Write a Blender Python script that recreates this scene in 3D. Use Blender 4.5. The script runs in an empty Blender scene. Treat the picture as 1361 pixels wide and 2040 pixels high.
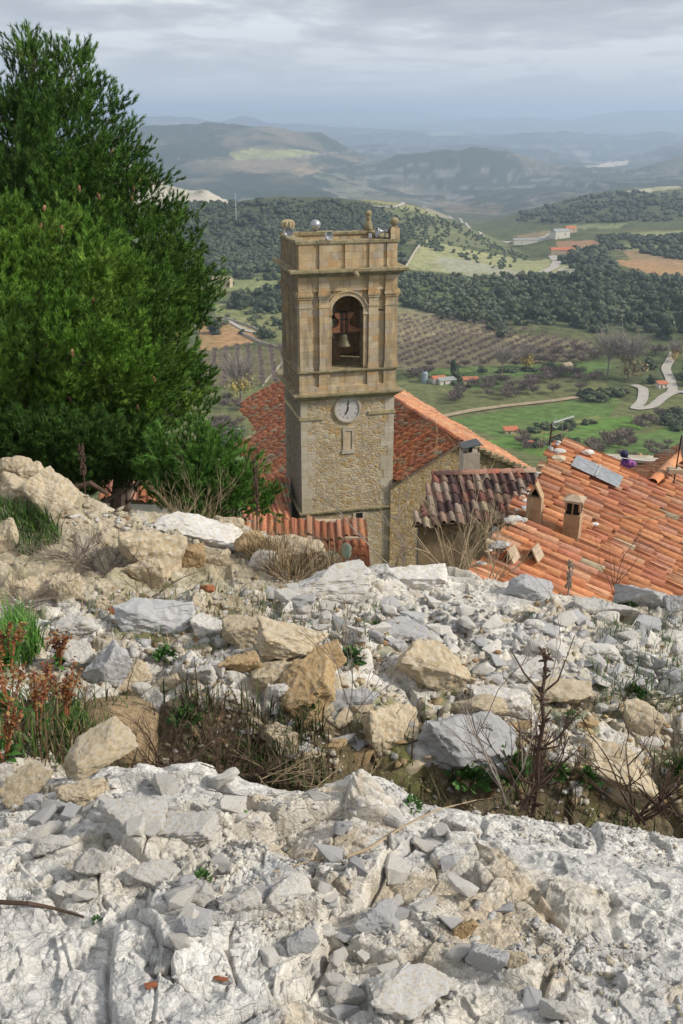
import bpy, bmesh, math, random
import numpy as np
from mathutils import Vector, Matrix
random.seed(7); rng = np.random.RandomState(11)
S = bpy.context.scene; COL = S.collection
# ---------------------------------------------------------------- camera
PITCH = math.radians(21.85); CP, SP = math.cos(PITCH), math.sin(PITCH)
F, CX, CY = 1983.33, 680.5, 1020.0
cd = bpy.data.cameras.new('camera'); cam = bpy.data.objects.new('camera', cd); COL.objects.link(cam)
cam.location = (0, 0, 0); cam.rotation_euler = (math.radians(90) - PITCH, 0, 0)
cd.sensor_fit = 'VERTICAL'; cd.sensor_height = 36; cd.sensor_width = 24; cd.lens = 35
cd.clip_start = 0.05; cd.clip_end = 120000
S.camera = cam
# ---------------------------------------------------------------- light
SUN_EL, SUN_AZ = 36.0, 102.0          # azimuth clockwise from +Y (view direction)
SUN_STR, SUN_ANG, SKY_STR, EXPOSURE = 3.7, 8.0, 0.135, 0.10
S.view_settings.view_transform = 'Standard'; S.view_settings.look = 'None'
S.view_settings.gamma = 1.0; S.view_settings.exposure = EXPOSURE; S.view_settings.use_curve_mapping = False
S.render.engine = 'CYCLES'
S.cycles.max_bounces = 5; S.cycles.diffuse_bounces = 3; S.cycles.volume_bounces = 1
S.cycles.transparent_max_bounces = 6
ld = bpy.data.lights.new('sun', 'SUN'); ld.energy = SUN_STR; ld.angle = math.radians(SUN_ANG); ld.color = (1, 0.93, 0.82)
sun = bpy.data.objects.new('sun', ld); COL.objects.link(sun)
_e, _a = math.radians(SUN_EL), math.radians(SUN_AZ)
sdir = Vector((math.sin(_a) * math.cos(_e), math.cos(_a) * math.cos(_e), math.sin(_e)))
sun.rotation_euler = (-sdir).to_track_quat('-Z', 'Y').to_euler(); sun.location = sdir * 60

class G:
    """tiny node-graph helper"""
    def __init__(s, tree): s.t = tree; s.n = tree.nodes; s.l = tree.links
    def node(s, typ, **kw):
        n = s.n.new(typ)
        for k, v in kw.items(): setattr(n, k, v)
        return n
    def put(s, sock, v):
        if isinstance(v, bpy.types.NodeSocket): s.l.new(v, sock)
        elif v is not None:
            if isinstance(v, (tuple, list)) and len(v) == 3 and sock.type == 'RGBA': v = (*v, 1)
            sock.default_value = v
    def math(s, op, a, b=None, clamp=False):
        n = s.node('ShaderNodeMath', operation=op, use_clamp=clamp); s.put(n.inputs[0], a)
        if b is not None: s.put(n.inputs[1], b)
        return n.outputs[0]
    def mix(s, f, a, b, bt='MIX'):
        n = s.node('ShaderNodeMix', data_type='RGBA', blend_type=bt)
        s.put(n.inputs[0], f); s.put(n.inputs[6], a); s.put(n.inputs[7], b); return n.outputs[2]
    def noise(s, vec, scale, detail=4, rough=.55, out=0, dist=0.0):
        n = s.node('ShaderNodeTexNoise'); s.put(n.inputs['Vector'], vec)
        n.inputs['Scale'].default_value = scale; n.inputs['Detail'].default_value = detail
        n.inputs['Roughness'].default_value = rough; n.inputs['Distortion'].default_value = dist
        return n.outputs[out]
    def voro(s, vec, scale, feature='F1', out=0, rnd=1.0):
        n = s.node('ShaderNodeTexVoronoi', feature=feature); s.put(n.inputs['Vector'], vec)
        n.inputs['Scale'].default_value = scale; n.inputs['Randomness'].default_value = rnd
        return n.outputs[out]
    def ramp(s, f, stops, interp='LINEAR'):
        n = s.node('ShaderNodeValToRGB'); n.color_ramp.interpolation = interp
        cr = n.color_ramp
        while len(cr.elements) < len(stops): cr.elements.new(0.5)
        for e, (p, c) in zip(cr.elements, stops):
            e.position = p; e.color = (*c, 1) if len(c) == 3 else c
        s.put(n.inputs[0], f); return n.outputs[0]
    def rng(s, f, a, b, c=0.0, d=1.0):
        n = s.node('ShaderNodeMapRange'); s.put(n.inputs[0], f)
        for i, v in zip((1, 2, 3, 4), (a, b, c, d)): n.inputs[i].default_value = v
        return n.outputs[0]
    def mapping(s, vec, scale=(1, 1, 1), rot=(0, 0, 0), loc=(0, 0, 0)):
        n = s.node('ShaderNodeMapping'); s.put(n.inputs[0], vec)
        n.inputs[1].default_value = loc; n.inputs[2].default_value = rot; n.inputs[3].default_value = scale
        return n.outputs[0]
    def bump(s, h, strength=.5, dist=.02, normal=None):
        n = s.node('ShaderNodeBump'); n.inputs['Strength'].default_value = strength
        n.inputs['Distance'].default_value = dist; s.put(n.inputs['Height'], h)
        if normal is not None: s.put(n.inputs['Normal'], normal)
        return n.outputs[0]

# world: Nishita sky veiled by layered grey cloud
w = bpy.data.worlds.new('World'); S.world = w; w.use_nodes = True
g = G(w.node_tree); bg = g.n['Background']
sky = g.node('ShaderNodeTexSky', sky_type='NISHITA'); sky.sun_disc = False
sky.sun_elevation = _e; sky.sun_rotation = _a; sky.altitude = 1100; sky.dust_density = 2.0
tc = g.node('ShaderNodeTexCoord').outputs['Generated']
sep = g.node('ShaderNodeSeparateXYZ'); g.put(sep.inputs[0], tc)
zc = g.math('MAXIMUM', sep.outputs[2], 0.0)
den = g.math('ADD', zc, 0.085)
cmb = g.node('ShaderNodeCombineXYZ')
g.put(cmb.inputs[0], g.math('DIVIDE', sep.outputs[0], den)); g.put(cmb.inputs[1], g.math('DIVIDE', sep.outputs[1], den))
cv = g.mapping(cmb.outputs[0], scale=(1, .75, 1), loc=(3.1, 1.7, 0))
n1 = g.noise(cv, 0.62, 6, .52, dist=.3); n2 = g.noise(cv, 1.9, 5, .55)
cl = g.math('ADD', g.math('MULTIPLY', n1, .62), g.math('MULTIPLY', n2, .38))
cloud = g.ramp(cl, [(.38, (2.5, 2.6, 2.85)), (.45, (3.4, 3.5, 3.75)), (.50, (4.9, 5.0, 5.1)), (.55, (7.4, 7.4, 7.3))])
hz = g.rng(zc, 0.0, 0.16, 1.0, 0.0)
horiz = g.mix(hz, cloud, (4.1, 4.5, 5.1))
skyc = g.mix(.93, sky.outputs[0], horiz)
g.put(bg.inputs[0], skyc); bg.inputs[1].default_value = SKY_STR

# ---------------------------------------------------------------- projection helpers
def ray(px, py):
    px = np.asarray(px, float); py = np.asarray(py, float)
    t = -(py - CY) / F; s = (px - CX) / F; d = CP + t * SP
    return s / d, (-SP + t * CP) / d
def at(px, py, Y):
    a, r = ray(px, py); return Vector((float(a) * Y, Y, float(r) * Y))
def proj(x, y, z):
    d = y * CP - z * SP; v = y * SP + z * CP
    return CX + F * x / d, CY - F * v / d
def on_plane(px, py, O, n):
    a, r = ray(px, py); d = Vector((float(a), 1, float(r))); k = O.dot(n) / d.dot(n); return d * k
# ---------------------------------------------------------------- object helpers
def tag(o, label=None, cat=None, group=None, kind=None):
    if label: o['label'] = label
    if cat: o['category'] = cat
    if group: o['group'] = group
    if kind: o['kind'] = kind
    return o
def thing(name, loc, rz, label, cat, group=None):
    o = bpy.data.objects.new(name, None); COL.objects.link(o); o.location = loc; o.rotation_euler = (0, 0, rz)
    o.empty_display_size = .3
    return tag(o, label, cat, group)
def link(name, me, mat=None, parent=None, smooth=False):
    o = bpy.data.objects.new(name, me); COL.objects.link(o)
    if mat is not None and not me.materials: me.materials.append(mat)
    if parent is not None: o.parent = parent
    if smooth: me.shade_smooth()
    return o
def npmesh(name, V, Fc, attrs=None, smooth=False):
    """V (n,3); Fc (m,k) constant polygon size"""
    V = np.asarray(V, np.float32); Fc = np.asarray(Fc, np.int32); k = Fc.shape[1]
    me = bpy.data.meshes.new(name)
    me.vertices.add(len(V)); me.vertices.foreach_set('co', V.ravel())
    me.loops.add(Fc.size); me.loops.foreach_set('vertex_index', Fc.ravel())
    me.polygons.add(len(Fc)); me.polygons.foreach_set('loop_start', np.arange(0, Fc.size, k, dtype=np.int32))
    me.update(calc_edges=True)
    if attrs is not None:
        at_ = me.color_attributes.new('Col', 'FLOAT_COLOR', 'POINT')
        c = np.ones((len(V), 4), np.float32); c[:, :3] = attrs; at_.data.foreach_set('color', c.ravel())
    if smooth: me.shade_smooth()
    me.validate(); return me
class MB:
    """collects boxes, prisms, lathes, tubes; build() links them as one mesh"""
    def __init__(s): s.v = []; s.f = []
    def add(s, vs, fs):
        o = len(s.v); s.v += [tuple(v) for v in vs]; s.f += [tuple(i + o for i in f) for f in fs]; return s
    def box(s, x0, x1, y0, y1, z0, z1, jit=0):
        vs = [(x, y, z) for z in (z0, z1) for y in (y0, y1) for x in (x0, x1)]
        if jit: vs = [tuple(c + random.uniform(-jit, jit) for c in v) for v in vs]
        return s.add(vs, [(0, 2, 3, 1), (4, 5, 7, 6), (0, 1, 5, 4), (2, 6, 7, 3), (0, 4, 6, 2), (1, 3, 7, 5)])
    def prism(s, pts, d):
        """pts: planar loop of Vectors, d: extrusion Vector"""
        n = len(pts); vs = [Vector(p) for p in pts] + [Vector(p) + d for p in pts]
        return s.add(vs, [tuple(range(n - 1, -1, -1)), tuple(range(n, 2 * n))] + [(i, (i + 1) % n, n + (i + 1) % n, n + i) for i in range(n)])
    def lathe(s, prof, c=(0, 0, 0), n=16, axis='Z'):
        vs = []; fs = []
        for r, z in prof:
            for i in range(n):
                a = 2 * math.pi * i / n
                p = (r * math.cos(a), r * math.sin(a), z)
                if axis == 'Y': p = (p[0], z, p[1])
                if axis == 'X': p = (z, p[0], p[1])
                vs.append((p[0] + c[0], p[1] + c[1], p[2] + c[2]))
        for k in range(len(prof) - 1):
            for i in range(n): fs.append((k * n + i, k * n + (i + 1) % n, (k + 1) * n + (i + 1) % n, (k + 1) * n + i))
        fs.append(tuple(range(n - 1, -1, -1))); fs.append(tuple((len(prof) - 1) * n + i for i in range(n)))
        return s.add(vs, fs)
    def tube(s, pts, r0, r1=None, n=5):
        r1 = r0 if r1 is None else r1; pts = [Vector(p) for p in pts]; vs = []; fs = []
        m = len(pts)
        for k, p in enumerate(pts):
            d = (pts[min(k + 1, m - 1)] - pts[max(k - 1, 0)]).normalized()
            u = d.cross(Vector((.31, .2, .93)))
            if u.length < .05: u = d.cross(Vector((1, 0, 0)))
            u.normalize(); v = d.cross(u); r = r0 + (r1 - r0) * k / max(1, m - 1)
            for i in range(n):
                a = 2 * math.pi * i / n; vs.append(p + u * (r * math.cos(a)) + v * (r * math.sin(a)))
        for k in range(m - 1):
            for i in range(n): fs.append((k * n + i, k * n + (i + 1) % n, (k + 1) * n + (i + 1) % n, (k + 1) * n + i))
        fs.append(tuple(range(n))); fs.append(tuple((m - 1) * n + i for i in range(n)))
        return s.add(vs, fs)
    def build(s, name, mat, parent=None, smooth=False):
        me = bpy.data.meshes.new(name); me.from_pydata([tuple(v) for v in s.v], [], s.f); me.update()
        bm = bmesh.new(); bm.from_mesh(me); bmesh.ops.recalc_face_normals(bm, faces=bm.faces); bm.to_mesh(me); bm.free()
        return link(name, me, mat, parent, smooth)
# ---------------------------------------------------------------- numpy noise
def hsh(ix, iy, seed):
    with np.errstate(over='ignore'):
        h = (ix.astype(np.int64) * 374761393 + iy.astype(np.int64) * 668265263 + seed * 974634777) & 0xffffffff
        h = ((h ^ (h >> 13)) * 1274126177) & 0xffffffff
        h = ((h ^ (h >> 16)) * 2246822519) & 0xffffffff
        h = h ^ (h >> 15)
    return (h & 0xffffff).astype(np.float64) / 0xffffff
def vnoise(x, y, seed=0):
    ix = np.floor(x); iy = np.floor(y); fx = x - ix; fy = y - iy
    fx = fx * fx * (3 - 2 * fx); fy = fy * fy * (3 - 2 * fy)
    a = hsh(ix, iy, seed); b = hsh(ix + 1, iy, seed); c = hsh(ix, iy + 1, seed); d = hsh(ix + 1, iy + 1, seed)
    return (a * (1 - fx) + b * fx) * (1 - fy) + (c * (1 - fx) + d * fx) * fy
def fbm(x, y, oct=5, seed=0, gain=.5):
    s = 0; amp = 1; tot = 0
    for i in range(oct):
        s = s + amp * vnoise(x * 2 ** i + 17.3 * i, y * 2 ** i - 9.1 * i, seed + i); tot += amp; amp *= gain
    return s / tot
def worley(x, y, seed):
    """F1, F2, cell id hash seeds, offset from cell centre"""
    ix = np.floor(x); iy = np.floor(y)
    f1 = np.full(x.shape, 9.); f2 = np.full(x.shape, 9.)
    cx = np.zeros(x.shape); cy = np.zeros(x.shape); dx = np.zeros(x.shape); dy = np.zeros(x.shape)
    for i in (-1, 0, 1):
        for j in (-1, 0, 1):
            gx = ix + i; gy = iy + j
            ox = gx + hsh(gx, gy, seed) * .9 + .05 - x; oy = gy + hsh(gx, gy, seed + 1) * .9 + .05 - y
            d = np.sqrt(ox * ox + oy * oy); m = d < f1
            f2 = np.where(m, f1, np.minimum(f2, d)); f1 = np.where(m, d, f1)
            cx = np.where(m, gx, cx); cy = np.where(m, gy, cy); dx = np.where(m, -ox, dx); dy = np.where(m, -oy, dy)
    return f1, f2, cx, cy, dx, dy
def sst(x, a, b):
    t = np.clip((x - a) / (b - a), 0, 1); return t * t * (3 - 2 * t)
# ---------------------------------------------------------------- materials
def new_mat(name, rough=.85, spec=.3):
    m = bpy.data.materials.new(name); m.use_nodes = True; g = G(m.node_tree)
    b = g.n['Principled BSDF']; b.inputs['Roughness'].default_value = rough
    b.inputs['Specular IOR Level'].default_value = spec
    return m, g, b
def simple(name, col, rough=.8, metal=0, var=.25, scale=6, bump=.15, spec=.3):
    m, g, b = new_mat(name, rough, spec); tc = g.node('ShaderNodeTexCoord').outputs['Object']
    n = g.noise(tc, scale, 5, .6)
    c2 = tuple(max(0, c * (1 - var)) for c in col); c3 = tuple(min(1, c * (1 + var)) for c in col)
    g.put(b.inputs['Base Color'], g.ramp(n, [(.3, c2), (.7, c3)])); b.inputs['Metallic'].default_value = metal
    if bump: g.put(b.inputs['Normal'], g.bump(g.noise(tc, scale * 4, 4, .6), bump, .02))
    return m
def attr_mat(name, rough=.85, nscale=20, var=.3, bump=.3, bdist=.01, coord='Object', spec=.25, transl=0):
    m, g, b = new_mat(name, rough, spec)
    a = g.node('ShaderNodeVertexColor', layer_name='Col').outputs[0]
    tc = g.node('ShaderNodeTexCoord').outputs[coord]
    n = g.noise(tc, nscale, 6, .65)
    f = g.rng(n, .25, .75, 1 - var, 1 + var)
    mm = g.node('ShaderNodeVectorMath', operation='SCALE'); g.put(mm.inputs[0], a); g.put(mm.inputs['Scale'], f)
    g.put(b.inputs['Base Color'], mm.outputs[0])
    if bump: g.put(b.inputs['Normal'], g.bump(g.noise(tc, nscale * 2.5, 6, .7), bump, bdist))
    return m
def rock_mat(name, base, tan, stain, dark=(.2, .17, .13), scale=1.0, amt=.5):
    m, g, b = new_mat(name, .9, .2); tcn = g.node('ShaderNodeTexCoord').outputs['Object']
    oi = g.node('ShaderNodeObjectInfo'); tc = g.node('ShaderNodeVectorMath', operation='ADD')
    g.put(tc.inputs[0], tcn); k = g.node('ShaderNodeVectorMath', operation='SCALE'); g.put(k.inputs[0], (1., 1., 1.))
    g.put(k.inputs['Scale'], g.math('MULTIPLY', oi.outputs['Random'], 40)); g.put(tc.inputs[1], k.outputs[0]); tc = tc.outputs[0]
    n1 = g.noise(tc, 2.2 * scale, 6, .6); n2 = g.noise(tc, 7 * scale, 6, .7); n3 = g.noise(tc, 30 * scale, 4, .7)
    c = g.mix(g.rng(n1, .62 - amt * .3, .68 - amt * .1), base, tan)
    c = g.mix(g.rng(n2, .62, .74), c, stain); c = g.mix(g.math('MULTIPLY', g.rng(n3, .6, .75), .35), c, dark)
    v = g.rng(oi.outputs['Random'], 0, 1, .82, 1.1)
    mm = g.node('ShaderNodeVectorMath', operation='SCALE'); g.put(mm.inputs[0], c); g.put(mm.inputs['Scale'], v)
    g.put(b.inputs['Base Color'], mm.outputs[0])
    h = g.math('ADD', g.math('MULTIPLY', n2, 1.0), g.math('MULTIPLY', n3, .35))
    g.put(b.inputs['Normal'], g.bump(h, .7, .010))
    return m
def masonry(name, tones, sx, sz, mortar=(.30, .25, .17), edge=.05, grime=.35, rubble=True, lichen=(.13, .13, .06), dark_left=False):
    """stone wall: x+y run along the wall, z up, in object space"""
    m, g, b = new_mat(name, .92, .15); tc = g.node('ShaderNodeTexCoord').outputs['Object']
    sep = g.node('ShaderNodeSeparateXYZ'); g.put(sep.inputs[0], tc)
    cmb = g.node('ShaderNodeCombineXYZ'); g.put(cmb.inputs[0], g.math('ADD', sep.outputs[0], sep.outputs[1])); g.put(cmb.inputs[1], sep.outputs[2])
    wv = g.noise(tc, 1.5, 3, .5, out=1)
    ad = g.node('ShaderNodeVectorMath', operation='MULTIPLY_ADD'); g.put(ad.inputs[0], wv); g.put(ad.inputs[1], (.25, .25, .25) if rubble else (.03, .03, .03)); g.put(ad.inputs[2], cmb.outputs[0])
    if rubble:
        mv = g.mapping(ad.outputs[0], scale=(sx, sz, 1)); mv2 = g.mapping(mv, scale=(.5, .55, 1), loc=(4, 2, 0))
        bl = g.rng(g.noise(tc, 1.1, 2), .45, .55)
        cellc = g.mix(bl, g.voro(mv, 1, out=1), g.voro(mv2, 1, out=1)); ed = g.voro(mv, 1, 'DISTANCE_TO_EDGE'); ed2 = g.voro(mv2, 1, 'DISTANCE_TO_EDGE')
        ed = g.mix(bl, ed, ed2)
        sc = g.node('ShaderNodeSeparateColor'); g.put(sc.inputs[0], cellc); cell = sc.outputs[0]; mo = g.rng(ed, .0, edge * 1.6, 1, 0)
        hh = g.rng(ed, 0, .22)
    else:
        bt = g.node('ShaderNodeTexBrick'); g.put(bt.inputs['Vector'], ad.outputs[0])
        bt.inputs['Color1'].default_value = (0, 0, 0, 1); bt.inputs['Color2'].default_value = (1, 1, 1, 1); bt.inputs['Mortar'].default_value = (.5, .5, .5, 1)
        bt.inputs['Scale'].default_value = 1; bt.inputs['Brick Width'].default_value = 1 / sx; bt.inputs['Row Height'].default_value = 1 / sz
        bt.inputs['Mortar Size'].default_value = edge; bt.inputs['Mortar Smooth'].default_value = .4; bt.offset = .4; bt.squash = .7; bt.squash_frequency = 3
        sc = g.node('ShaderNodeSeparateColor'); g.put(sc.inputs[0], bt.outputs[0]); cell = sc.outputs[0]; mo = bt.outputs['Fac']
        hh = g.math('SUBTRACT', 1.0, mo)
    k = len(tones); c = g.ramp(cell, [((i + .02) / k, t) for i, t in enumerate(tones)], 'CONSTANT' if rubble else 'LINEAR')
    n2 = g.noise(tc, 5, 6, .7); n3 = g.noise(tc, 1.3, 5, .65)
    c = g.mix(g.math('MULTIPLY', g.rng(n2, .4, .75), .45), c, (.62, .46, .26), 'MULTIPLY')
    c = g.mix(g.math('MULTIPLY', mo, .75), c, mortar)
    c = g.mix(g.math('MULTIPLY', g.rng(n3, .52, .75), grime), c, lichen)
    stv = g.noise(g.mapping(tc, scale=(2.2, 2.2, .22)), 1.6, 5, .65)
    c = g.mix(g.math('MULTIPLY', g.rng(stv, .50, .68), min(1, grime * 1.15)), c, (.15, .115, .075))
    if dark_left:  # darker tone on faces turned to the object's left, broken up by noise
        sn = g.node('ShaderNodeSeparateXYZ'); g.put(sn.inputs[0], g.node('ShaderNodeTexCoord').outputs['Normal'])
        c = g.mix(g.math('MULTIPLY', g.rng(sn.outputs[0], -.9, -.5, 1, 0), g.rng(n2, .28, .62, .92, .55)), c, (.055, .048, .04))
    g.put(b.inputs['Base Color'], c)
    h = g.math('ADD', hh, g.math('MULTIPLY', n2, .8)); g.put(b.inputs['Normal'], g.bump(h, .55, .035))
    return m
M = {}
M['rubble'] = masonry('golden_rubble_stone', [(.50, .41, .28), (.43, .33, .21), (.55, .48, .36), (.46, .33, .17), (.44, .39, .32), (.57, .49, .35), (.40, .33, .24)], 5.4, 9.5, mortar=(.46, .38, .26), edge=.03, grime=.25, dark_left=True)
M['wallrub'] = masonry('nave_rubble_stone', [(.38, .29, .16), (.30, .22, .12), (.46, .38, .25), (.34, .22, .09), (.30, .26, .2), (.42, .32, .18)], 4.4, 7.4, mortar=(.27, .21, .13), edge=.05, grime=.35)
M['ashlar'] = masonry('golden_ashlar', [(.53, .39, .22), (.60, .47, .29), (.46, .34, .20), (.58, .49, .35), (.49, .33, .17), (.47, .40, .31)], 1.9, 2.9, mortar=(.33, .26, .16), edge=.010, grime=.5, rubble=False, dark_left=True)
M['trim'] = simple('weathered_moulding', (.38, .32, .19), .95, var=.45, scale=3, bump=.5)
M['quoin'] = masonry('pale_quoin', [(.52, .47, .38), (.46, .40, .30), (.55, .50, .42)], .4, 2.4, mortar=(.4, .34, .25), edge=.01, grime=.25, rubble=False, dark_left=True)
M['mossy'] = simple('mossy_ledge', (.26, .22, .13), 1.0, var=.5, scale=4, bump=.6)
M['tile'] = attr_mat('clay_tile', .85, 14, .28, .25, .01)
M['mortar'] = simple('roof_mortar', (.16, .11, .075), .95)
M['capmort'] = simple('ridge_mortar', (.42, .33, .24), .95, scale=10)
M['plaster'] = simple('grey_plaster', (.42, .37, .30), .95, var=.2, scale=5, bump=.3)
M['plaster2'] = simple('brown_plaster', (.38, .27, .17), .95, var=.3, scale=5, bump=.4)
M['dark'] = simple('dark_opening', (.012, .011, .01), .9, bump=0)
M['iron'] = simple('black_iron', (.03, .03, .035), .5, metal=.6, scale=20)
M['zinc'] = simple('galvanised_metal', (.42, .44, .46), .42, metal=.7, scale=9, bump=.05)
M['white'] = simple('white_paint', (.62, .63, .64), .5, var=.08, bump=.03)
M['clock'] = simple('clock_face', (.50, .48, .46), .6, var=.08, scale=12, bump=.03)
M['bronze'] = simple('bell_bronze', (.11, .095, .06), .55, metal=.4, scale=14)
M['wood'] = simple('reddish_oak', (.22, .10, .055), .7, var=.4, scale=12)
M['darkwood'] = simple('old_wood', (.10, .075, .055), .9, scale=12)
M['shedroof'] = simple('fibre_cement', (.30, .31, .30), .7, scale=3)
M['limewash'] = simple('white_render', (.66, .62, .55), .9, var=.12)
M['tan_render'] = simple('tan_render', (.50, .40, .28), .9, var=.2)
M['redroof'] = simple('red_tile_far', (.46, .16, .08), .9, var=.35, scale=3)
M['road'] = simple('pale_concrete_road', (.40, .37, .33), .95, var=.15, scale=.3, bump=0)
M['track'] = simple('dry_track', (.33, .26, .17), .95, var=.25, scale=.4, bump=0)
M['drywall'] = simple('dry_stone', (.40, .36, .29), .95, var=.4, scale=2)
M['limestone'] = rock_mat('white_limestone', (.66, .655, .64), (.58, .50, .38), (.40, .30, .17), scale=5)
M['cream'] = rock_mat('cream_limestone', (.60, .54, .43), (.52, .41, .26), (.40, .27, .13), scale=4, amt=.8)
M['ochre'] = rock_mat('ochre_stone', (.42, .29, .15), (.50, .40, .26), (.34, .17, .06), scale=4, amt=.5)
M['grey'] = rock_mat('grey_limestone', (.47, .47, .48), (.45, .43, .40), (.40, .33, .23), scale=5, amt=.3)
M['terra'] = rock_mat('terracotta_shard', (.42, .16, .08), (.36, .14, .07), (.4, .25, .15), scale=5)
def ground_mat():
    m, g, b = new_mat('limestone_ground', .93, .15); a = g.node('ShaderNodeVertexColor', layer_name='Col').outputs[0]
    tc = g.node('ShaderNodeTexCoord').outputs['Object']; wv = g.noise(tc, 9, 4, .6, out=1)
    ad = g.node('ShaderNodeVectorMath', operation='MULTIPLY_ADD'); g.put(ad.inputs[0], wv); g.put(ad.inputs[1], (.10, .10, .10)); g.put(ad.inputs[2], tc); tw = ad.outputs[0]
    n1 = g.noise(tc, 55, 6, .65); n2 = g.noise(tc, 160, 5, .7); n3 = g.noise(tc, 14, 5, .6)
    ed = g.voro(tw, 16, 'DISTANCE_TO_EDGE'); ed2 = g.voro(tw, 42, 'DISTANCE_TO_EDGE'); cc = g.node('ShaderNodeSeparateColor'); g.put(cc.inputs[0], g.voro(tw, 16, out=1)); c2 = g.node('ShaderNodeSeparateColor'); g.put(c2.inputs[0], g.voro(tw, 42, out=1))
    f = g.math('MULTIPLY', g.rng(n1, .25, .75, .74, 1.2), g.rng(n3, .3, .7, .86, 1.12)); f = g.math('MULTIPLY', f, g.rng(cc.outputs[0], 0, 1, .88, 1.08)); f = g.math('MULTIPLY', f, g.rng(c2.outputs[1], 0, 1, .9, 1.06))
    crk = g.math('MULTIPLY', g.rng(ed, 0, .025, .76, 1.0), g.rng(ed2, 0, .05, .88, 1.0)); f = g.math('MULTIPLY', f, crk); f = g.math('MULTIPLY', f, g.rng(n2, .30, .42, .7, 1.0))
    mm = g.node('ShaderNodeVectorMath', operation='SCALE'); g.put(mm.inputs[0], a); g.put(mm.inputs['Scale'], f); g.put(b.inputs['Base Color'], mm.outputs[0])
    h = g.math('ADD', g.math('MULTIPLY', g.rng(ed, 0, .05), .5), g.math('MULTIPLY', g.rng(ed2, 0, .08), .25)); h = g.math('ADD', h, g.math('MULTIPLY', cc.outputs[1], .8)); h = g.math('ADD', h, g.math('MULTIPLY', c2.outputs[0], .4))
    nb = g.bump(h, .55, .008); h2 = g.math('ADD', g.math('MULTIPLY', n1, 1.0), g.math('MULTIPLY', n2, .4)); g.put(b.inputs['Normal'], g.bump(h2, .8, .009, nb)); return m
M['ground'] = ground_mat()
M['terrain'] = attr_mat('landcover_and_sun', .97, .22, .5, .0, .5, 'Object', .05)
M['leafattr'] = attr_mat('foliage', .65, 3, .2, 0, spec=.25)
M['bark'] = simple('pine_bark', (.13, .10, .08), .95, var=.4, scale=14, bump=.5)
M['greybark'] = simple('grey_twig', (.24, .20, .17), .95, var=.3, scale=14, bump=0)
M['stalk'] = simple('dark_dry_stalk', (.085, .055, .04), .95, var=.4, scale=20, bump=.3)
M['straw'] = simple('dry_straw', (.36, .28, .18), .9, var=.3, scale=20, bump=0)
M['cone'] = simple('pine_cone_scales', (.34, .18, .10), .8, var=.4, scale=40, bump=.5)
M['cactus'] = simple('cactus_skin', (.22, .27, .21), .6, var=.25, scale=6)
M['sand'] = simple('ochre_sand', (.30, .22, .13), 1.0, var=.3, scale=25, bump=.5)
M['slate'] = simple('dark_slate', (.045, .05, .06), .35, scale=5)
# ================================================================ GROUND
def rows_to_table(rows, A):
    """rows: list of (Y, pts) ; pts [(px, py)] or ('z', [(px, z)]) -> arrays Y[k], Z[k, a]"""
    Ys = []; Zs = []
    for Y, kind, pts in rows:
        if kind == 'p':
            p = np.array(pts, float); a, r = ray(p[:, 0], p[:, 1]); Zs.append(np.interp(A, a, r * Y))
        else:
            p = np.array(pts, float); a = (p[:, 0] - CX) / F / 1.0; Zs.append(np.interp(A, a, p[:, 1]))
        Ys.append(Y)
    return np.array(Ys), np.array(Zs)
def smooth1(Z, axis, n):
    k = np.hanning(n + 2)[1:-1]; k /= k.sum(); pad = n // 2
    Zp = np.pad(Z, [(pad, pad) if i == axis else (0, 0) for i in range(2)], mode='edge')
    return np.apply_along_axis(lambda v: np.convolve(v, k, 'valid'), axis, Zp)
class Table:
    def __init__(s, rows, a0, a1, na, y0, y1, ny, sm, sa):
        s.A = np.linspace(a0, a1, na); s.L = np.linspace(math.log(y0), math.log(y1), ny)
        Yk, Zk = rows_to_table(rows, s.A)
        Z = np.empty((ny, na)); Yg = np.exp(s.L); Lk = np.log(Yk)
        for i in range(na): Z[:, i] = np.interp(s.L, Lk, Zk[:, i])
        Z = smooth1(Z, 0, sm); Z = smooth1(Z, 1, sa); s.Z = Z
    def __call__(s, a, Y):
        a = np.asarray(a, float); Y = np.asarray(Y, float)
        fa = np.clip((a - s.A[0]) / (s.A[1] - s.A[0]), 0, len(s.A) - 1.001); fl = np.clip((np.log(Y) - s.L[0]) / (s.L[1] - s.L[0]), 0, len(s.L) - 1.001)
        ia = fa.astype(int); il = fl.astype(int); fa = fa - ia; fl = fl - il
        return (s.Z[il, ia] * (1 - fa) + s.Z[il, ia + 1] * fa) * (1 - fl) + (s.Z[il + 1, ia] * (1 - fa) + s.Z[il + 1, ia + 1] * fa) * fl
def inpoly(px, py, poly):
    x, y = px, py; ins = np.zeros(np.shape(px), bool); n = len(poly)
    for i in range(n):
        x0, y0 = poly[i]; x1, y1 = poly[(i + 1) % n]
        c = ((y0 > y) != (y1 > y)) & (x < (x1 - x0) * (y - y0) / (y1 - y0 + 1e-9) + x0); ins ^= c
    return ins
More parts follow.
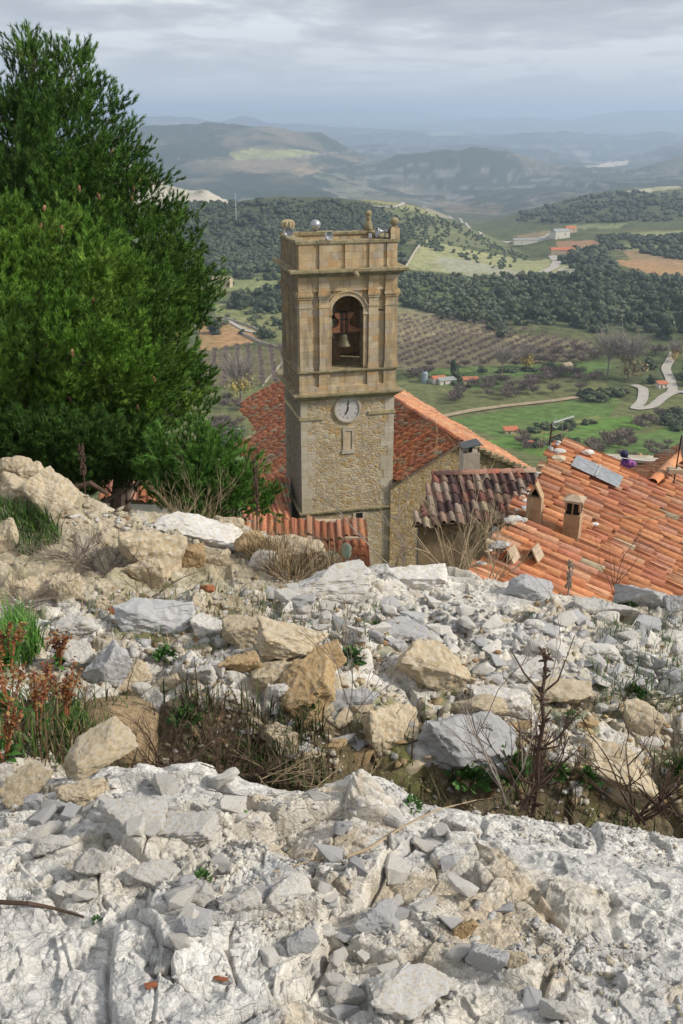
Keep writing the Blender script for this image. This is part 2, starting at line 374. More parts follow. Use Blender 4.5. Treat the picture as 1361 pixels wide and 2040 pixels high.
FG = [
 (0.25, 'z', [(0, -1.62)]),
 (1.3, 'z', [(-600, -1.60), (600, -1.63), (1900, -1.66)]),
 (2.0, 'z', [(-600, -1.75), (300, -1.74), (700, -1.78), (1100, -1.80), (1900, -1.85)]),
 (2.62, 'p', [(-700, 1590), (-100, 1560), (60, 1560), (200, 1503), (280, 1500), (400, 1512), (470, 1535), (560, 1566), (640, 1545), (700, 1535), (780, 1550), (840, 1590), (1000, 1605), (1120, 1625), (1250, 1640), (1361, 1665), (1900, 1700)]),
 (2.85, 'p', [(-700, 1500), (-100, 1520), (60, 1530), (190, 1640), (250, 1740), (400, 1800), (560, 1840), (700, 1840), (840, 1850), (1000, 1850), (1361, 1870), (1900, 1880)]),
 (3.25, 'p', [(-700, 1440), (0, 1460), (150, 1500), (300, 1640), (560, 1720), (700, 1720), (1000, 1730), (1361, 1750), (1900, 1760)]),
 (3.62, 'p', [(-700, 1400), (0, 1400), (170, 1450), (300, 1560), (420, 1620), (560, 1660), (700, 1660), (850, 1660), (1000, 1670), (1150, 1680), (1361, 1700), (1900, 1710)]),
 (3.95, 'p', [(-700, 1340), (0, 1340), (170, 1375), (300, 1385), (450, 1390), (560, 1425), (700, 1440), (850, 1450), (1000, 1470), (1150, 1490), (1361, 1520), (1900, 1560)]),
 (4.4, 'p', [(-700, 1280), (0, 1290), (170, 1300), (300, 1300), (450, 1310), (600, 1320), (750, 1370), (950, 1400), (1100, 1430), (1361, 1460), (1900, 1480)]),
 (5.0, 'p', [(-700, 1230), (0, 1245), (200, 1235), (350, 1232), (500, 1240), (650, 1265), (850, 1290), (1000, 1310), (1150, 1330), (1361, 1360), (1900, 1380)]),
 (5.8, 'p', [(-700, 1160), (0, 1180), (200, 1190), (400, 1195), (600, 1205), (850, 1235), (1100, 1260), (1361, 1290), (1900, 1300)]),
 (6.4, 'p', [(-700, 1100), (0, 1120), (130, 1150), (240, 1165), (430, 1172), (600, 1172), (720, 1178), (900, 1195), (1100, 1215), (1361, 1240), (1900, 1260)]),
 (6.75, 'p', [(-700, 1000), (0, 1020), (130, 1040), (240, 1090), (430, 1100), (560, 1115), (640, 1145), (740, 1155), (900, 1172), (1100, 1196), (1361, 1220), (1900, 1240)]),
 (7.3, 'p', [(-700, 900), (-50, 925), (60, 955), (130, 975), (240, 1005), (330, 1020), (450, 1045), (540, 1075), (600, 1105), (650, 1135), (740, 1143), (900, 1152), (1000, 1160), (1080, 1172), (1150, 1193), (1250, 1200), (1361, 1207), (1900, 1230)]),
 (7.8, 'p', [(-700, 905), (0, 965), (240, 1030), (450, 1080), (640, 1150), (740, 1148), (900, 1160), (1100, 1190), (1250, 1212), (1361, 1222), (1900, 1240)]),
 (9.0, 'z', [(-700, -4.9), (500, -5.2), (1900, -5.5)]),
 (16.0, 'z', [(-700, -10.5), (1900, -10.5)]),
 (30.0, 'z', [(-700, -17.5), (1900, -17.5)]),
]
fgT = Table(FG, -1.7, 1.7, 1201, .25, 30, 700, 13, 9)
SMOOTH = [[(-60, 1860), (230, 1820), (300, 1900), (330, 2100), (-400, 2100)], [(940, 1610), (1420, 1650), (1700, 2100), (1130, 2100), (1110, 1900), (1000, 1760)], [(560, 1990), (700, 1890), (930, 1930), (950, 2100), (540, 2100)], [(200, 1500), (560, 1530), (560, 1600), (260, 1600)], [(640, 1530), (1000, 1590), (1000, 1660), (640, 1600)]]
def poly_soft(px, py, poly):
    w_ = inpoly(px, py, poly).astype(float); return w_
def fg_detail(x, y):
    """broken limestone: stacked slabs, cracked blocks, chips"""
    wx = x + .10 * (fbm(x * 3, y * 3, 3, 5) - .5); wy = y + .10 * (fbm(x * 3, y * 3, 3, 9) - .5)
    h = (.16 - .07 * (y < 2.75)) * (fbm(x * 1.1, y * 1.1, 5, 21) - .5)
    _, _, cx, cy, dx, dy = worley(wx * 2.6, wy * 3.6, 31); 
    f1, f2, *_ = worley(wx * 2.6, wy * 3.6, 31)
    bx_, by_ = proj(x, y, fgT(x / y, y)); smo = np.zeros(x.shape)
    for poly_ in SMOOTH: smo = np.maximum(smo, np.clip(poly_soft(bx_ + 60 * (fbm(x * 5, y * 5, 3, 15) - .5), by_ + 60 * (fbm(x * 5, y * 5, 3, 16) - .5), poly_), 0, 1))
    smo = smo * (y < 2.75)
    blk = sst(fbm(x * 1.4 + 7, y * 1.4, 3, 77), .36, .56) * (1 - smo * .9)
    e1 = f2 - f1
    h1 = (hsh(cx, cy, 3) - .5) * .07 + ((hsh(cx, cy, 4) - .5) * dx + (hsh(cx, cy, 5) - .5) * dy) * .17 - .035 * (1 - sst(e1, 0, .05))
    f1, f2, cx, cy, dx, dy = worley(wx * 8.5, wy * 11, 51); e2 = f2 - f1
    m2 = sst(fbm(x * 2.3 - 3, y * 2.3, 3, 99), .42, .60) * (1 - smo * .85)
    h2 = (hsh(cx, cy, 3) - .4) * .038 + ((hsh(cx, cy, 4) - .5) * dx + (hsh(cx, cy, 5) - .5) * dy) * .075 - .016 * (1 - sst(e2, 0, .08))
    f1, f2, cx, cy, dx, dy = worley(wx * 27, wy * 30, 71); e3 = f2 - f1
    m3 = sst(fbm(x * 3.3 + 31, y * 3.3, 3, 199), .45, .58) * (1 - smo * .8)
    h3 = (hsh(cx, cy, 3) - .4) * .016 + ((hsh(cx, cy, 4) - .5) * dx + (hsh(cx, cy, 5) - .5) * dy) * .02 - .008 * (1 - sst(e3, 0, .15))
    ridg = np.abs(fbm(x * 6, y * 6, 4, 301) - .5)
    facet = 0
    for sc_, am_, sd_ in ((5.2, .055, 611), (13, .024, 621), (31, .010, 631)):
        _, _, cx, cy, dx, dy = worley(wx * sc_, wy * sc_ * 1.25, sd_); facet = facet + am_ * ((hsh(cx, cy, 4) - .5) * dx + (hsh(cx, cy, 5) - .5) * dy + (hsh(cx, cy, 6) - .5) * .35) * 1.6
    rough = .012 * (fbm(x * 34, y * 34, 5, 401, .6) - .5) + .03 * (.2 - ridg) * (1 - m3) + facet * (.6 + .1 * smo) + smo * (.045 * (fbm(x * 5, y * 4, 5, 405, .6) - .5) + .022 * (fbm(x * 16, y * 16, 4, 409, .6) - .5) - .02 * np.maximum(0, .06 - np.abs(fbm(x * 3.3, y * 3.3, 4, 411) - .5)) / .06)
    sc = 1 + .5 * sst(y, 2.8, 3.8)                      # rubble beyond the ditch is coarser
    return h + h1 * (.35 + .65 * blk) * sc, h2 * m2 * sc + h3 * m3 + rough, e1, e2, m2, m3
def fg_z(x, y):
    x = np.asarray(x, float); y = np.asarray(y, float)
    return np.array([gz(a_, b_) for a_, b_ in zip(x.ravel(), y.ravel())]).reshape(x.shape)
# fine sheet for the near slope
pyr = np.concatenate([np.linspace(2150, 1500, 360)])
PX = np.concatenate([np.arange(-1900, -380, 32.), np.arange(-380, 1760, 2.0), np.arange(1760, 3260, 32.)])
# row distances: denser where the slope is seen
Yr = np.concatenate([np.geomspace(.3, 1.15, 16)[:-1], np.geomspace(1.15, 2.9, 620)[:-1], np.geomspace(2.9, 8.0, 520)[:-1], np.geomspace(8.0, 14, 25)])
Ar = (PX - CX) / F / .84
AA, YY = np.meshgrid(Ar, Yr); XX = AA * YY
mac, fin, e1, e2, m2, m3 = fg_detail(XX, YY)
ZB = fgT(AA, YY) + mac * sst(YY, .3, 1.0)
ZB = smooth1(smooth1(ZB, 0, 5), 1, 5)
sl_ = np.hypot(np.gradient(ZB, axis=0) / np.gradient(Yr)[:, None], np.gradient(ZB, axis=1) / (Yr[:, None] * np.gradient(Ar)[None]))
sl_ = smooth1(smooth1(sl_, 0, 5), 1, 5)
ZZ = ZB + fin * sst(YY, .3, 1.0) / (1 + (sl_ / .7) ** 2)
ZZ = ZZ * .5 + smooth1(smooth1(ZZ, 0, 3), 1, 3) * .5
LY = np.log(Yr)
def grid_z(ZG, A1, Yg, a, Y):
    ia = int(np.clip(np.searchsorted(A1, a) - 1, 0, len(A1) - 2)); fa = min(1., max(0., (a - A1[ia]) / (A1[ia + 1] - A1[ia])))
    return ZG[:, ia] * (1 - fa) + ZG[:, ia + 1] * fa
def grid_hit(ZG, A1, Yg, px, py, y0, y1):
    a, r = ray(px, py); a = float(a); r = float(r); z = grid_z(ZG, A1, Yg, a, None); m = (z > r * Yg) & (Yg >= y0) & (Yg <= y1)
    k = int(np.argmax(m)) if m.any() else int(np.searchsorted(Yg, y1)) - 1
    if k > 0:
        d0 = r * Yg[k - 1] - z[k - 1]; d1 = z[k] - r * Yg[k]; t = d0 / (d0 + d1) if d0 > 0 and d1 > 0 else 1.0
        Y = Yg[k - 1] + (Yg[k] - Yg[k - 1]) * t
    else: Y = Yg[k]
    return Vector((a * Y, float(Y), float(np.interp(Y, Yg, z))))
def hit(px, py, y0=1.0, y1=9.0): return grid_hit(ZZ, Ar, Yr, px, py, y0, y1)
def gz(x, y): return float(np.interp(y, Yr, grid_z(ZZ, Ar, Yr, x / y, None)))
# colour: white limestone, warm dust, soil in the rubble mound and the ditch
n_a = fbm(XX * 2.1, YY * 2.1, 5, 501, .6); n_b = fbm(XX * 7, YY * 7, 5, 601, .6); n_c = fbm(XX * 1.0 + 3, YY * 1.0, 4, 701)
def lerp(a, b, f): return a * (1 - f[..., None]) + np.array(b) * f[..., None]
colr = np.zeros(XX.shape + (3,)) + np.array((.66, .645, .61))
colr = lerp(colr, (.42, .42, .43), sst(n_b, .48, .68) * .5)
colr = lerp(colr, (.60, .54, .43), sst(n_a, .52, .68) * .5)
colr = lerp(colr, (.48, .35, .18), sst(n_a * .5 + n_b * .5, .60, .70) * .4)
pxg, pyg = proj(XX, YY, ZZ)
slab = sst(YY, 2.66, 2.85)
back = sst(pyg, 1330, 1230) * sst(pxg, 480, 640) + sst(pxg, 860, 1000) * sst(pyg, 1430, 1340)
back = np.clip(back, 0, 1)
soil = slab * (1 - back * .75) * sst(n_c * .5 + n_b * .5, .38, .56)
colr = lerp(colr, (.42, .34, .21), soil * .8)
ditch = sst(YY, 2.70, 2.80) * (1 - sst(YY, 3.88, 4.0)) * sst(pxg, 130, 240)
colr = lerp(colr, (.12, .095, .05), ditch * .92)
moss = slab * (1 - back) * sst(fbm(XX * 5, YY * 5, 4, 801), .60, .70)
colr = lerp(colr, (.15, .17, .06), moss * .7)
dust = m2 * (1 - sst(e2, .0, .14)); colr = lerp(colr, (.46, .39, .27), dust * .3)
lw = sst(pxg, 640, 560) * sst(pyg, 1200, 1160); colr = lerp(colr, (.47, .41, .30), lw * .6)
colr = lerp(colr, (.12, .13, .05), sst(YY, 8.0, 9.0) * .9)
ny, nx = XX.shape; idx = np.arange(ny * nx).reshape(ny, nx)
quads = np.stack([idx[:-1, :-1], idx[:-1, 1:], idx[1:, 1:], idx[1:, :-1]], -1).reshape(-1, 4)
me = npmesh('ground', np.stack([XX, YY, ZZ], -1).reshape(-1, 3), quads, colr.reshape(-1, 3), smooth=False)
tag(link('ground', me, M['ground']), kind='structure', label='broken white limestone slope in the foreground')

# ---- valley, hills and mountains
ZF = -130
TR = [
 (7.0, 'z', [(-700, -6), (1900, -6)]), (16, 'z', [(-700, -11.2), (1900, -11.2)]), (30, 'z', [(-700, -18.5), (1900, -18.5)]),
 (50, 'z', [(-700, -26), (1900, -26)]), (90, 'z', [(-700, -40), (1900, -42)]), (180, 'z', [(-700, -74), (1900, -78)]),
 (300, 'z', [(-700, -108), (1900, -108)]), (400, 'z', [(-700, -124), (1900, -126)]), (500, 'z', [(-700, -130), (700, -131), (1900, -128)]),
 (700, 'z', [(-700, -130), (1900, -130)]), (900, 'z', [(-700, -128), (700, -130), (1000, -132), (1900, -132)]),
 (1100, 'p', [(-300, 470), (350, 470), (560, 462), (700, 460), (830, 470), (930, 490), (1020, 512), (1100, 505), (1250, 495), (1361, 495), (1900, 490)]),
 (1300, 'p', [(-300, 420), (350, 405), (450, 402), (560, 391), (650, 386), (740, 392), (830, 410), (900, 438), (960, 466), (1010, 488), (1060, 478), (1150, 462), (1250, 455), (1361, 455), (1900, 450)]),
 (1450, 'z', [(-700, -175), (300, -165), (650, -160), (800, -175), (880, -165), (1900, -145)]),
 (1750, 'p', [(-300, 420), (350, 420), (640, 420), (800, 432), (900, 442), (960, 452), (1050, 438), (1150, 418), (1250, 405), (1361, 400), (1900, 395)]),
 (2300, 'p', [(-300, 430), (640, 420), (900, 437), (960, 440), (1000, 432), (1050, 415), (1130, 395), (1180, 383), (1250, 374), (1361, 369), (1600, 366), (1900, 365)]),
 (2700, 'z', [(-700, -235), (0, -235), (900, -255), (1900, -240)]),
 (3300, 'p', [(-300, 385), (250, 385), (560, 395), (850, 415), (960, 412), (1100, 395), (1361, 380), (1900, 375)]),
 (4400, 'p', [(-300, 310), (250, 318), (380, 308), (560, 318), (680, 338), (780, 366), (850, 378), (1000, 372), (1361, 352), (1900, 345)]),
 (5000, 'p', [(-300, 300), (250, 285), (380, 270), (560, 273), (680, 305), (740, 326), (790, 308), (860, 298), (930, 293), (1000, 302), (1060, 314), (1150, 330), (1230, 333), (1361, 316), (1900, 300)]),
 (5500, 'p', [(-300, 290), (200, 275), (260, 266), (300, 257), (380, 250), (450, 253), (560, 256), (620, 266), (680, 288), (740, 330), (800, 345), (1000, 350), (1361, 345), (1900, 330)]),
 (6500, 'z', [(-700, -310), (1900, -310)]),
 (8000, 'p', [(-300, 270), (200, 270), (600, 272), (700, 290), (760, 286), (830, 292), (930, 284), (1040, 294), (1100, 300), (1160, 318), (1215, 322), (1260, 312), (1361, 284), (1500, 262), (1900, 250)]),
 (9300, 'z', [(-700, -330), (1900, -330)]),
 (11000, 'p', [(-300, 270), (200, 262), (600, 264), (700, 270), (800, 262), (880, 268), (960, 272), (1040, 262), (1120, 258), (1200, 268), (1300, 262), (1361, 258), (1900, 250)]),
 (12000, 'z', [(-700, -300), (1900, -300)]),
 (13000, 'p', [(-300, 240), (200, 240), (250, 232), (330, 228), (380, 231), (430, 242), (450, 240), (465, 233), (485, 230), (505, 236), (530, 245), (600, 247), (700, 252), (850, 262), (1000, 270), (1361, 270), (1900, 265)]),
 (16500, 'z', [(-700, -300), (1900, -300)]),
 (20000, 'p', [(-300, 245), (250, 247), (560, 246), (700, 247), (850, 245), (950, 238), (1060, 234), (1130, 240), (1200, 225), (1280, 220), (1361, 218), (1900, 214)]),
 (24000, 'z', [(-700, -300), (1900, -300)]),
 (29000, 'p', [(-300, 235), (250, 228), (400, 226), (480, 221), (560, 218), (620, 215), (700, 211), (760, 214), (850, 221), (900, 229), (1000, 232), (1361, 229), (1900, 228)]),
 (34000, 'z', [(-700, -300), (1900, -300)]),
]
trT = Table(TR, -1.6, 1.6, 1001, 7, 34000, 1600, 7, 5)
def tr_z(x, y):
    x = np.asarray(x, float); y = np.asarray(y, float); d = fbm(x / 90, y / 90, 4, 900) - .5
    d2 = fbm(x / 900, y / 900, 5, 905, .55) - .5
    d3 = np.abs(fbm(x / 420, y / 520, 5, 907, .55) - .5)
    return trT(x / y, y) + d * (4 * sst(y, 120, 500) + 8 * sst(y, 1000, 1400)) + d2 * 110 * sst(y, 2600, 4500) * (1 - .6 * sst(y, 5500, 8000)) - (d3 - .1) * 120 * sst(y, 2400, 3800)
PXt = np.concatenate([np.arange(-1900, -500, 25.), np.arange(-500, 1860, 3.4), np.arange(1860, 3300, 25.)]); At = (PXt - CX) / F / 1.0
Yt = np.concatenate([np.geomspace(7, 250, 60)[:-1], np.geomspace(250, 1500, 330)[:-1], np.geomspace(1500, 8000, 170)[:-1], np.geomspace(8000, 34000, 110)])
AT, YT = np.meshgrid(At, Yt); XT = AT * YT; ZT = tr_z(XT, YT)
def tr_hit(px, py, y0=250, y1=30000): return grid_hit(ZT, At, Yt, px, py, y0, y1)
pxt, pyt = proj(XT, YT, ZT)
ct = np.zeros(XT.shape + (3,)) + np.array((.085, .10, .045))
q1 = fbm(XT / 60, YT / 60, 5, 911, .6); q2 = fbm(XT / 300, YT / 300, 5, 915, .6); q3 = fbm(XT / 1500, YT / 1500, 5, 925, .6)
q4 = fbm(XT / 14, YT / 14, 4, 921, .6)
ct = lerp(ct, (.15, .15, .07), sst(q1, .45, .65) * .8)
ct = lerp(ct, (.055, .07, .035), sst(q4, .5, .62) * .6)
far = sst(YT, 2500, 3200)
strat = fbm(XT / 2600, ZT / 9.0, 3, 930, .6)
ct = lerp(ct, (.05, .065, .05), far * .9)
ct = lerp(ct, (.19, .18, .13), far * sst(q2, .50, .64) * .7)
ct = lerp(ct, (.24, .19, .13), far * sst(q2 * .5 + q3 * .5, .57, .64) * .5)
ct = lerp(ct, (.05, .065, .055), sst(YT, 5200, 8500) * .85)
ct = lerp(ct, (.40, .38, .34), far * sst(strat, .66, .74) * .45)
def patch(poly, col, y0, y1, amt=.9, mod=None):
    global ct
    m = inpoly(pxt + 5 * (q4 - .5), pyt + 4 * (q4 - .5), poly) & (YT > y0) & (YT < y1)
    f = m * amt * np.clip(.45 + q4 * .9, 0, 1)
    if mod is not None: f = f * mod
    ct = lerp(ct, col, np.clip(f, 0, 1))
GREEN = (.095, .16, .045); OLIVE = (.16, .17, .06); TAN = (.30, .22, .12); OCH = (.36, .22, .11); SCRUB = (.075, .09, .04)
patch([(300, 1000), (300, 780), (620, 760), (1500, 760), (1500, 1000)], (.13, .14, .06), 250, 560)
patch([(900, 835), (1215, 785), (1235, 800), (1215, 830), (1010, 880), (930, 850)], GREEN, 250, 560)
patch([(960, 880), (1170, 835), (1260, 830), (1290, 850), (1200, 880), (1080, 910)], (.10, .19, .04), 250, 560)
patch([(1150, 930), (1170, 890), (1361, 845), (1500, 850), (1500, 940)], GREEN, 250, 560)
patch([(1010, 862), (1190, 828), (1205, 836), (1040, 876)], (.20, .19, .08), 250, 560, .6)
patch([(820, 742), (950, 728), (1180, 715), (1240, 735), (1200, 745), (960, 752), (1040, 762), (960, 775), (880, 770)], GREEN, 400, 620)
patch([(1180, 735), (1260, 730), (1300, 790), (1240, 800)], SCRUB, 400, 620)
patch([(440, 885), (500, 880), (500, 925), (440, 925)], GREEN, 250, 560)
patch([(780, 640), (1180, 680), (1180, 720), (830, 735), (780, 735)], (.17, .14, .09), 450, 900)
patch([(780, 610), (960, 640), (1080, 690), (900, 660), (780, 690)], (.30, .25, .15), 450, 900, .7)
patch([(395, 645), (430, 630), (500, 655), (520, 680), (400, 700)], OCH, 450, 900)
patch([(440, 628), (500, 633), (540, 650), (520, 665), (470, 655)], (.36, .29, .16), 450, 900)
patch([(395, 700), (560, 690), (570, 760), (395, 775)], (.20, .17, .10), 420, 900)
patch([(455, 690), (565, 690), (565, 765), (470, 765)], OLIVE, 420, 900, .6, (np.sin(pxt * .42 + (pyt - 700) * .05) > .1))
patch([(430, 605), (570, 600), (570, 690), (520, 660), (430, 628)], (.20, .21, .09), 550, 1000)
patch([(430, 555), (570, 550), (570, 580), (430, 582)], (.20, .23, .10), 700, 1100)
patch([(780, 560), (1060, 560), (1100, 600), (780, 590)], (.12, .15, .06), 600, 1100)
patch([(800, 535), (850, 478), (950, 500), (1060, 520), (1120, 512), (1135, 530), (1090, 550), (950, 550)], (.30, .30, .15), 850, 1290, .95)
patch([(800, 538), (845, 500), (960, 525), (1060, 545), (950, 552)], (.30, .29, .24), 850, 1290, .8, sst(q1, .42, .55))
patch([(1100, 552), (1120, 530), (1160, 535), (1215, 552), (1150, 560)], (.34, .33, .26), 850, 1290, .8)
patch([(700, 400), (850, 415), (1000, 480), (1060, 510), (850, 478), (760, 470)], (.16, .17, .09), 900, 1320, .7)
patch([(640, 388), (740, 390), (860, 420), (900, 438), (820, 420), (740, 402)], (.28, .27, .14), 1100, 1320, .8)
patch([(350, 405), (640, 388), (760, 410), (780, 470), (760, 540), (430, 540), (350, 540)], (.065, .082, .045), 850, 1320, .8)
patch([(430, 480), (600, 480), (780, 500), (780, 548), (430, 548)], (.14, .17, .09), 850, 1200, .7, sst(q1, .42, .55))
patch([(1210, 520), (1300, 515), (1500, 545), (1500, 565), (1310, 550)], OCH, 700, 1600, .95)
patch([(1240, 500), (1280, 498), (1420, 530), (1420, 545), (1260, 520)], (.30, .20, .12), 700, 1600, .8)
patch([(1240, 552), (1330, 555), (1310, 568), (1230, 562)], GREEN, 700, 1600, .7)
patch([(1020, 470), (1110, 458), (1150, 462), (1060, 478)], TAN, 1000, 2200, .9)
patch([(1110, 480), (1180, 478), (1210, 492), (1150, 505), (1110, 495)], (.36, .2, .12), 900, 2200, .8)
patch([(1250, 463), (1361, 460), (1500, 462), (1500, 474), (1280, 474)], (.24, .26, .12), 1000, 2200, .9)
patch([(1210, 488), (1330, 484), (1300, 500), (1200, 498)], (.24, .25, .12), 900, 2200, .8)
patch([(1130, 448), (1250, 445), (1230, 455), (1120, 458)], (.22, .24, .12), 1000, 2200, .8)
patch([(1280, 374), (1350, 370), (1361, 376), (1290, 382)], (.44, .42, .26), 1500, 2600, .9)
patch([(1250, 379), (1300, 376), (1300, 386), (1240, 388)], (.44, .42, .30), 1500, 2600, .8)
patch([(1160, 395), (1500, 385), (1500, 440), (1130, 440), (1040, 430)], (.06, .075, .045), 1500, 2400, .6)
patch([(450, 302), (490, 298), (600, 298), (640, 306), (560, 316), (470, 318)], (.42, .42, .18), 3500, 5600, .9)  # far hill: brightness of sun patches put into the field colours
patch([(455, 322), (520, 316), (620, 325), (600, 342), (500, 346), (465, 340)], (.32, .25, .18), 3500, 5600, .7)
patch([(600, 335), (640, 340), (600, 352), (570, 345)], (.45, .33, .22), 3500, 5600, .7)
patch([(640, 330), (760, 380), (800, 400), (700, 392), (620, 350)], (.30, .30, .20), 2500, 5600, .6, sst(q1, .42, .52))
patch([(840, 408), (880, 425), (905, 436), (885, 435), (850, 420)], (.52, .42, .24), 1100, 4400, .95)
patch([(860, 400), (1010, 405), (990, 428), (890, 425)], (.34, .24, .16), 2500, 4400, .55, sst(q1, .4, .5))
patch([(1180, 330), (1215, 322), (1255, 320), (1250, 328), (1200, 335)], (.75, .66, .52), 5000, 12000, 1)
patch([(1140, 300), (1160, 300), (1200, 330), (1170, 335)], (.42, .40, .30), 5000, 12000, .8, sst(q2, .4, .5))
patch([(850, 262), (930, 256), (930, 268), (860, 272)], (.5, .45, .38), 9000, 14000, .6)
ny, nx = XT.shape; idx = np.arange(ny * nx).reshape(ny, nx)
quads = np.stack([idx[:-1, :-1], idx[:-1, 1:], idx[1:, 1:], idx[1:, :-1]], -1).reshape(-1, 4)
ct = lerp(ct, (.05, .065, .05), sst(q1, .5, .6) * .3 * (YT > 1300))
ct *= np.where(YT < 2400, 1.12, .9)[..., None]
me = npmesh('terrain', np.stack([XT, YT, ZT], -1).reshape(-1, 3), quads, ct.reshape(-1, 3), smooth=True)
tag(link('terrain', me, M['terrain']), kind='structure', label='valley floor, hills and distant mountains')

def ribbon(name, pix, width, mat, kind='structure', lift=.25, ymin=250, label=None, steps=6):
    P = []
    for (a0, b0), (a1, b1) in zip(pix[:-1], pix[1:]):
        for k in range(steps): P.append(tr_hit(a0 + (a1 - a0) * k / steps, b0 + (b1 - b0) * k / steps, ymin))
    P.append(tr_hit(*pix[-1], ymin))
    for _ in range(3): P = [P[0]] + [(P[i - 1] + P[i] * 2 + P[i + 1]) / 4 for i in range(1, len(P) - 1)] + [P[-1]]
    Q = [P[0]]
    for p in P[1:]:
        d = p - Q[-1]; k = max(1, int(d.length / 4)); q0 = Q[-1].copy()
        for i in range(1, k + 1): Q.append(q0 + d * i / k)
    V = []; 
    for i, p in enumerate(Q):
        d = Q[min(i + 1, len(Q) - 1)] - Q[max(i - 1, 0)]; n = Vector((-d.y, d.x, 0)).normalized() * (width / 2)
        for s in (1, 0, -1):
            q = p + n * s; V.append((q.x, q.y, 0))
    V = np.array(V); V[:, 2] = tr_z(V[:, 0], V[:, 1]) + lift; n = len(Q)
    Fc = [(3 * i + k, 3 * i + k + 1, 3 * i + k + 4, 3 * i + k + 3) for i in range(n - 1) for k in (0, 1)]
    o = link(name, npmesh(name, V, Fc), M[mat]); tag(o, label, kind=kind); return Q
ribbon('road', [(1262, 768), (1283, 775), (1280, 800), (1262, 817), (1300, 812), (1325, 790), (1350, 780), (1400, 790)], 5, 'road', lift=.5, label='pale winding road in the valley')
ribbon('road', [(1318, 795), (1342, 780), (1335, 755), (1325, 735), (1338, 715), (1345, 700)], 5, 'road', lift=.5, label='pale road branch climbing right')
ribbon('path', [(860, 835), (960, 815), (1100, 800), (1180, 788), (1230, 775)], 4.5, 'track', lift=.5, label='dry farm track between the fields')
ribbon('road', [(1000, 560), (1070, 548), (1103, 535), (1110, 522), (1100, 510)], 9, 'road', lift=.6, ymin=700, label='curving country road below the hill')
ribbon('road', [(1003, 483), (1040, 479), (1075, 478), (1100, 465), (1140, 452)], 9, 'road', lift=.6, ymin=700, label='distant road past the farmhouse')
ribbon('path', [(415, 630), (450, 637), (490, 660), (520, 665)], 3.5, 'road', lift=.5, ymin=400, label='pale path by the ochre field')
ribbon('path', [(700, 410), (780, 413), (900, 428), (960, 470)], 5, 'road', lift=.6, ymin=800, label='track across the hill')
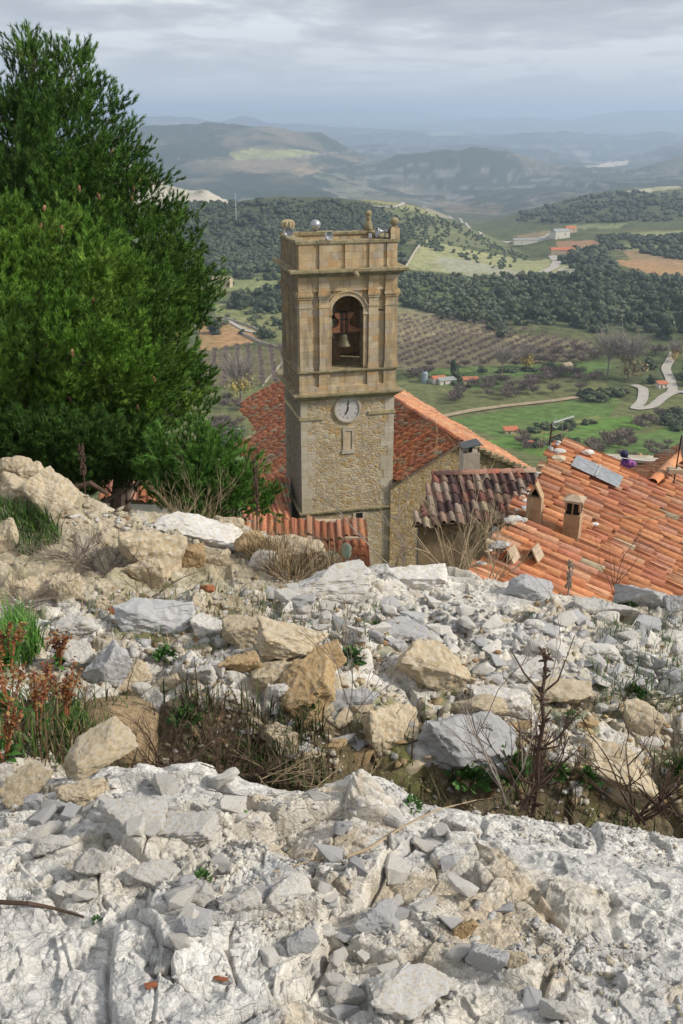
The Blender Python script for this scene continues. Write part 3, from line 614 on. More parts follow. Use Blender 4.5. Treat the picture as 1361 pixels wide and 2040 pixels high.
# ================================================================ BUILDINGS
R = math.radians
def pip(x, y, poly):
    return bool(inpoly(np.array([x]), np.array([y]), poly)[0])
TILE_PAL = {
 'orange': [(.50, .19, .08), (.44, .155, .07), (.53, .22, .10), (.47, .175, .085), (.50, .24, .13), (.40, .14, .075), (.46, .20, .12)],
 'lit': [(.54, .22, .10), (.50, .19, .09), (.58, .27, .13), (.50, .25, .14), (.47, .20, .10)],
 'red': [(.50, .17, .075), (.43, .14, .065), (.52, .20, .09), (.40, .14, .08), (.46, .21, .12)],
 'old': [(.20, .075, .055), (.27, .10, .07), (.13, .065, .055), (.34, .20, .14), (.36, .25, .18), (.10, .055, .05), (.28, .15, .11)],
}
def tile_mesh(name, O, e, g, poly, pitch, tl, pal, seed, parent, sag=.04, lichen=.05, moss=(.30, .25, .17)):
    """barrel tiles laid on plane O + u e + v g (g points downslope); poly in (u, v)"""
    rs = np.random.RandomState(seed); O = Vector(O); e = Vector(e).normalized(); g = Vector(g).normalized(); n = g.cross(e)
    if n.z < 0: n = -n
    pu = [p[0] for p in poly]; pv = [p[1] for p in poly]
    U = np.arange(min(pu) + pitch / 2, max(pu), pitch); Vv = np.arange(min(pv) - tl, max(pv), tl)
    UU, VV = np.meshgrid(U, Vv); UU = UU.ravel(); VV = VV.ravel()
    uj = np.repeat(rs.uniform(-.02, .02, len(U))[None], len(Vv), 0).ravel()
    vj = np.repeat(rs.uniform(-.3, .3, len(U))[None] * tl, len(Vv), 0).ravel()
    vc = VV + vj + tl / 2
    keep = inpoly(UU, vc, poly); UU = UU[keep]; vc = vc[keep]; uj = uj[keep]; N = len(UU)
    k = 7; th = np.linspace(0, math.pi, k)
    sagv = sag * (vnoise(UU / 1.6, vc / 2.0, seed) - .5) * 2
    vs = []; cols = []; fs = []
    palarr = np.array(TILE_PAL[pal]); ci = rs.randint(0, len(palarr), N)
    base = palarr[ci] * rs.uniform(.78, 1.15, (N, 1))
    base *= np.array((.86, .97, 1.08)); li = rs.rand(N) < lichen; base[li] = np.array(moss) * rs.uniform(.8, 1.3, (li.sum(), 1))
    blot = vnoise(UU / 2.3 + 5, vc / 2.3, seed + 3); base *= (.82 + .36 * blot)[:, None]
    def part(r_up, r_dn, lift_up, lift_dn, du, sgn, Ln, colmul, rim):
        nonlocal vs, fs, cols
        tilt = rs.uniform(-.03, .03, N); j1 = rs.uniform(-.012, .012, N); hj = rs.uniform(-.006, .01, N)
        rings = []
        specs = [(r_up, lift_up, -Ln * .5 - tl * .1), (r_dn, lift_dn, Ln * .5 + tl * .08)]
        if rim: specs.append((r_dn * .80, lift_dn - .004, Ln * .5 + tl * .08))
        for r, lf, dv in specs:
            u = UU[:, None] + uj[:, None] + du + j1[:, None] - np.cos(th)[None] * r + tilt[:, None] * dv
            w_ = sgn * np.sin(th)[None] * r * .85 + lf + (sagv + hj)[:, None]
            v = np.repeat((vc + dv)[:, None], k, 1)
            rings.append(np.stack([u, v, w_ + 0 * u], -1))
        A = np.stack(rings, 1)                      # N, nr, k, 3
        nr = len(specs); o = sum(len(x) for x in vs); A2 = A.reshape(-1, 3)
        P = np.array(O)[None] + A2[:, :1] * np.array(e) + A2[:, 1:2] * np.array(g) + A2[:, 2:3] * np.array(n)
        b = np.arange(N)[:, None] * nr * k + o
        for rr in range(nr - 1):
            for i in range(k - 1):
                fs.append(np.concatenate([b + rr * k + i, b + rr * k + i + 1, b + (rr + 1) * k + i + 1, b + (rr + 1) * k + i], 1))
        vs.append(P); cols.append(np.repeat(base * colmul, nr * k, 0))
    part(pitch * .27, pitch * .34, pitch * .10, pitch * .20, 0, 1, tl, 1.0, True)
    part(pitch * .34, pitch * .30, pitch * .30, pitch * .36, pitch / 2, -1, tl, .9, False)
    me = npmesh(name, np.concatenate(vs), np.concatenate(fs), np.concatenate(cols))
    return link(name, me, M['tile'], parent)
def W(O, e, g, u, v, h=0):
    e = Vector(e).normalized(); g = Vector(g).normalized(); n = g.cross(e)
    if n.z < 0: n = -n
    return Vector(O) + e * u + g * v + n * h
def uvp(px, py, O, e, g):
    e = Vector(e).normalized(); g = Vector(g).normalized(); n = g.cross(e); P = on_plane(px, py, Vector(O), n) - Vector(O); return (P.dot(e), P.dot(g))
def deck(name, O, e, g, poly, parent, mat='mortar', th=.12, off=-.005):
    e = Vector(e).normalized(); g = Vector(g).normalized(); n = g.cross(e)
    if n.z < 0: n = -n
    return MB().prism([W(O, e, g, u, v, off) for u, v in poly], -n * th).build(name, M[mat], parent)
def caps(name, P, Q, r, L, pal, seed, parent, lift=.06, mortar=True):
    """row of ridge tiles from P to Q"""
    rs = np.random.RandomState(seed); P = Vector(P); Q = Vector(Q); d = Q - P; n = max(1, int(d.length / L)); d.normalize(); s = d.cross(Vector((0, 0, 1))).normalized(); up = s.cross(d)
    V = []; Fc = []; Cc = []; k = 7
    for i in range(n):
        c = np.array(TILE_PAL[pal][rs.randint(len(TILE_PAL[pal]))]) * rs.uniform(.85, 1.15)
        a = P + d * (i * L - .03); b = P + d * ((i + 1) * L + .03); j = rs.uniform(-.012, .012)
        o = len(V)
        for q, rr, lf in ((a, r * .88, lift), (b, r, lift + .02), (b, r * .82, lift + .01)):
            for t in range(k):
                th = math.pi * t / (k - 1); V.append(tuple(q + s * (-math.cos(th) * rr + j) + up * (math.sin(th) * rr * .8 + lf - r * .4))); Cc.append(c)
        for m in (0, 1):
            for t in range(k - 1): Fc.append((o + m * k + t, o + m * k + t + 1, o + (m + 1) * k + t + 1, o + (m + 1) * k + t))
    return link(name, npmesh(name, V, Fc, np.array(Cc)), M['tile'], parent)
def up3(v): return Vector((v[0], v[1], 0))

# ---------------------------------------------------------------- bell tower
TA = R(14.2); TY = 49.4
TX = TY * float(ray(599.5, 834)[0]); WID, DEP = 5.0, 4.15
def tz(py): return TY * float(ray(599.5, py)[1])
Z0 = -27.0
tower = thing('bell_tower', (TX, TY, Z0), TA, 'tall square golden stone bell tower with a round white clock and open arched belfry', 'tower')
def lz(py): return tz(py) - Z0
z_led, z_cor, z_l2, z_cap, z_top, z_par = lz(1026), lz(797), lz(743), lz(583), lz(549), lz(487)
# shaft
MB().box(0, WID, 0, DEP, 0, z_cor - .02).build('shaft', M['rubble'], tower)
for (cx_, cy_, sx_, sy_) in ((0, 0, 1, 1), (WID, 0, -1, 1), (0, DEP, 1, -1), (WID, DEP, -1, -1)):
    q = MB(); rs = random.Random(3); z = .2
    while z < z_cor - .5:
        h = rs.uniform(.32, .5); a = rs.choice([.35, .55, .75]); b = rs.choice([.3, .5, .7])
        x0, x1 = sorted((cx_ - sx_ * .012, cx_ + sx_ * (a if sx_ > 0 else b))); y0, y1 = sorted((cy_ - sy_ * .012, cy_ + sy_ * (b if sx_ > 0 else a)))
        q.box(x0, x1, y0, y1, z, z + h - .004); z += h
    q.build('quoin', M['quoin'], tower)

def ledge(z0, z1, pr, mat='mossy', name='ledge', x0=0, x1=WID, y0=0, y1=DEP, steps=3):
    b = MB()
    for k in range(steps):
        p = pr * (k + 1) / steps; b.box(x0 - p, x1 + p, y0 - p, y1 + p, z0 + (z1 - z0) * k / steps + (.003 if k else 0), z0 + (z1 - z0) * (k + 1) / steps)
    return b.build(name, M[mat], tower)
ledge(z_led - .12, z_led + .12, .16)
ledge(z_cor - .05, z_cor + .28, .38, steps=4)
MB().box(-.07, 1.25, -.07, .02, lz(835) - .1, lz(835) + .08).box(-.07, .02, .021, DEP, lz(835) - .1, lz(835) + .08).build('moulding', M['trim'], tower)
MB().box(3.6, WID + .07, -.07, .02, lz(831) - .1, lz(831) + .08).build('moulding', M['trim'], tower)
# pedestal storey
MB().box(0.04, WID - .04, .04, DEP - .04, z_cor + .28, z_l2 - .1).build('pedestal_wall', M['ashlar'], tower)
b = MB()
PIL = [(-.02, .62), (1.0, 1.5), (3.55, 4.05), (4.42, 5.02)]
for x0, x1 in PIL: b.box(x0 - .04, x1 + .04, -.06, .08, z_cor + .285, z_l2 - .1)
b.box(-.08, WID + .08, -.1, .06, z_cor + .283, z_cor + .62)
for y0, y1 in [(-.02, .6), (1.0, 1.35), (2.8, 3.15), (3.55, 4.17)]: b.box(-.06, .08, y0 - .03, y1 + .03, z_cor + .286, z_l2 - .1); b.box(WID - .08, WID + .06, y0 - .03, y1 + .03, z_cor + .286, z_l2 - .1)
b.build('pedestal_strip', M['ashlar'], tower)
ledge(z_l2 - .1, z_l2 + .06, .16, steps=2)
# belfry walls with arched openings
AR = dict(cx=2.47, hw=.83, zs=lz(627), z0=z_l2 + .06)
def arch_wall(L, y_out, thick, cx_, hw, z0, zs, z1):
    """wall in local frame x in 0..L, outer face y=0, inner y=thick; returns list of prisms"""
    P = []; n = 14
    P.append([(0, z0), (cx_ - hw, z0), (cx_ - hw, zs), (0, zs)]); P.append([(cx_ + hw, z0), (L, z0), (L, zs), (cx_ + hw, zs)])
    arc = [(cx_ - hw * math.cos(math.pi * i / n), zs + hw * math.sin(math.pi * i / n)) for i in range(n + 1)]
    for i in range(n):
        a_, b_ = arc[i], arc[i + 1]
        if i == 0: P.append([(0, zs), a_, b_, (b_[0], z1), (0, z1)])
        elif i == n - 1: P.append([a_, (L, zs), (L, z1), (a_[0], z1)])
        else: P.append([a_, b_, (b_[0], z1), (a_[0], z1)])
    return P
TH = .7; bw = MB(); zt = z_top - .3
for pr in arch_wall(WID - .1, 0, TH, AR['cx'] - .05, AR['hw'], AR['z0'], AR['zs'], zt):
    bw.prism([Vector((.05 + x, .05, z)) for x, z in pr], Vector((0, TH, 0)))
for pr in arch_wall(WID - .1, 0, TH, 2.1, .55, AR['z0'] + .9, AR['zs'] + .1, zt):
    bw.prism([Vector((.05 + x, DEP - .05, z)) for x, z in pr], Vector((0, -TH, 0)))
bw.box(.06, WID - .06, DEP - .05 - TH, DEP - .06, AR['z0'], AR['z0'] + .9)
for pr in arch_wall(DEP - 1.5 - .0, 0, TH, (DEP - 1.5) / 2, .30, AR['z0'], AR['zs'], zt):
    bw.prism([Vector((.05, .75 + x, z)) for x, z in pr], Vector((TH, 0, 0)))
    bw.prism([Vector((WID - .05, .75 + x, z)) for x, z in pr], Vector((-TH, 0, 0)))
bw.build('belfry_wall', M['ashlar'], tower)
pb = MB(); zc0 = lz(604); zc1 = z_cap
def pilaster(b, x0, x1, z0, z1):
    b.box(x0, x1, -.10, .06, z0, z1)
    b.box(x0 - .05, x1 + .05, -.16, .06, z0, z0 + .16); b.box(x0 - .025, x1 + .025, -.13, .06, z0 + .16, z0 + .30)
    for k, (hh, pr) in enumerate([(.10, .03), (.12, .07), (.09, .04)]): pass
    b.box(x0 - .03, x1 + .03, -.13, .06, z1 - .78, z1 - .70)
    b.box(x0 - .04, x1 + .04, -.15, .06, z1 - .34, z1 - .22); b.box(x0 - .08, x1 + .08, -.20, .06, z1 - .22, z1 - .10); b.box(x0 - .05, x1 + .05, -.16, .06, z1 - .10, z1)
for i, (x0, x1) in enumerate(PIL):
    m_ = MB(); pilaster(m_, x0, x1, z_l2 + .062, z_cap); o_ = m_.build('pilaster', M['ashlar'], tower)
# side pilasters on the west and east flanks
for side in (0, 1):
    for (y0, y1) in [(-.02, .55), (.95, 1.25), (2.9, 3.2), (3.6, 4.17)]:
        m_ = MB(); pilaster(m_, y0, y1, z_l2 + .064, z_cap - .002)
        for i, v in enumerate(m_.v):
            x, y, z = v
            m_.v[i] = (y, x, z) if side == 0 else (WID - y, x, z)
        m_.build('pilaster', M['ashlar'], tower)
# entablature: architrave, frieze, pilaster strips, cornice
en = MB(); en.box(-.04, WID + .04, -.04, DEP + .04, z_cap + .004, z_cap + .12); en.box(0, WID, 0, DEP, z_cap + .12, z_top - .1)
for x0, x1 in PIL: en.box(x0 - .02, x1 + .02, -.09, .05, z_cap + .008, z_top - .1)
for y0, y1 in [(-.02, .55), (.95, 1.25), (2.9, 3.2), (3.6, 4.17)]: en.box(-.09, .05, y0, y1, z_cap + .01, z_top - .1)
en.build('entablature', M['ashlar'], tower)
c_ = MB()
for k, (p, a, b_) in enumerate([(.14, -.1, 0), (.28, 0, .08), (.42, .08, .15), (.50, .15, .27)]):
    c_.box(-p, WID + p, -p, DEP + p, z_top + a + (.002 if k else 0), z_top + b_)
c_.build('cornice', M['mossy'], tower)
# arch moulding
am = MB(); n = 20; cxA, hw, zs = AR['cx'], AR['hw'], AR['zs']
for i in range(n):
    a0, a1 = math.pi * i / n, math.pi * (i + 1) / n
    for r0, r1, yy in ((hw, hw + .20, -.02), (hw + .203, hw + .27, -.07)):
        pts = [Vector((cxA - r * math.cos(a), yy, zs + r * math.sin(a))) for r, a in ((r0, a0), (r1, a0), (r1, a1), (r0, a1))]
        am.prism(pts, Vector((0, .09 - yy, 0)))
for s_ in (-1, 1):
    x0, x1 = sorted((cxA + s_ * (hw - .03), cxA + s_ * (hw + .30))); am.box(x0, x1, -.07, .12, zs - .12, zs - .003)
    x0, x1 = sorted((cxA + s_ * hw, cxA + s_ * (hw + .22))); am.box(x0, x1, -.025, .1, z_l2 + .07, zs - .12)
am.build('arch_moulding', M['ashlar'], tower)
# parapet
pw = MB(); zp0 = z_top + .27; zp1 = z_par
for (x0, x1, y0, y1) in ((0, WID, 0, .34), (0, WID, DEP - .34, DEP), (0, .34, .34, DEP - .34), (WID - .34, WID, .34, DEP - .34)): pw.box(x0, x1, y0, y1, zp0, zp1)
pw.build('parapet', M['ashlar'], tower)
st = MB()
for x0, x1 in [(.0, .78), (1.02, 2.16), (2.32, 3.36), (3.56, 4.28), (4.46, 5.0)]: st.box(x0, x1, -.075, .02, zp0 + .003, zp1 - .02)
for y0, y1 in [(0, .7), (.95, 1.6), (1.85, 2.5), (2.75, 3.3), (3.5, 4.15)]: st.box(-.075, .02, y0 + .002, y1, zp0 + .004, zp1 - .02)
st.build('parapet_panels', M['ashlar'], tower)
cp = MB(); rs = random.Random(5)
x = -.12
while x < WID + .1:
    l = min(rs.uniform(.7, 1.2), WID + .12 - x)
    cp.box(x, x + l - .012, -.13, .42, zp1 + .001, zp1 + .13 + rs.uniform(-.02, .02)); cp.box(x, x + l - .012, DEP - .42, DEP + .13, zp1 + .001, zp1 + .13 + rs.uniform(-.03, .02)); x += l
for xa, xb in ((-.13, .42), (WID - .42, WID + .13)):
    y = .43
    while y < DEP - .44:
        l = min(rs.uniform(.6, 1.0), DEP - .43 - y); cp.box(xa, xb, y, y + l - .012, zp1 + .001, zp1 + .13 + rs.uniform(-.03, .03)); y += l
cp.build('coping', M['mossy'], tower)
MB().box(.34, WID - .34, .34, DEP - .34, z_top - .3, zp0 + .25).build('terrace_floor', M['trim'], tower)
MB().box(.75, WID - .75, .75, DEP - .75, z_l2 - .1, z_l2 + .05).build('belfry_floor', M['mortar'], tower)
MB().tube([(2.75, -.5, z_top + .1), (2.75, -.95, z_top - .02)], .13, .10, 10).build('waterspout', M['mossy'], tower)
# clock: face, rim, numerals, hands
ck = bpy.data.objects.new('clock', None)
cxk, czk, rk = (692.5 - 599.5) / 37.5, lz(821), .60
rim = MB(); n = 40
prof = [(rk, -.03), (rk + .02, -.10), (rk + .12, -.10), (rk + .15, -.02)]
bpy.data.objects.remove(ck)
face = MB().lathe([(rk + .01, -.05), (rk + .01, 0.02)], (cxk, 0, czk), 48, 'Y').build('clock_face', M['clock'], tower)
vs = []; fs = []
for k, (r, y) in enumerate(prof):
    for i in range(n): a = 2 * math.pi * i / n; vs.append((cxk + r * math.cos(a), y, czk + r * math.sin(a)))
for k in range(3):
    for i in range(n): fs.append((k * n + i, k * n + (i + 1) % n, (k + 1) * n + (i + 1) % n, (k + 1) * n + i))
MB().add(vs, fs).build('clock_rim', M['plaster'], face)
ROM = ['XII', 'I', 'II', 'III', 'IIII', 'V', 'VI', 'VII', 'VIII', 'IX', 'X', 'XI']
def stroke(b, a, c, w_, y):
    a = Vector((a[0], 0, a[1])); c = Vector((c[0], 0, c[1])); d = (c - a).normalized(); p = Vector((-d.z, 0, d.x)) * w_ / 2
    b.prism([Vector((v.x, y, v.z)) for v in (a - p, a + p, c + p, c - p)], Vector((0, .006, 0)))
for hI, txt in enumerate(ROM):
    nm = MB(); th = math.pi / 2 - hI * math.pi / 6; rad = Vector((math.cos(th), math.sin(th))); tan = Vector((math.sin(th), -math.cos(th)))
    wd = {'I': .022, 'V': .05, 'X': .05}; tot = sum(wd[c] for c in txt); x = -tot / 2
    for c in txt:
        m0 = x + wd[c] / 2
        def PT(u, v): q_ = rad * (.47 + v * .05) + tan * u; return (cxk + q_.x, czk + q_.y)
        if c == 'I': stroke(nm, PT(m0, -1), PT(m0, 1), .008, -.058)
        elif c == 'V': stroke(nm, PT(m0 - .018, 1), PT(m0, -1), .008, -.058); stroke(nm, PT(m0 + .018, 1), PT(m0, -1), .006, -.058)
        else: stroke(nm, PT(m0 - .018, 1), PT(m0 + .018, -1), .008, -.058); stroke(nm, PT(m0 + .018, 1), PT(m0 - .018, -1), .006, -.058)
        x += wd[c]
    nm.build('numeral', M['shedroof'], face)
def hand(deg, L, wmax):
    b = MB(); th = R(90 - deg); d = Vector((math.cos(th), 0, math.sin(th))); p = Vector((-d.z, 0, d.x)); c0 = Vector((cxk, -.075, czk))
    out = [(-.12, .02), (-.04, .035), (.05, .02), (.45, .014), (.58, wmax), (.66, .018), (.74, wmax * .6), (1, .0)]
    pts = [c0 + d * (L * t if t > 0 else t) + p * w_ for t, w_ in out] + [c0 + d * (L * t if t > 0 else t) - p * w_ for t, w_ in out[-2::-1]]
    b.prism(pts, Vector((0, .01, 0))); return b.build('clock_hand', M['iron'], face)
hand(4, .46, .05); hand(204, .34, .055)
# niche window and slit window
zn0, zn1, xn = lz(902), lz(866), (694.5 - 599.5) / 37.5
b = MB(); b.box(xn - .30, xn - .19, -.05, .02, zn0 - .02, zn1 + .02); b.box(xn + .19, xn + .30, -.05, .02, zn0 - .02, zn1 + .02)
b.box(xn - .36, xn + .36, -.07, .02, zn0 - .22, zn0 - .023); b.box(xn - .32, xn + .32, -.055, .02, zn1 + .023, zn1 + .22)
fr = b.build('niche', M['quoin'], tower)
MB().box(xn - .187, xn + .187, -.012, .02, zn0, zn1).build('niche_back', M['tan_render'], fr)
zw0, zw1, xw = lz(1056), lz(1032), (717.5 - 601) / 37.0
b = MB(); b.box(xw - .34, xw - .19, -.04, .02, zw0 - .1, zw1 + .16); b.box(xw + .19, xw + .34, -.04, .02, zw0 - .1, zw1 + .16); b.box(xw - .187, xw + .187, -.045, .02, zw1 + .003, zw1 + .17)
fr = b.build('window', M['quoin'], tower); MB().box(xw - .187, xw + .187, -.013, .02, zw0 - .1, zw1).build('opening', M['dark'], fr)

# bell with wooden yoke, hung in the front arch
bx = (690 - 600) / 37.3; bz = lz(699)
bell = thing('church_bell', (TX, TY, Z0), TA, 'bronze bell hanging from a carved reddish wooden yoke in the front belfry arch', 'bell')
MB().lathe([(.40, 0), (.41, .03), (.37, .10), (.30, .22), (.25, .38), (.225, .54), (.20, .60), (.12, .66), (.02, .67)], (bx, .55, bz), 28).build('bell_body', M['bronze'], bell, True)
y0 = .42
yk = [(-.90, .72), (-.90, .88), (-.62, .93), (-.34, 1.05), (-.25, 1.22), (-.30, 1.40), (-.45, 1.52), (-.50, 1.72), (.50, 1.72), (.45, 1.52), (.30, 1.40), (.25, 1.22), (.34, 1.05), (.62, .93), (.90, .88), (.90, .72)]
half = [p for p in yk[:8]] + [(0, 1.72), (0, .70)]
for s_ in (1,):
    MB().prism([Vector((bx + x, y0, bz + z)) for x, z in yk], Vector((0, .28, 0))).build('yoke', M['wood'], bell)
ib = MB()
for x in (-.16, -.07, .07, .16): ib.box(bx + x - .018, bx + x + .018, y0 - .03, y0 - .004, bz + .62, bz + 1.78)
ib.box(bx - .22, bx + .22, y0 - .04, y0 - .006, bz + 1.38, bz + 1.43); ib.box(bx - .2, bx + .2, y0 - .03, y0 + .3, bz + 1.723, bz + 1.77)
ib.tube([(bx - .98, .55, bz + .8), (bx + .98, .55, bz + .8)], .035, .035, 8); ib.build('iron_straps', M['iron'], bell)
MB().box(AR['cx'] - .80, AR['cx'] + .1, 1.9, 2.05, bz + 1.15, bz + 1.32).build('cross_beam', M['darkwood'], tower)
MB().box(1.95, 2.6, 2.0, 2.4, z_l2 + .055, z_l2 + 1.0).build('plinth', M['plaster2'], tower)
# finials
def finial(x, y, name, lab, kind):
    f = thing('stone_finial', Matrix.Rotation(TA, 4, 'Z') @ Vector((x, y, 0)) + Vector((TX, TY, Z0 + zp1 + .125)), TA, lab, 'finial', 'carved finials on the parapet corners')
    if kind == 'ball':
        f.scale = (.85, .85, .8)
        MB().box(-.27, .27, -.24, .24, 0, .62).box(-.21, .21, -.19, .19, .62, .72).build('pedestal', M['ashlar'], f)
        MB().lathe([(.14, .70), (.12, .80), (.20, .86), (.26, 1.0), (.25, 1.10), (.16, 1.22), (.03, 1.28)], (0, 0, 0), 14).build('ball', M['mossy'], f, True)
    elif kind == 'tall':
        f.scale = (.8, .8, .8)
        MB().lathe([(.30, 0), (.28, .35), (.18, .60), (.14, .72), (.20, .80), (.13, .86), (.2, .95), (.23, 1.08), (.17, 1.22), (.03, 1.28)], (0, 0, 0), 14).build('urn', M['mossy'], f, True)
    else:
        b = MB(); n = 22; prof = [(.10, .0), (.14, .10), (.26, .22), (.33, .42), (.31, .58), (.18, .66), (.03, .68)]; vs = []; fs = []
        for r, z in prof:
            for i in range(n): a = 2 * math.pi * i / n; rr = r * (1 + (.12 if i % 2 else -.08)); vs.append((rr * math.cos(a), rr * math.sin(a), z))
        for k in range(len(prof) - 1):
            for i in range(n): fs.append((k * n + i, k * n + (i + 1) % n, (k + 1) * n + (i + 1) % n, (k + 1) * n + i))
        b.add(vs, fs); b.build('fluted_urn', M['trim'], f)
        MB().box(-.2, .2, -.2, .2, -.003, .06).build('pedestal', M['trim'], f)
finial(WID - .12, .15, 'f', 'square stone finial with round ball on the front right parapet corner', 'ball')
finial(WID - .35, DEP - .1, 'f', 'tall slender stone urn finial on the back right parapet corner', 'tall')
finial(.28, DEP - .3, 'f', 'fluted pale stone urn on the back left parapet corner', 'flute')
def horn(x, y, z, yaw, lab, s=1.0):
    p = Matrix.Rotation(TA, 4, 'Z') @ Vector((x, y, 0)) + Vector((TX, TY, Z0 + zp1 + .13 + z))
    h = thing('horn_speaker', p, TA + yaw, lab, 'loudspeaker', 'loudspeakers on top of the bell tower')
    MB().lathe([(.06 * s, .0), (.07 * s, .12 * s), (.11 * s, .25 * s), (.19 * s, .38 * s), (.30 * s, .46 * s), (.29 * s, .465 * s), (.10 * s, .26 * s), (.03 * s, .2 * s)], (0, 0, 0), 18, 'X').build('horn', M['zinc'], h, True)
    MB().lathe([(.09 * s, -.16 * s), (.10 * s, -.1 * s), (.08 * s, .02 * s)], (0, 0, 0), 12, 'X').build('driver', M['zinc'], h, True)
    MB().box(-.02, .02, -.02, .02, -z - .02, 0).box(-.08, .08, -.05, .05, -z - .015, -z + .02).build('bracket', M['iron'], h); return h
horn(4.45, .28, .34, R(182), 'grey horn loudspeaker pointing left beside the front right finial', .95)
horn(1.45, .22, .25, R(-75), 'small grey horn loudspeaker on the middle of the front parapet', .7)
horn(.10, 2.9, .2, R(-100), 'pale horn loudspeaker below the fluted urn on the left parapet', .85)
sp = thing('siren_dome', Matrix.Rotation(TA, 4, 'Z') @ Vector((1.75, DEP - .25, 0)) + Vector((TX, TY, Z0 + zp1 + .12)), TA, 'shiny round metal globe on a short post on the rear parapet', 'globe')
MB().lathe([(.02, .10), (.14, .13), (.23, .22), (.27, .36), (.25, .50), (.15, .60), (.02, .64)], (0, 0, 0), 22).build('globe', M['zinc'], sp, True)
MB().box(-.03, .03, -.03, .03, -.01, .12).build('post', M['iron'], sp)
fl = thing('floodlight', Matrix.Rotation(TA, 4, 'Z') @ Vector((3.7, .3, 0)) + Vector((TX, TY, Z0 + zp1 + .12)), TA, 'tiny white lamp box on the right of the front parapet', 'floodlight')
MB().box(-.07, .07, -.05, .05, .06, .26).build('housing', M['white'], fl); MB().box(-.02, .02, -.02, .02, -.01, .06).build('stem', M['iron'], fl)

# ---------------------------------------------------------------- church nave
CA = R(20.3); ux = Vector((math.cos(CA), math.sin(CA), 0)); wz = Vector((-math.sin(CA), math.cos(CA), 0)); SL = .505
apex = at(915, 877, 51.8)
gL = (-ux + Vector((0, 0, -SL))).normalized(); gR = (ux + Vector((0, 0, -SL))).normalized()
nave = thing('church_nave', apex, 0, 'long stone church with a gabled clay tile roof behind the bell tower', 'church')
def sub(v): return Vector(v) - apex
O0 = Vector((0, 0, 0))
k_ = math.sqrt(1 + SL * SL)
# gL slope: u along wz (ridge), v downslope; left outline taken from where the roof ends
def uvL(px, py): return uvp(px, py, apex, wz, gL)
pts = [uvL(478, 806), uvL(514, 864), uvL(471, 886), uvL(476, 925), uvL(512, 957)]
Lf = pts[0][0]
polyL = [(-.35, 0), (Lf, 0), pts[0], pts[1], pts[2], pts[4], (5.2, uvL(560, 928)[1]), (5.0, 4.25 * k_ * .92), (-.35, 3.95)]
deck('roof_deck', O0, wz, gL, polyL, nave, 'mortar', .14)
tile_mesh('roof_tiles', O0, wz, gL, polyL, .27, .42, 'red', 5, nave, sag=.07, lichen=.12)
polyR = [(-.3, 0), (-.3, 5.8), (6, 5.75), (14, 5.9), (Lf, 6.1), (Lf, 0)]
deck('roof_deck', O0, wz, gR, polyR, nave, 'mortar', .14)
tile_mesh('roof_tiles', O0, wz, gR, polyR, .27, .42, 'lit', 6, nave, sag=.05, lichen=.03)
caps('ridge_tiles', W(O0, wz, gL, -.35, 0, .05), W(O0, wz, gL, Lf, 0, .05), .15, .42, 'red', 8, nave)
rk_ = MB()
for v in np.arange(.2, 5.5, .42):
    c = W(O0, wz, gR, -.25, v, .02); rk_.box(c.x - .2, c.x + .2, c.y - .12, c.y + .14, c.z - .10, c.z + .06, .03)
rk_.build('verge_mortar', M['mossy'], nave)
# walls: gable toward the viewer and side walls
def wall_poly(b, pts3, depth):
    b.prism(pts3, depth)
wl = MB(); zb = -27 - apex.z
ins = .12
wl.prism([-ux * 4.0 + Vector((0, 0, -4.0 * SL - ins)), Vector((0, 0, -ins)), ux * 4.95 + Vector((0, 0, -4.95 * SL - ins)), ux * 4.95 + Vector((0, 0, zb)), -ux * 4.0 + Vector((0, 0, zb))], wz * 4.9)
rl = 6.3
pf = polyL
rA = pts[4][1] / k_; 
wl.prism([-ux * 5.3 + wz * 5.3 + Vector((0, 0, -5.3 * SL - ins)), wz * 5.3 + Vector((0, 0, -ins)), ux * 4.95 + wz * 5.3 + Vector((0, 0, -4.95 * SL - ins)), ux * 4.95 + wz * 5.3 + Vector((0, 0, zb)), -ux * 5.3 + wz * 5.3 + Vector((0, 0, zb))], wz * (Lf - 5.8))
rr_ = pts[2][1] / k_ - .35; u2 = pts[1][0]
wl.prism([-ux * rr_ + wz * (pts[4][0] + .3) + Vector((0, 0, -rr_ * SL - ins)), -ux * 5.32 + wz * (pts[4][0] + .3) + Vector((0, 0, -5.32 * SL - ins)), -ux * 5.32 + wz * (pts[4][0] + .3) + Vector((0, 0, zb)), -ux * rr_ + wz * (pts[4][0] + .3) + Vector((0, 0, zb))], wz * (u2 - pts[4][0] - .8))
wl.build('wall', M['wallrub'], nave)
# shaded lean-to roof at the tower's left foot
lo = at(520, 965, 51.5); ex = Vector((math.cos(TA), math.sin(TA), 0)); gd = (Vector((math.sin(TA), -math.cos(TA), 0)) + Vector((0, 0, -.42))).normalized()
lean = thing('lean_to', lo, 0, 'low dark red tiled lean-to shaded at the left foot of the bell tower', 'lean-to')
poly = [uvp(492, 968, lo, ex, gd), uvp(572, 950, lo, ex, gd), uvp(572, 1100, lo, ex, gd), uvp(480, 1110, lo, ex, gd)]
deck('roof_deck', O0, ex, gd, poly, lean); tile_mesh('roof_tiles', O0, ex, gd, poly, .27, .42, 'red', 15, lean)
P_ = [W(O0, ex, gd, *p_, -.14) for p_ in poly]; MB().prism(P_, Vector((0, 0, -6))).build('wall', M['wallrub'], lean)

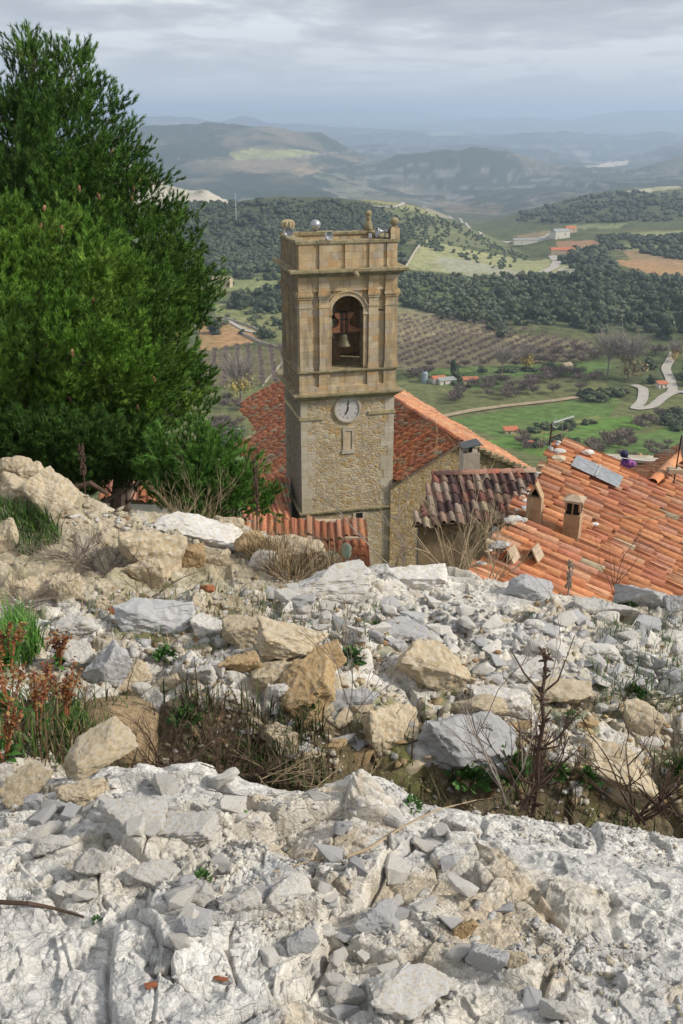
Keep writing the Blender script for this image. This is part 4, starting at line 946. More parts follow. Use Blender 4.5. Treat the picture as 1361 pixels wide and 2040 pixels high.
# ---------------------------------------------------------------- small roof in front of the tower
so = at(640, 1090, 31.0); ex2 = Vector((math.cos(R(3)), math.sin(R(3)), 0)); gd2 = (Vector((math.sin(R(3)), -math.cos(R(3)), 0)) + Vector((0, 0, -.42))).normalized()
shed = thing('tiled_outbuilding', so, 0, 'low outbuilding with a row of bright terracotta tiles in front of the bell tower', 'outbuilding')
poly = [uvp(440, 1078, so, ex2, gd2), uvp(727, 1076, so, ex2, gd2), (uvp(727, 1076, so, ex2, gd2)[0] + .05, 4.5), (uvp(440, 1078, so, ex2, gd2)[0], 4.5)]
deck('roof_deck', O0, ex2, gd2, poly, shed)
tile_mesh('roof_tiles', O0, ex2, gd2, poly, .26, .40, 'red', 25, shed, sag=.03, lichen=.02)
u0, v0 = poly[0]; u1, v1 = poly[1]
gb = Vector((-gd2.x, -gd2.y, gd2.z))
topb = W(O0, ex2, gd2, 0, min(v0, v1), 0)
tile_mesh('front_course', topb + Vector((0, 0, .10)), ex2, gd2, [(u0, -.75), (u1, -.75), (u1, .0), (u0, .0)], .26, .75, 'orange', 27, shed, sag=.01, lichen=0)
deck('front_deck', topb + Vector((0, 0, .10)), ex2, gd2, [(u0, -.85), (u1, -.85), (u1, .02), (u0, .02)], shed, 'capmort', .1)
a = topb + ex2 * u0; c = topb + ex2 * u1; MB().prism([a + Vector((0, -.02, .02)), c + Vector((0, -.02, .02)), c + Vector((0, -.15, -.02)), a + Vector((0, -.15, -.02))], Vector((0, 0, .10))).build('mortar_line', M['capmort'], shed)
P_ = [W(O0, ex2, gd2, *p_, -.14) for p_ in poly]; MB().prism(P_, Vector((0, 0, -5))).build('wall', M['wallrub'], shed)

# ---------------------------------------------------------------- annexe with old dark tiles
AAz = R(5); exA = Vector((math.cos(AAz), math.sin(AAz), 0)); gA = (Vector((math.sin(AAz), -math.cos(AAz), 0)) + Vector((0, 0, -.50))).normalized()
ao = at(822, 1045, 28.0) - gA * 4.2
annex = thing('annexe_house', ao, 0, 'small house with dark mottled tiles between the nave and the large orange roof', 'house')
cor = [uvp(866, 936, ao, exA, gA), uvp(1066, 950, ao, exA, gA), uvp(1000, 1075, ao, exA, gA), uvp(822, 1046, ao, exA, gA)]
vt = (cor[0][1] + cor[1][1]) / 2; vb = cor[3][1]
uL0, uR0, uL1, uR1 = cor[0][0], cor[1][0], cor[3][0], cor[2][0]
uL = uL1; polyA = [(uL, vt), (uR0 + .1, vt), (uR0 + .1, vb), (uL, vb)]
polyA = [(min(uL0, uL1), vt), (uR0 + .2, vt), (uR0 + .2, vb), (min(uL0, uL1), vb)] if abs(uL0 - uL1) < .5 else [(uL0, vt), (uR0 + .2, vt), (uR0 + .2, vb), (uL1, vb)]
deck('roof_deck', O0, exA, gA, polyA, annex)
tile_mesh('roof_tiles', O0, exA, gA, polyA, .27, .42, 'old', 35, annex, sag=.04, lichen=.05)
caps('ridge_tiles', W(O0, exA, gA, polyA[0][0], vt, .02), W(O0, exA, gA, polyA[1][0], vt, .02), .14, .4, 'old', 36, annex)
P_ = [W(O0, exA, gA, u + (.25 if u < 0 else -.1), v - (.3 if v == vb else 0), -.14) for u, v in polyA]
MB().prism(P_, Vector((0, 0, -8))).build('wall', M['plaster2'], annex)
MB().prism([W(O0, exA, gA, uL1 + .22, vb - .28, -.3) + Vector((0, -.02, -.02)), W(O0, exA, gA, uL1 + .75, vb - .28, -.3) + Vector((0, -.02, -.02)), W(O0, exA, gA, uL1 + .75, vb - .28, -.3) + Vector((0, -.02, -5)), W(O0, exA, gA, uL1 + .22, vb - .28, -.3) + Vector((0, -.02, -5))], Vector((0, .1, 0))).build('corner_stones', M['shedroof'], annex)
# chimney of the annexe with metal cowl
cb = at(934, 942, ao.y + exA.y * 2 + .6); ch = thing('chimney', cb, R(8), 'square grey rendered chimney with black metal cowl behind the dark tiled roof', 'chimney')
s_ = 36 / F * cb.y * .5 * .97
MB().box(-s_, s_, -s_, s_, -1.5, .78, .005).build('stack', M['plaster'], ch)
b = MB()
for sx_ in (-1, 1):
    for sy_ in (-1, 1): b.tube([(sx_ * s_ * .8, sy_ * s_ * .8, .76), (sx_ * s_ * .8, sy_ * s_ * .8, 1.0)], .015, .015, 5)
b.tube([(0, 0, .76), (0, 0, .98)], .09, .09, 10); b.build('flue', M['iron'], ch)
MB().prism([Vector((-s_ * 1.15, -s_ * 1.2, .97)), Vector((s_ * 1.0, -s_ * 1.2, 1.10)), Vector((s_ * 1.25, -s_ * 1.2, 1.06)), Vector((s_ * 1.25, -s_ * 1.2, 1.085)), Vector((s_ * 1.0, -s_ * 1.2, 1.13)), Vector((-s_ * 1.15, -s_ * 1.2, 1.0))], Vector((0, s_ * 2.4, 0))).build('cowl', M['slate'], ch)

# ---------------------------------------------------------------- large orange roof
BA = R(21.8); r1 = at(1120, 880, 20.0); eB = Vector((math.sin(BA), math.cos(BA), 0)); gB = (Vector((math.cos(BA), -math.sin(BA), 0)) + Vector((0, 0, -.36))).normalized()
big = thing('terracotta_roofed_house', r1, 0, 'large house with a broad bright orange terracotta roof at the right edge', 'house')
uvB = lambda px, py: uvp(px, py, r1, eB, gB)
near = uvB(952, 1150)[0]; Pj = uvB(1296, 972); Qj = uvB(1420, 860)
edge = [(near - 1.2, 0.0), (near * .55, .06), (near * .25, -.05), (0.05, 0)]
polyB = [(near - 2.5, -.05), (near * .6, .05), (near * .3, -.05), (.0, 0), (.05, 1.0), Pj, Qj, (Qj[0], 16), (near - 2.5, 16)]
deck('roof_deck', O0, eB, gB, polyB, big)
tile_mesh('roof_tiles', O0, eB, gB, polyB, .255, .40, 'orange', 45, big, sag=.06, lichen=.015)
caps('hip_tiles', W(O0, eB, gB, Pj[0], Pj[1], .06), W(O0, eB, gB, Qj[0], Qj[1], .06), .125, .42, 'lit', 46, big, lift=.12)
# far wing descending behind the hip
gF = (Vector((math.sin(R(-35)), math.cos(R(-35)), 0)) + Vector((0, 0, -.30))).normalized()
hipd = (W(O0, eB, gB, *Qj) - W(O0, eB, gB, *Pj)); Pw = W(O0, eB, gB, *Pj)
eF = (hipd - gF * hipd.dot(gF)).normalized(); 
uf = hipd.dot(eF)
polyF = [(0.0, 0), (hipd.dot(eF), hipd.dot(gF)), (hipd.dot(eF), 2.4), (hipd.dot(eF) * .5, 1.9), (.2, 1.0)]
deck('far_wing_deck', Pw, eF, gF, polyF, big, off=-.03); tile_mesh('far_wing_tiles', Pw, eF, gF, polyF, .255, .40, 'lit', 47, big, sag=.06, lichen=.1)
# corrugated skylight panel
cs = [uvB(1131, 926), uvB(1150, 921), uvB(1241, 968), uvB(1219, 981)]
ua, ub = min(c[0] for c in cs), max(c[0] for c in cs); va, vb2 = (cs[0][1] + cs[1][1]) / 2, (cs[2][1] + cs[3][1]) / 2
V = []; Fc = []; nn = 60
for i in range(nn + 1):
    u = ua + (ub - ua) * i / nn; h = .146 + .022 * math.sin(i / nn * 2 * math.pi * 7)
    for v in (va, vb2): V.append(tuple(W(O0, eB, gB, u, v, h)))
for i in range(nn): Fc.append((2 * i, 2 * i + 1, 2 * i + 3, 2 * i + 2))
pan = link('corrugated_panel', npmesh('corrugated_panel', V, Fc), M['zinc'], big)
MB().prism([W(O0, eB, gB, ua, (va + vb2) / 2, .165), W(O0, eB, gB, ub, (va + vb2) / 2, .165), W(O0, eB, gB, ub, (va + vb2) / 2 + .03, .16), W(O0, eB, gB, ua, (va + vb2) / 2 + .03, .16)], Vector((0, 0, .015))).build('strap', M['shedroof'], pan)
# walls
P_ = [W(O0, eB, gB, u + (.0), v + .12 if v < 1 else v, -.14) for u, v in polyB]
P2 = [W(O0, eB, gB, near - 2.4, .1, -.14), W(O0, eB, gB, -.12, .1, -.14), W(O0, eB, gB, -.12, 8, -.14), W(O0, eB, gB, near - 2.4, 8, -.14)]
MB().prism(P2, Vector((0, 0, -7))).build('wall', M['wallrub'], big)
# mortar and stones along the broken left edge
rs = random.Random(9)
for i in range(26):
    t = rs.uniform(.5, .72) if i > 14 else rs.uniform(.05, 1); p = W(O0, eB, gB, near * t, rs.uniform(-.08, .30) if i > 14 else rs.uniform(-.08, .02), .12); s1 = rs.uniform(.035, .085) if i > 14 else rs.uniform(.03, .05)
    bm = bmesh.new(); bmesh.ops.create_icosphere(bm, subdivisions=1, radius=s1)
    MB().add([Vector((v.co.x * rs.uniform(.9, 1.7), v.co.y * rs.uniform(.8, 1.5), v.co.z * .6 * rs.uniform(.7, 1.2))) for v in bm.verts], [tuple(v.index for v in f.verts) for f in bm.faces]).build('edge_stone', M[['cream', 'grey', 'limestone'][i % 3]], big).location = p; bm.free()
def chimney(px, py, wpx, hpx, rz, lab, kind, mat):
    O = on_plane(px, py, r1, gB.cross(eB)); c = thing('chimney', O, rz, lab, 'chimney', 'chimneys of the orange roof')
    d = O.y * CP - O.z * SP; s = wpx / F * d / 2 * .88; h = hpx / F * d * 1.22
    if kind == 'gable':
        b = MB(); b.box(-s, s, -s * .75, s * .75, -.4, h * .68)
        b.prism([Vector((-s, -s * .75, h * .68 + .002)), Vector((-s * .8, -s * .75, h * .68 + .002)), Vector((0, -s * .75, h * .93)), Vector((s * .8, -s * .75, h * .68 + .002)), Vector((s, -s * .75, h * .68 + .002)), Vector((0, -s * .75, h * 1.02))], Vector((0, s * 1.5, 0))); b.build('stack', M[mat], c)
        MB().prism([Vector((-s * .75, s * .1, h * .685)), Vector((s * .75, s * .1, h * .685)), Vector((0, s * .1, h * .9))], Vector((0, .02, 0))).build('opening', M['dark'], c)
    else:
        MB().box(-s, s, -s, s, -.4, h * .62).build('stack', M[mat], c)
        b = MB()
        for sx_ in (-1, 1):
            for sy_ in (-1, 1): b.box(sx_ * (s - .02) - .018, sx_ * (s - .02) + .018, sy_ * (s - .02) - .018, sy_ * (s - .02) + .018, h * .702, h * .88)
        b.box(-.010, .010, -s, s, h * .622, h * .88); b.build('vent_posts', M[mat], c)
        MB().box(-s * .85, s * .85, -s * .85, s * .85, h * .5, h * .86).build('flue', M['dark'], c)
        b = MB(); zz = h * .885; vs = [(-s * 1.2, -s * 1.12, zz), (s * 1.2, -s * 1.12, zz), (s * 1.2, s * 1.2, zz), (-s * 1.2, s * 1.2, zz)] + [(-s * 1.2, -s * 1.12, zz + .04), (s * 1.2, -s * 1.12, zz + .04), (s * 1.2, s * 1.2, zz + .04), (-s * 1.2, s * 1.2, zz + .04)] + [(-s * .4, 0, zz + .11), (s * .4, 0, zz + .11)]
        b.add(vs, [(0, 3, 2, 1), (0, 1, 5, 4), (1, 2, 6, 5), (2, 3, 7, 6), (3, 0, 4, 7), (4, 5, 9, 8), (6, 7, 8, 9), (5, 6, 9), (7, 4, 8)]); b.build('cap', M['capmort'], c)
    return c
chimney(1063, 1044, 33, 72, R(-24), 'rendered chimney with a pointed gable top on the orange roof, left of the capped one', 'gable', 'plaster2')
chimney(1138, 1074, 36, 76, R(-24), 'brown rendered chimney with a slab cap and open vents on the orange roof', 'slab', 'plaster2')
# stones on the roof
def rocky(px, py, r, lab, mat):
    O = on_plane(px, py, r1 + Vector((0, 0, .1)), gB.cross(eB)); bm = bmesh.new(); bmesh.ops.create_icosphere(bm, subdivisions=2, radius=r); rs = random.Random(px)
    b = MB(); b.add([v.co * rs.uniform(.82, 1.15) * 1.0 for v in bm.verts], [tuple(v.index for v in f.verts) for f in bm.faces]); bm.free()
    o = b.build('stone', M[mat], None); o.location = O + Vector((0, 0, r * .4)); o.scale = (1.4, 1, .6); tag(o, lab, 'stone', 'stones weighing down the orange roof')
rocky(1113, 903, .10, 'white stone on the top corner of the orange roof', 'limestone')
rocky(1112, 918, .11, 'tan stone lying just below the white one on the orange roof', 'cream')
rocky(1172, 905, .10, 'pale stone on the upper verge of the orange roof', 'limestone')
rocky(1184, 1047, .06, 'single pale stone on the middle of the orange roof', 'limestone')
rocky(1000, 1092, .12, 'rounded grey stone on the near left edge of the orange roof', 'grey')
# little dormer vents made of leaning tiles
for px_, py_, lb in ((1012, 1125, 'left'), (1060, 1122, 'right')):
    O = on_plane(px_, py_, r1, gB.cross(eB)); t = thing('roof_vent', O + Vector((0, 0, .08)), R(-30), f'small {lb} roof vent of two leaning tiles low on the orange roof', 'roof vent', 'tile vents on the orange roof')
    for sx_ in (-1, 1): MB().prism([Vector((sx_ * .13, -.1, 0)), Vector((sx_ * .10, -.1, 0)), Vector((0, -.1, .19)), Vector((sx_ * .015, -.1, .21))], Vector((0, .3, 0))).build('leaning_tile', M['redroof'] if sx_ < 0 else M['capmort'], t)
    MB().prism([Vector((-.10, .05, 0)), Vector((.10, .05, 0)), Vector((0, .05, .18))], Vector((0, .03, 0))).build('opening', M['dark'], t)
# antennas
def boom(b, P, Q, r=.008): b.tube([P, Q], r, r, 5)
ap = at(1088, 940, 21.5); an = thing('television_antenna', ap, 0, 'tall rusty mast with white and grey television aerials behind the top of the orange roof', 'antenna')
d = ap.y * CP - ap.z * SP; m = d / F
MB().tube([(0, 0, -1.5), (0.02, 0, 20 * m), (4 * m, 0, 103 * m)], .022, .02, 7).build('mast', M['stalk'], an)
b = MB(); A0 = Vector((2 * m, 0, 100 * m)); A1 = Vector((50 * m, .2, 110 * m)); boom(b, A0, A1, .014)
for k in range(10):
    p = A0.lerp(A1, (k + .4) / 10); boom(b, p + Vector((0, -.12, 0)), p + Vector((0, .12, 0)), .004)
boom(b, A0 + Vector((4 * m, 0, -7 * m)), A0 + Vector((9 * m, 0, 12 * m)), .010); boom(b, A0 + Vector((0, 0, 0)), A0 + Vector((10 * m, 0, -9 * m)), .008)
b.build('upper_aerial', M['white'], an)
b = MB(); A0 = Vector((-17 * m, 0, 66 * m)); A1 = Vector((42 * m, .25, 80 * m)); boom(b, A0, A1, .010)
for t_, hh in ((0, 22), (.06, 24), (.13, 18), (.78, 16), (.98, 17)):
    p = A0.lerp(A1, t_); boom(b, p - Vector((0, 0, hh * m)), p + Vector((0, 0, hh * m)), .006)
boom(b, Vector((-12 * m, 0, 60 * m)), Vector((0, 0, 48 * m)), .006)
b.build('lower_aerial', M['straw'], an)
MB().lathe([(.03, 0), (.06, .05), (.05, .2), (.02, .24)], (.06, 0, 36 * m), 10).build('amplifier', M['white'], an)
dp = on_plane(976, 1092, r1, gB.cross(eB)) + Vector((-.25, .1, -.3))
dp = at(976, 1090, 17.5); da = thing('satellite_dish', dp, 0, 'white dish and comb aerial on a thin dark mast left of the orange roof', 'satellite dish')
d = dp.y * CP - dp.z * SP; m = d / F
MB().tube([(0, 0, -1.2), (0, 0, 20 * m), (8 * m, 0, 108 * m)], .014, .012, 6).build('mast', M['stalk'], da)
dish = MB().lathe([(.0, .05), (.10, .04), (.17, .015), (.215, -.03), (.215, -.04), (.17, 0.0), (.1, .025), (.0, .035)], (0, 0, 0), 24, 'X').build('dish', M['zinc'], da, True); dish.location = (9 * m, .0, 18 * m); dish.rotation_euler = (0, R(12), R(20)); dish.scale = (1, .75, 1.15); dish.data.materials[0] = M['white']
b = MB(); A0 = Vector((7 * m, 0, 106 * m)); A1 = Vector((70 * m, .1, 101 * m)); boom(b, A0, A1, .007)
for k in range(20):
    p = A0.lerp(A1, k / 19); boom(b, p + Vector((0, -.03, -.045)), p + Vector((0, .03, .045)), .004)
b.build('comb_aerial', M['straw'], da)
b = MB(); b.box(-.05, .02, -.04, .04, -.04, .06); boom(b, Vector((0, 0, 0)), Vector((22 * m, -.3, 10 * m)), .008); b.build('arm', M['white'], da)
dp = at(1344, 936, 19.5); d2 = thing('satellite_dish', dp, 0, 'grey satellite dish on a slim pole above the hip of the far right roof', 'satellite dish')
d = dp.y * CP - dp.z * SP; m = d / F
MB().tube([(0, 0, -.8), (5 * m, 0, 72 * m)], .016, .014, 6).build('mast', M['iron'], d2)
dish = MB().lathe([(.0, .06), (.10, .05), (.19, .02), (.27, -.03), (.27, -.04), (.19, .005), (.1, .035), (.0, .045)], (0, 0, 0), 24, 'X').build('dish', M['zinc'], d2, True); dish.location = (14 * m, .0, 46 * m); dish.rotation_euler = (0, R(-8), R(-8)); dish.data.materials[0] = M['shedroof']
MB().box(-.14, .14, -.1, .1, -.06, .03).build('foot', M['capmort'], d2)
# barbed power cable across the roof
def cable(name, P, Q, sagm, r, lab, mat='iron'):
    pts = [P.lerp(Q, t / 14) - Vector((0, 0, sagm * 4 * (t / 14) * (1 - t / 14))) for t in range(15)]
    o = MB().tube(pts, r, r, 4).build(name, M[mat], None); tag(o, lab, 'cable')
cable('cable', at(1160, 893, 22), at(1460, 905, 22), .25, .010, 'thin pale cable strung across the green field above the orange roof', 'white')
MB_ = at(1196, 868, 22)
cable('cable', at(1208, 1022, 12.5), at(1420, 1010, 12.5), .12, .006, 'thin wire crossing above the lower right of the orange roof', 'straw')

# neighbouring roof and dark yard wall at the far right
no = at(1245, 930, 29); eN = Vector((math.cos(R(12)), math.sin(R(12)), 0)); gN = (Vector((math.sin(R(12)), -math.cos(R(12)), 0)) + Vector((0, 0, -.32))).normalized()
nh = thing('neighbouring_house', no, 0, 'neighbouring house with a low orange tile roof beyond the person at the right edge', 'house')
c0, c1, c2, c3 = uvp(1246, 916, no, eN, gN), uvp(1361, 893, no, eN, gN), uvp(1361, 912, no, eN, gN), uvp(1246, 928, no, eN, gN)
poly = [c0, (c1[0] + 6, c0[1]), (c1[0] + 6, c3[1] + .2), (c3[0], c3[1])]
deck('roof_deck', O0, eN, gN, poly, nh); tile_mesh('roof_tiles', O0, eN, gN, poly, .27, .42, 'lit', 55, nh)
P_ = [W(O0, eN, gN, u, v - (.15 if v > 0 else 0), -.14) for u, v in poly]; MB().prism(P_, Vector((0, 0, -6))).build('wall', M['darkwood'], nh)
wy = thing('yard_wall', at(1190, 925, 27.5), R(-8), 'dark weathered stone yard wall behind the person', 'wall')
MB().box(0, 2.6, 0, .4, -3, .12, .03).build('wall_stones', M['mossy'], wy)
MB().box(-.03, 2.6, -.04, .44, .121, .2, .01).build('coping', M['drywall'], wy)
# roof glimpsed through the pine
po = at(290, 965, 26); gP = (Vector((.1, -1, 0)).normalized() + Vector((0, 0, -.35))).normalized(); eP = Vector((1, .1, 0)).normalized()
ph = thing('cottage', po, 0, 'cottage with an orange tile roof glimpsed under the pine branches', 'house')
poly = [uvp(200, 945, po, eP, gP), uvp(355, 958, po, eP, gP), uvp(370, 1000, po, eP, gP), uvp(200, 995, po, eP, gP)]
deck('roof_deck', O0, eP, gP, poly, ph); tile_mesh('roof_tiles', O0, eP, gP, poly, .27, .42, 'orange', 65, ph)
MB().prism([W(O0, eP, gP, *p_, -.14) for p_ in poly], Vector((0, 0, -4))).build('wall', M['limewash'], ph)

# ---------------------------------------------------------------- the person in the yard behind the orange roof
def person():
    base = at(1256, 957, 24.5); base = Vector((base.x, base.y, base.z - .74))
    me = bpy.data.meshes.new('person'); bm = bmesh.new(); lay = None
    J = {'pel': (0, 0, .90, .13), 'bel': (-.03, -.02, 1.05, .125), 'che': (-.10, -.06, 1.22, .14), 'nek': (-.20, -.10, 1.36, .055), 'hed': (-.26, -.12, 1.44, .09), 'top': (-.30, -.13, 1.53, .075),
         'ls': (-.13, .12, 1.28, .065), 'le': (-.22, .20, 1.05, .045), 'lh': (-.36, .12, .92, .03), 'rs': (-.12, -.22, 1.26, .065), 're': (-.24, -.28, 1.03, .045), 'rh': (-.38, -.18, .92, .03),
         'lk': (-.04, .10, .48, .065), 'lf': (0, .12, .06, .045), 'lt': (-.16, .12, .035, .04), 'rk': (-.06, -.11, .48, .065), 'rf': (.02, -.12, .06, .045), 'rt': (-.14, -.13, .035, .04)}
    E = [('pel', 'bel'), ('bel', 'che'), ('che', 'nek'), ('nek', 'hed'), ('hed', 'top'), ('che', 'ls'), ('ls', 'le'), ('le', 'lh'), ('che', 'rs'), ('rs', 're'), ('re', 'rh'), ('pel', 'lk'), ('lk', 'lf'), ('lf', 'lt'), ('pel', 'rk'), ('rk', 'rf'), ('rf', 'rt')]
    V = {}; names = list(J)
    for k in names: V[k] = bm.verts.new(J[k][:3])
    for a, b in E: bm.edges.new((V[a], V[b]))
    bm.to_mesh(me); bm.free()
    o = bpy.data.objects.new('person', me); COL.objects.link(o); o.location = base
    sk = o.modifiers.new('skin', 'SKIN')
    if not me.skin_vertices: me.skin_vertices.new()
    for i, k in enumerate(names): me.skin_vertices[0].data[i].radius = (J[k][3], J[k][3]); me.skin_vertices[0].data[i].use_root = (k == 'pel')
    ss = o.modifiers.new('sub', 'SUBSURF'); ss.levels = 2; ss.render_levels = 2
    me.materials.append(simple('skin_and_trousers', (.06, .06, .09), .8))
    tag(o, 'person in a purple and navy jacket stooping in the yard behind the orange roof', 'person')
    # jacket: shaped shell over the torso with sleeves, and hair
    jb = MB()
    def ring(c, rx, ry, n=14): return [(c[0] + rx * math.cos(2 * math.pi * i / n), c[1] + ry * math.sin(2 * math.pi * i / n), c[2]) for i in range(n)]
    rings = [ring((0, 0, .84), .20, .24), ring((-.01, 0, .98), .20, .25), ring((-.05, -.03, 1.12), .20, .26), ring((-.10, -.05, 1.24), .19, .28), ring((-.14, -.06, 1.32), .15, .24), ring((-.19, -.09, 1.38), .08, .10)]
    n = 14; vs = sum(rings, []); fs = [(k * n + i, k * n + (i + 1) % n, (k + 1) * n + (i + 1) % n, (k + 1) * n + i) for k in range(5) for i in range(n)]; jb.add(vs, fs)
    jm, g, b_ = new_mat('purple_jacket', .8); tcn = g.node('ShaderNodeTexCoord').outputs['Object']
    g.put(b_.inputs['Base Color'], g.ramp(g.noise(tcn, 6, 3), [(.38, (.02, .02, .08)), (.48, (.16, .04, .22)), (.58, (.45, .12, .30)), (.64, (.06, .04, .20))]))
    jb.build('jacket', jm, o, True)
    for s_, a, b1, c1 in ((1, J['ls'], J['le'], J['lh']), (-1, J['rs'], J['re'], J['rh'])): MB().tube([a[:3], b1[:3], c1[:3]], .078, .05, 10).build('sleeve', jm, o, True)
    MB().lathe([(.02, .115), (.07, .10), (.105, .05), (.11, 0), (.09, -.05), (.05, -.07)], (-.27, -.115, 1.49), 14).build('hair', simple('navy_hood', (.03, .03, .08), .7, scale=40), o, True)
    tr = MB()
    return base
pb_ = person()
yd = MB().box(-.9, 2.6, -1.0, 2.0, -.4, 0).build('courtyard', M['mortar'], None); yd.location = pb_ + Vector((0, .6, -.0)); tag(yd, kind='structure', label='dark paved yard behind the orange roof')
# ================================================================ ROCKS
def rock_mesh(seed, flat=.7, angular=1.0, cuts=2, npt=14, rough=.05):
    rs = random.Random(seed); bm = bmesh.new()
    for i in range(npt):
        v = Vector((rs.uniform(-1, 1), rs.uniform(-1, 1), rs.uniform(-1, 1)))
        m = max(abs(v.x), abs(v.y), abs(v.z)); v = v / m * (1 - (1 - angular) * .3 * rs.random()) if rs.random() < .75 * angular + .1 else v.normalized() * 1.05
        bm.verts.new((v.x, v.y * .75, v.z * flat))
    r = bmesh.ops.convex_hull(bm, input=bm.verts)
    bmesh.ops.delete(bm, geom=[g_ for g_ in r['geom_interior'] if isinstance(g_, bmesh.types.BMVert)], context='VERTS')
    if cuts:
        bmesh.ops.dissolve_limit(bm, angle_limit=.25, verts=bm.verts, edges=bm.edges)
        bmesh.ops.bevel(bm, geom=bm.edges[:], offset=.05, segments=2, affect='EDGES', profile=.6)
        bmesh.ops.triangulate(bm, faces=bm.faces)
        for _ in range(cuts):
            long = [e for e in bm.edges if e.calc_length() > (.22 if cuts < 3 else .085)]
            if long: bmesh.ops.subdivide_edges(bm, edges=long, cuts=1)
            bmesh.ops.triangulate(bm, faces=[f for f in bm.faces if len(f.verts) > 4])
        bm.normal_update(); from mathutils import noise
        for v in bm.verts:
            p = v.co * 1.7 + Vector((seed, 0, 0)); d = noise.noise(p) * rough * 1.8 + noise.noise(p * 3.1) * rough * 1.1 + noise.noise(p * 8) * rough * .6 + (noise.noise(p * 17) * rough * .35 if cuts > 3 else 0)
            v.co += v.normal * d
    me = bpy.data.meshes.new('rock'); bm.to_mesh(me); bm.free(); me.shade_smooth()
    if cuts: me.set_sharp_from_angle(angle=math.radians(32))
    return me
def hull_np(seed, npt=10, flat=.6):
    rs = random.Random(seed); bm = bmesh.new()
    for i in range(npt): bm.verts.new((rs.uniform(-1, 1), rs.uniform(-.8, .8), rs.uniform(-flat, flat)))
    r = bmesh.ops.convex_hull(bm, input=bm.verts); bmesh.ops.delete(bm, geom=[g_ for g_ in r['geom_interior'] if isinstance(g_, bmesh.types.BMVert)], context='VERTS')
    bmesh.ops.triangulate(bm, faces=bm.faces); bm.verts.index_update()
    V = np.array([v.co[:] for v in bm.verts]); Fc = np.array([[v.index for v in f.verts] for f in bm.faces]); bm.free(); return V, Fc
protos = {m_: [] for m_ in ('limestone', 'cream', 'ochre', 'grey', 'terra')}
for m_ in protos:
    for i in range(10 if m_ in ('limestone', 'cream') else 5):
        me = rock_mesh(100 + i * 7 + len(m_) * 31, flat=[.55, .7, .45, .8, .6][i % 5], npt=12 + i % 5, angular=.95 if i % 3 else .6, cuts=2); me.materials.append(M[m_]); protos[m_].append(me)
def put_rock(px, py, w, h, mat, label, rz=None, tilt=(0, 0), idx=None, group=None, sink=.25, dx=1.0, uniq=None):
    """px, py: middle of the stone in the picture; w, h: size in picture pixels"""
    p = hit(px, py + h * .30); d = p.y * CP - p.z * SP; s = w / F * d / 2; sh = h / F * d / 2
    if uniq is not None: me = rock_mesh(uniq, flat=.75, npt=15, cuts=5, angular=.9, rough=.06); me.materials.append(M[mat])
    else: me = protos[mat][(idx if idx is not None else random.randrange(99)) % len(protos[mat])]
    o = bpy.data.objects.new('rock', me); COL.objects.link(o)
    o.location = p + Vector((0, s * .5 * dx, sh * (.75 - sink))); o.scale = (s * .98, s * .85 * dx, sh * 1.15)
    o.rotation_euler = (R(tilt[0]), R(tilt[1]), R(rz if rz is not None else random.uniform(-25, 25)))
    tag(o, label, 'rock', group); return o
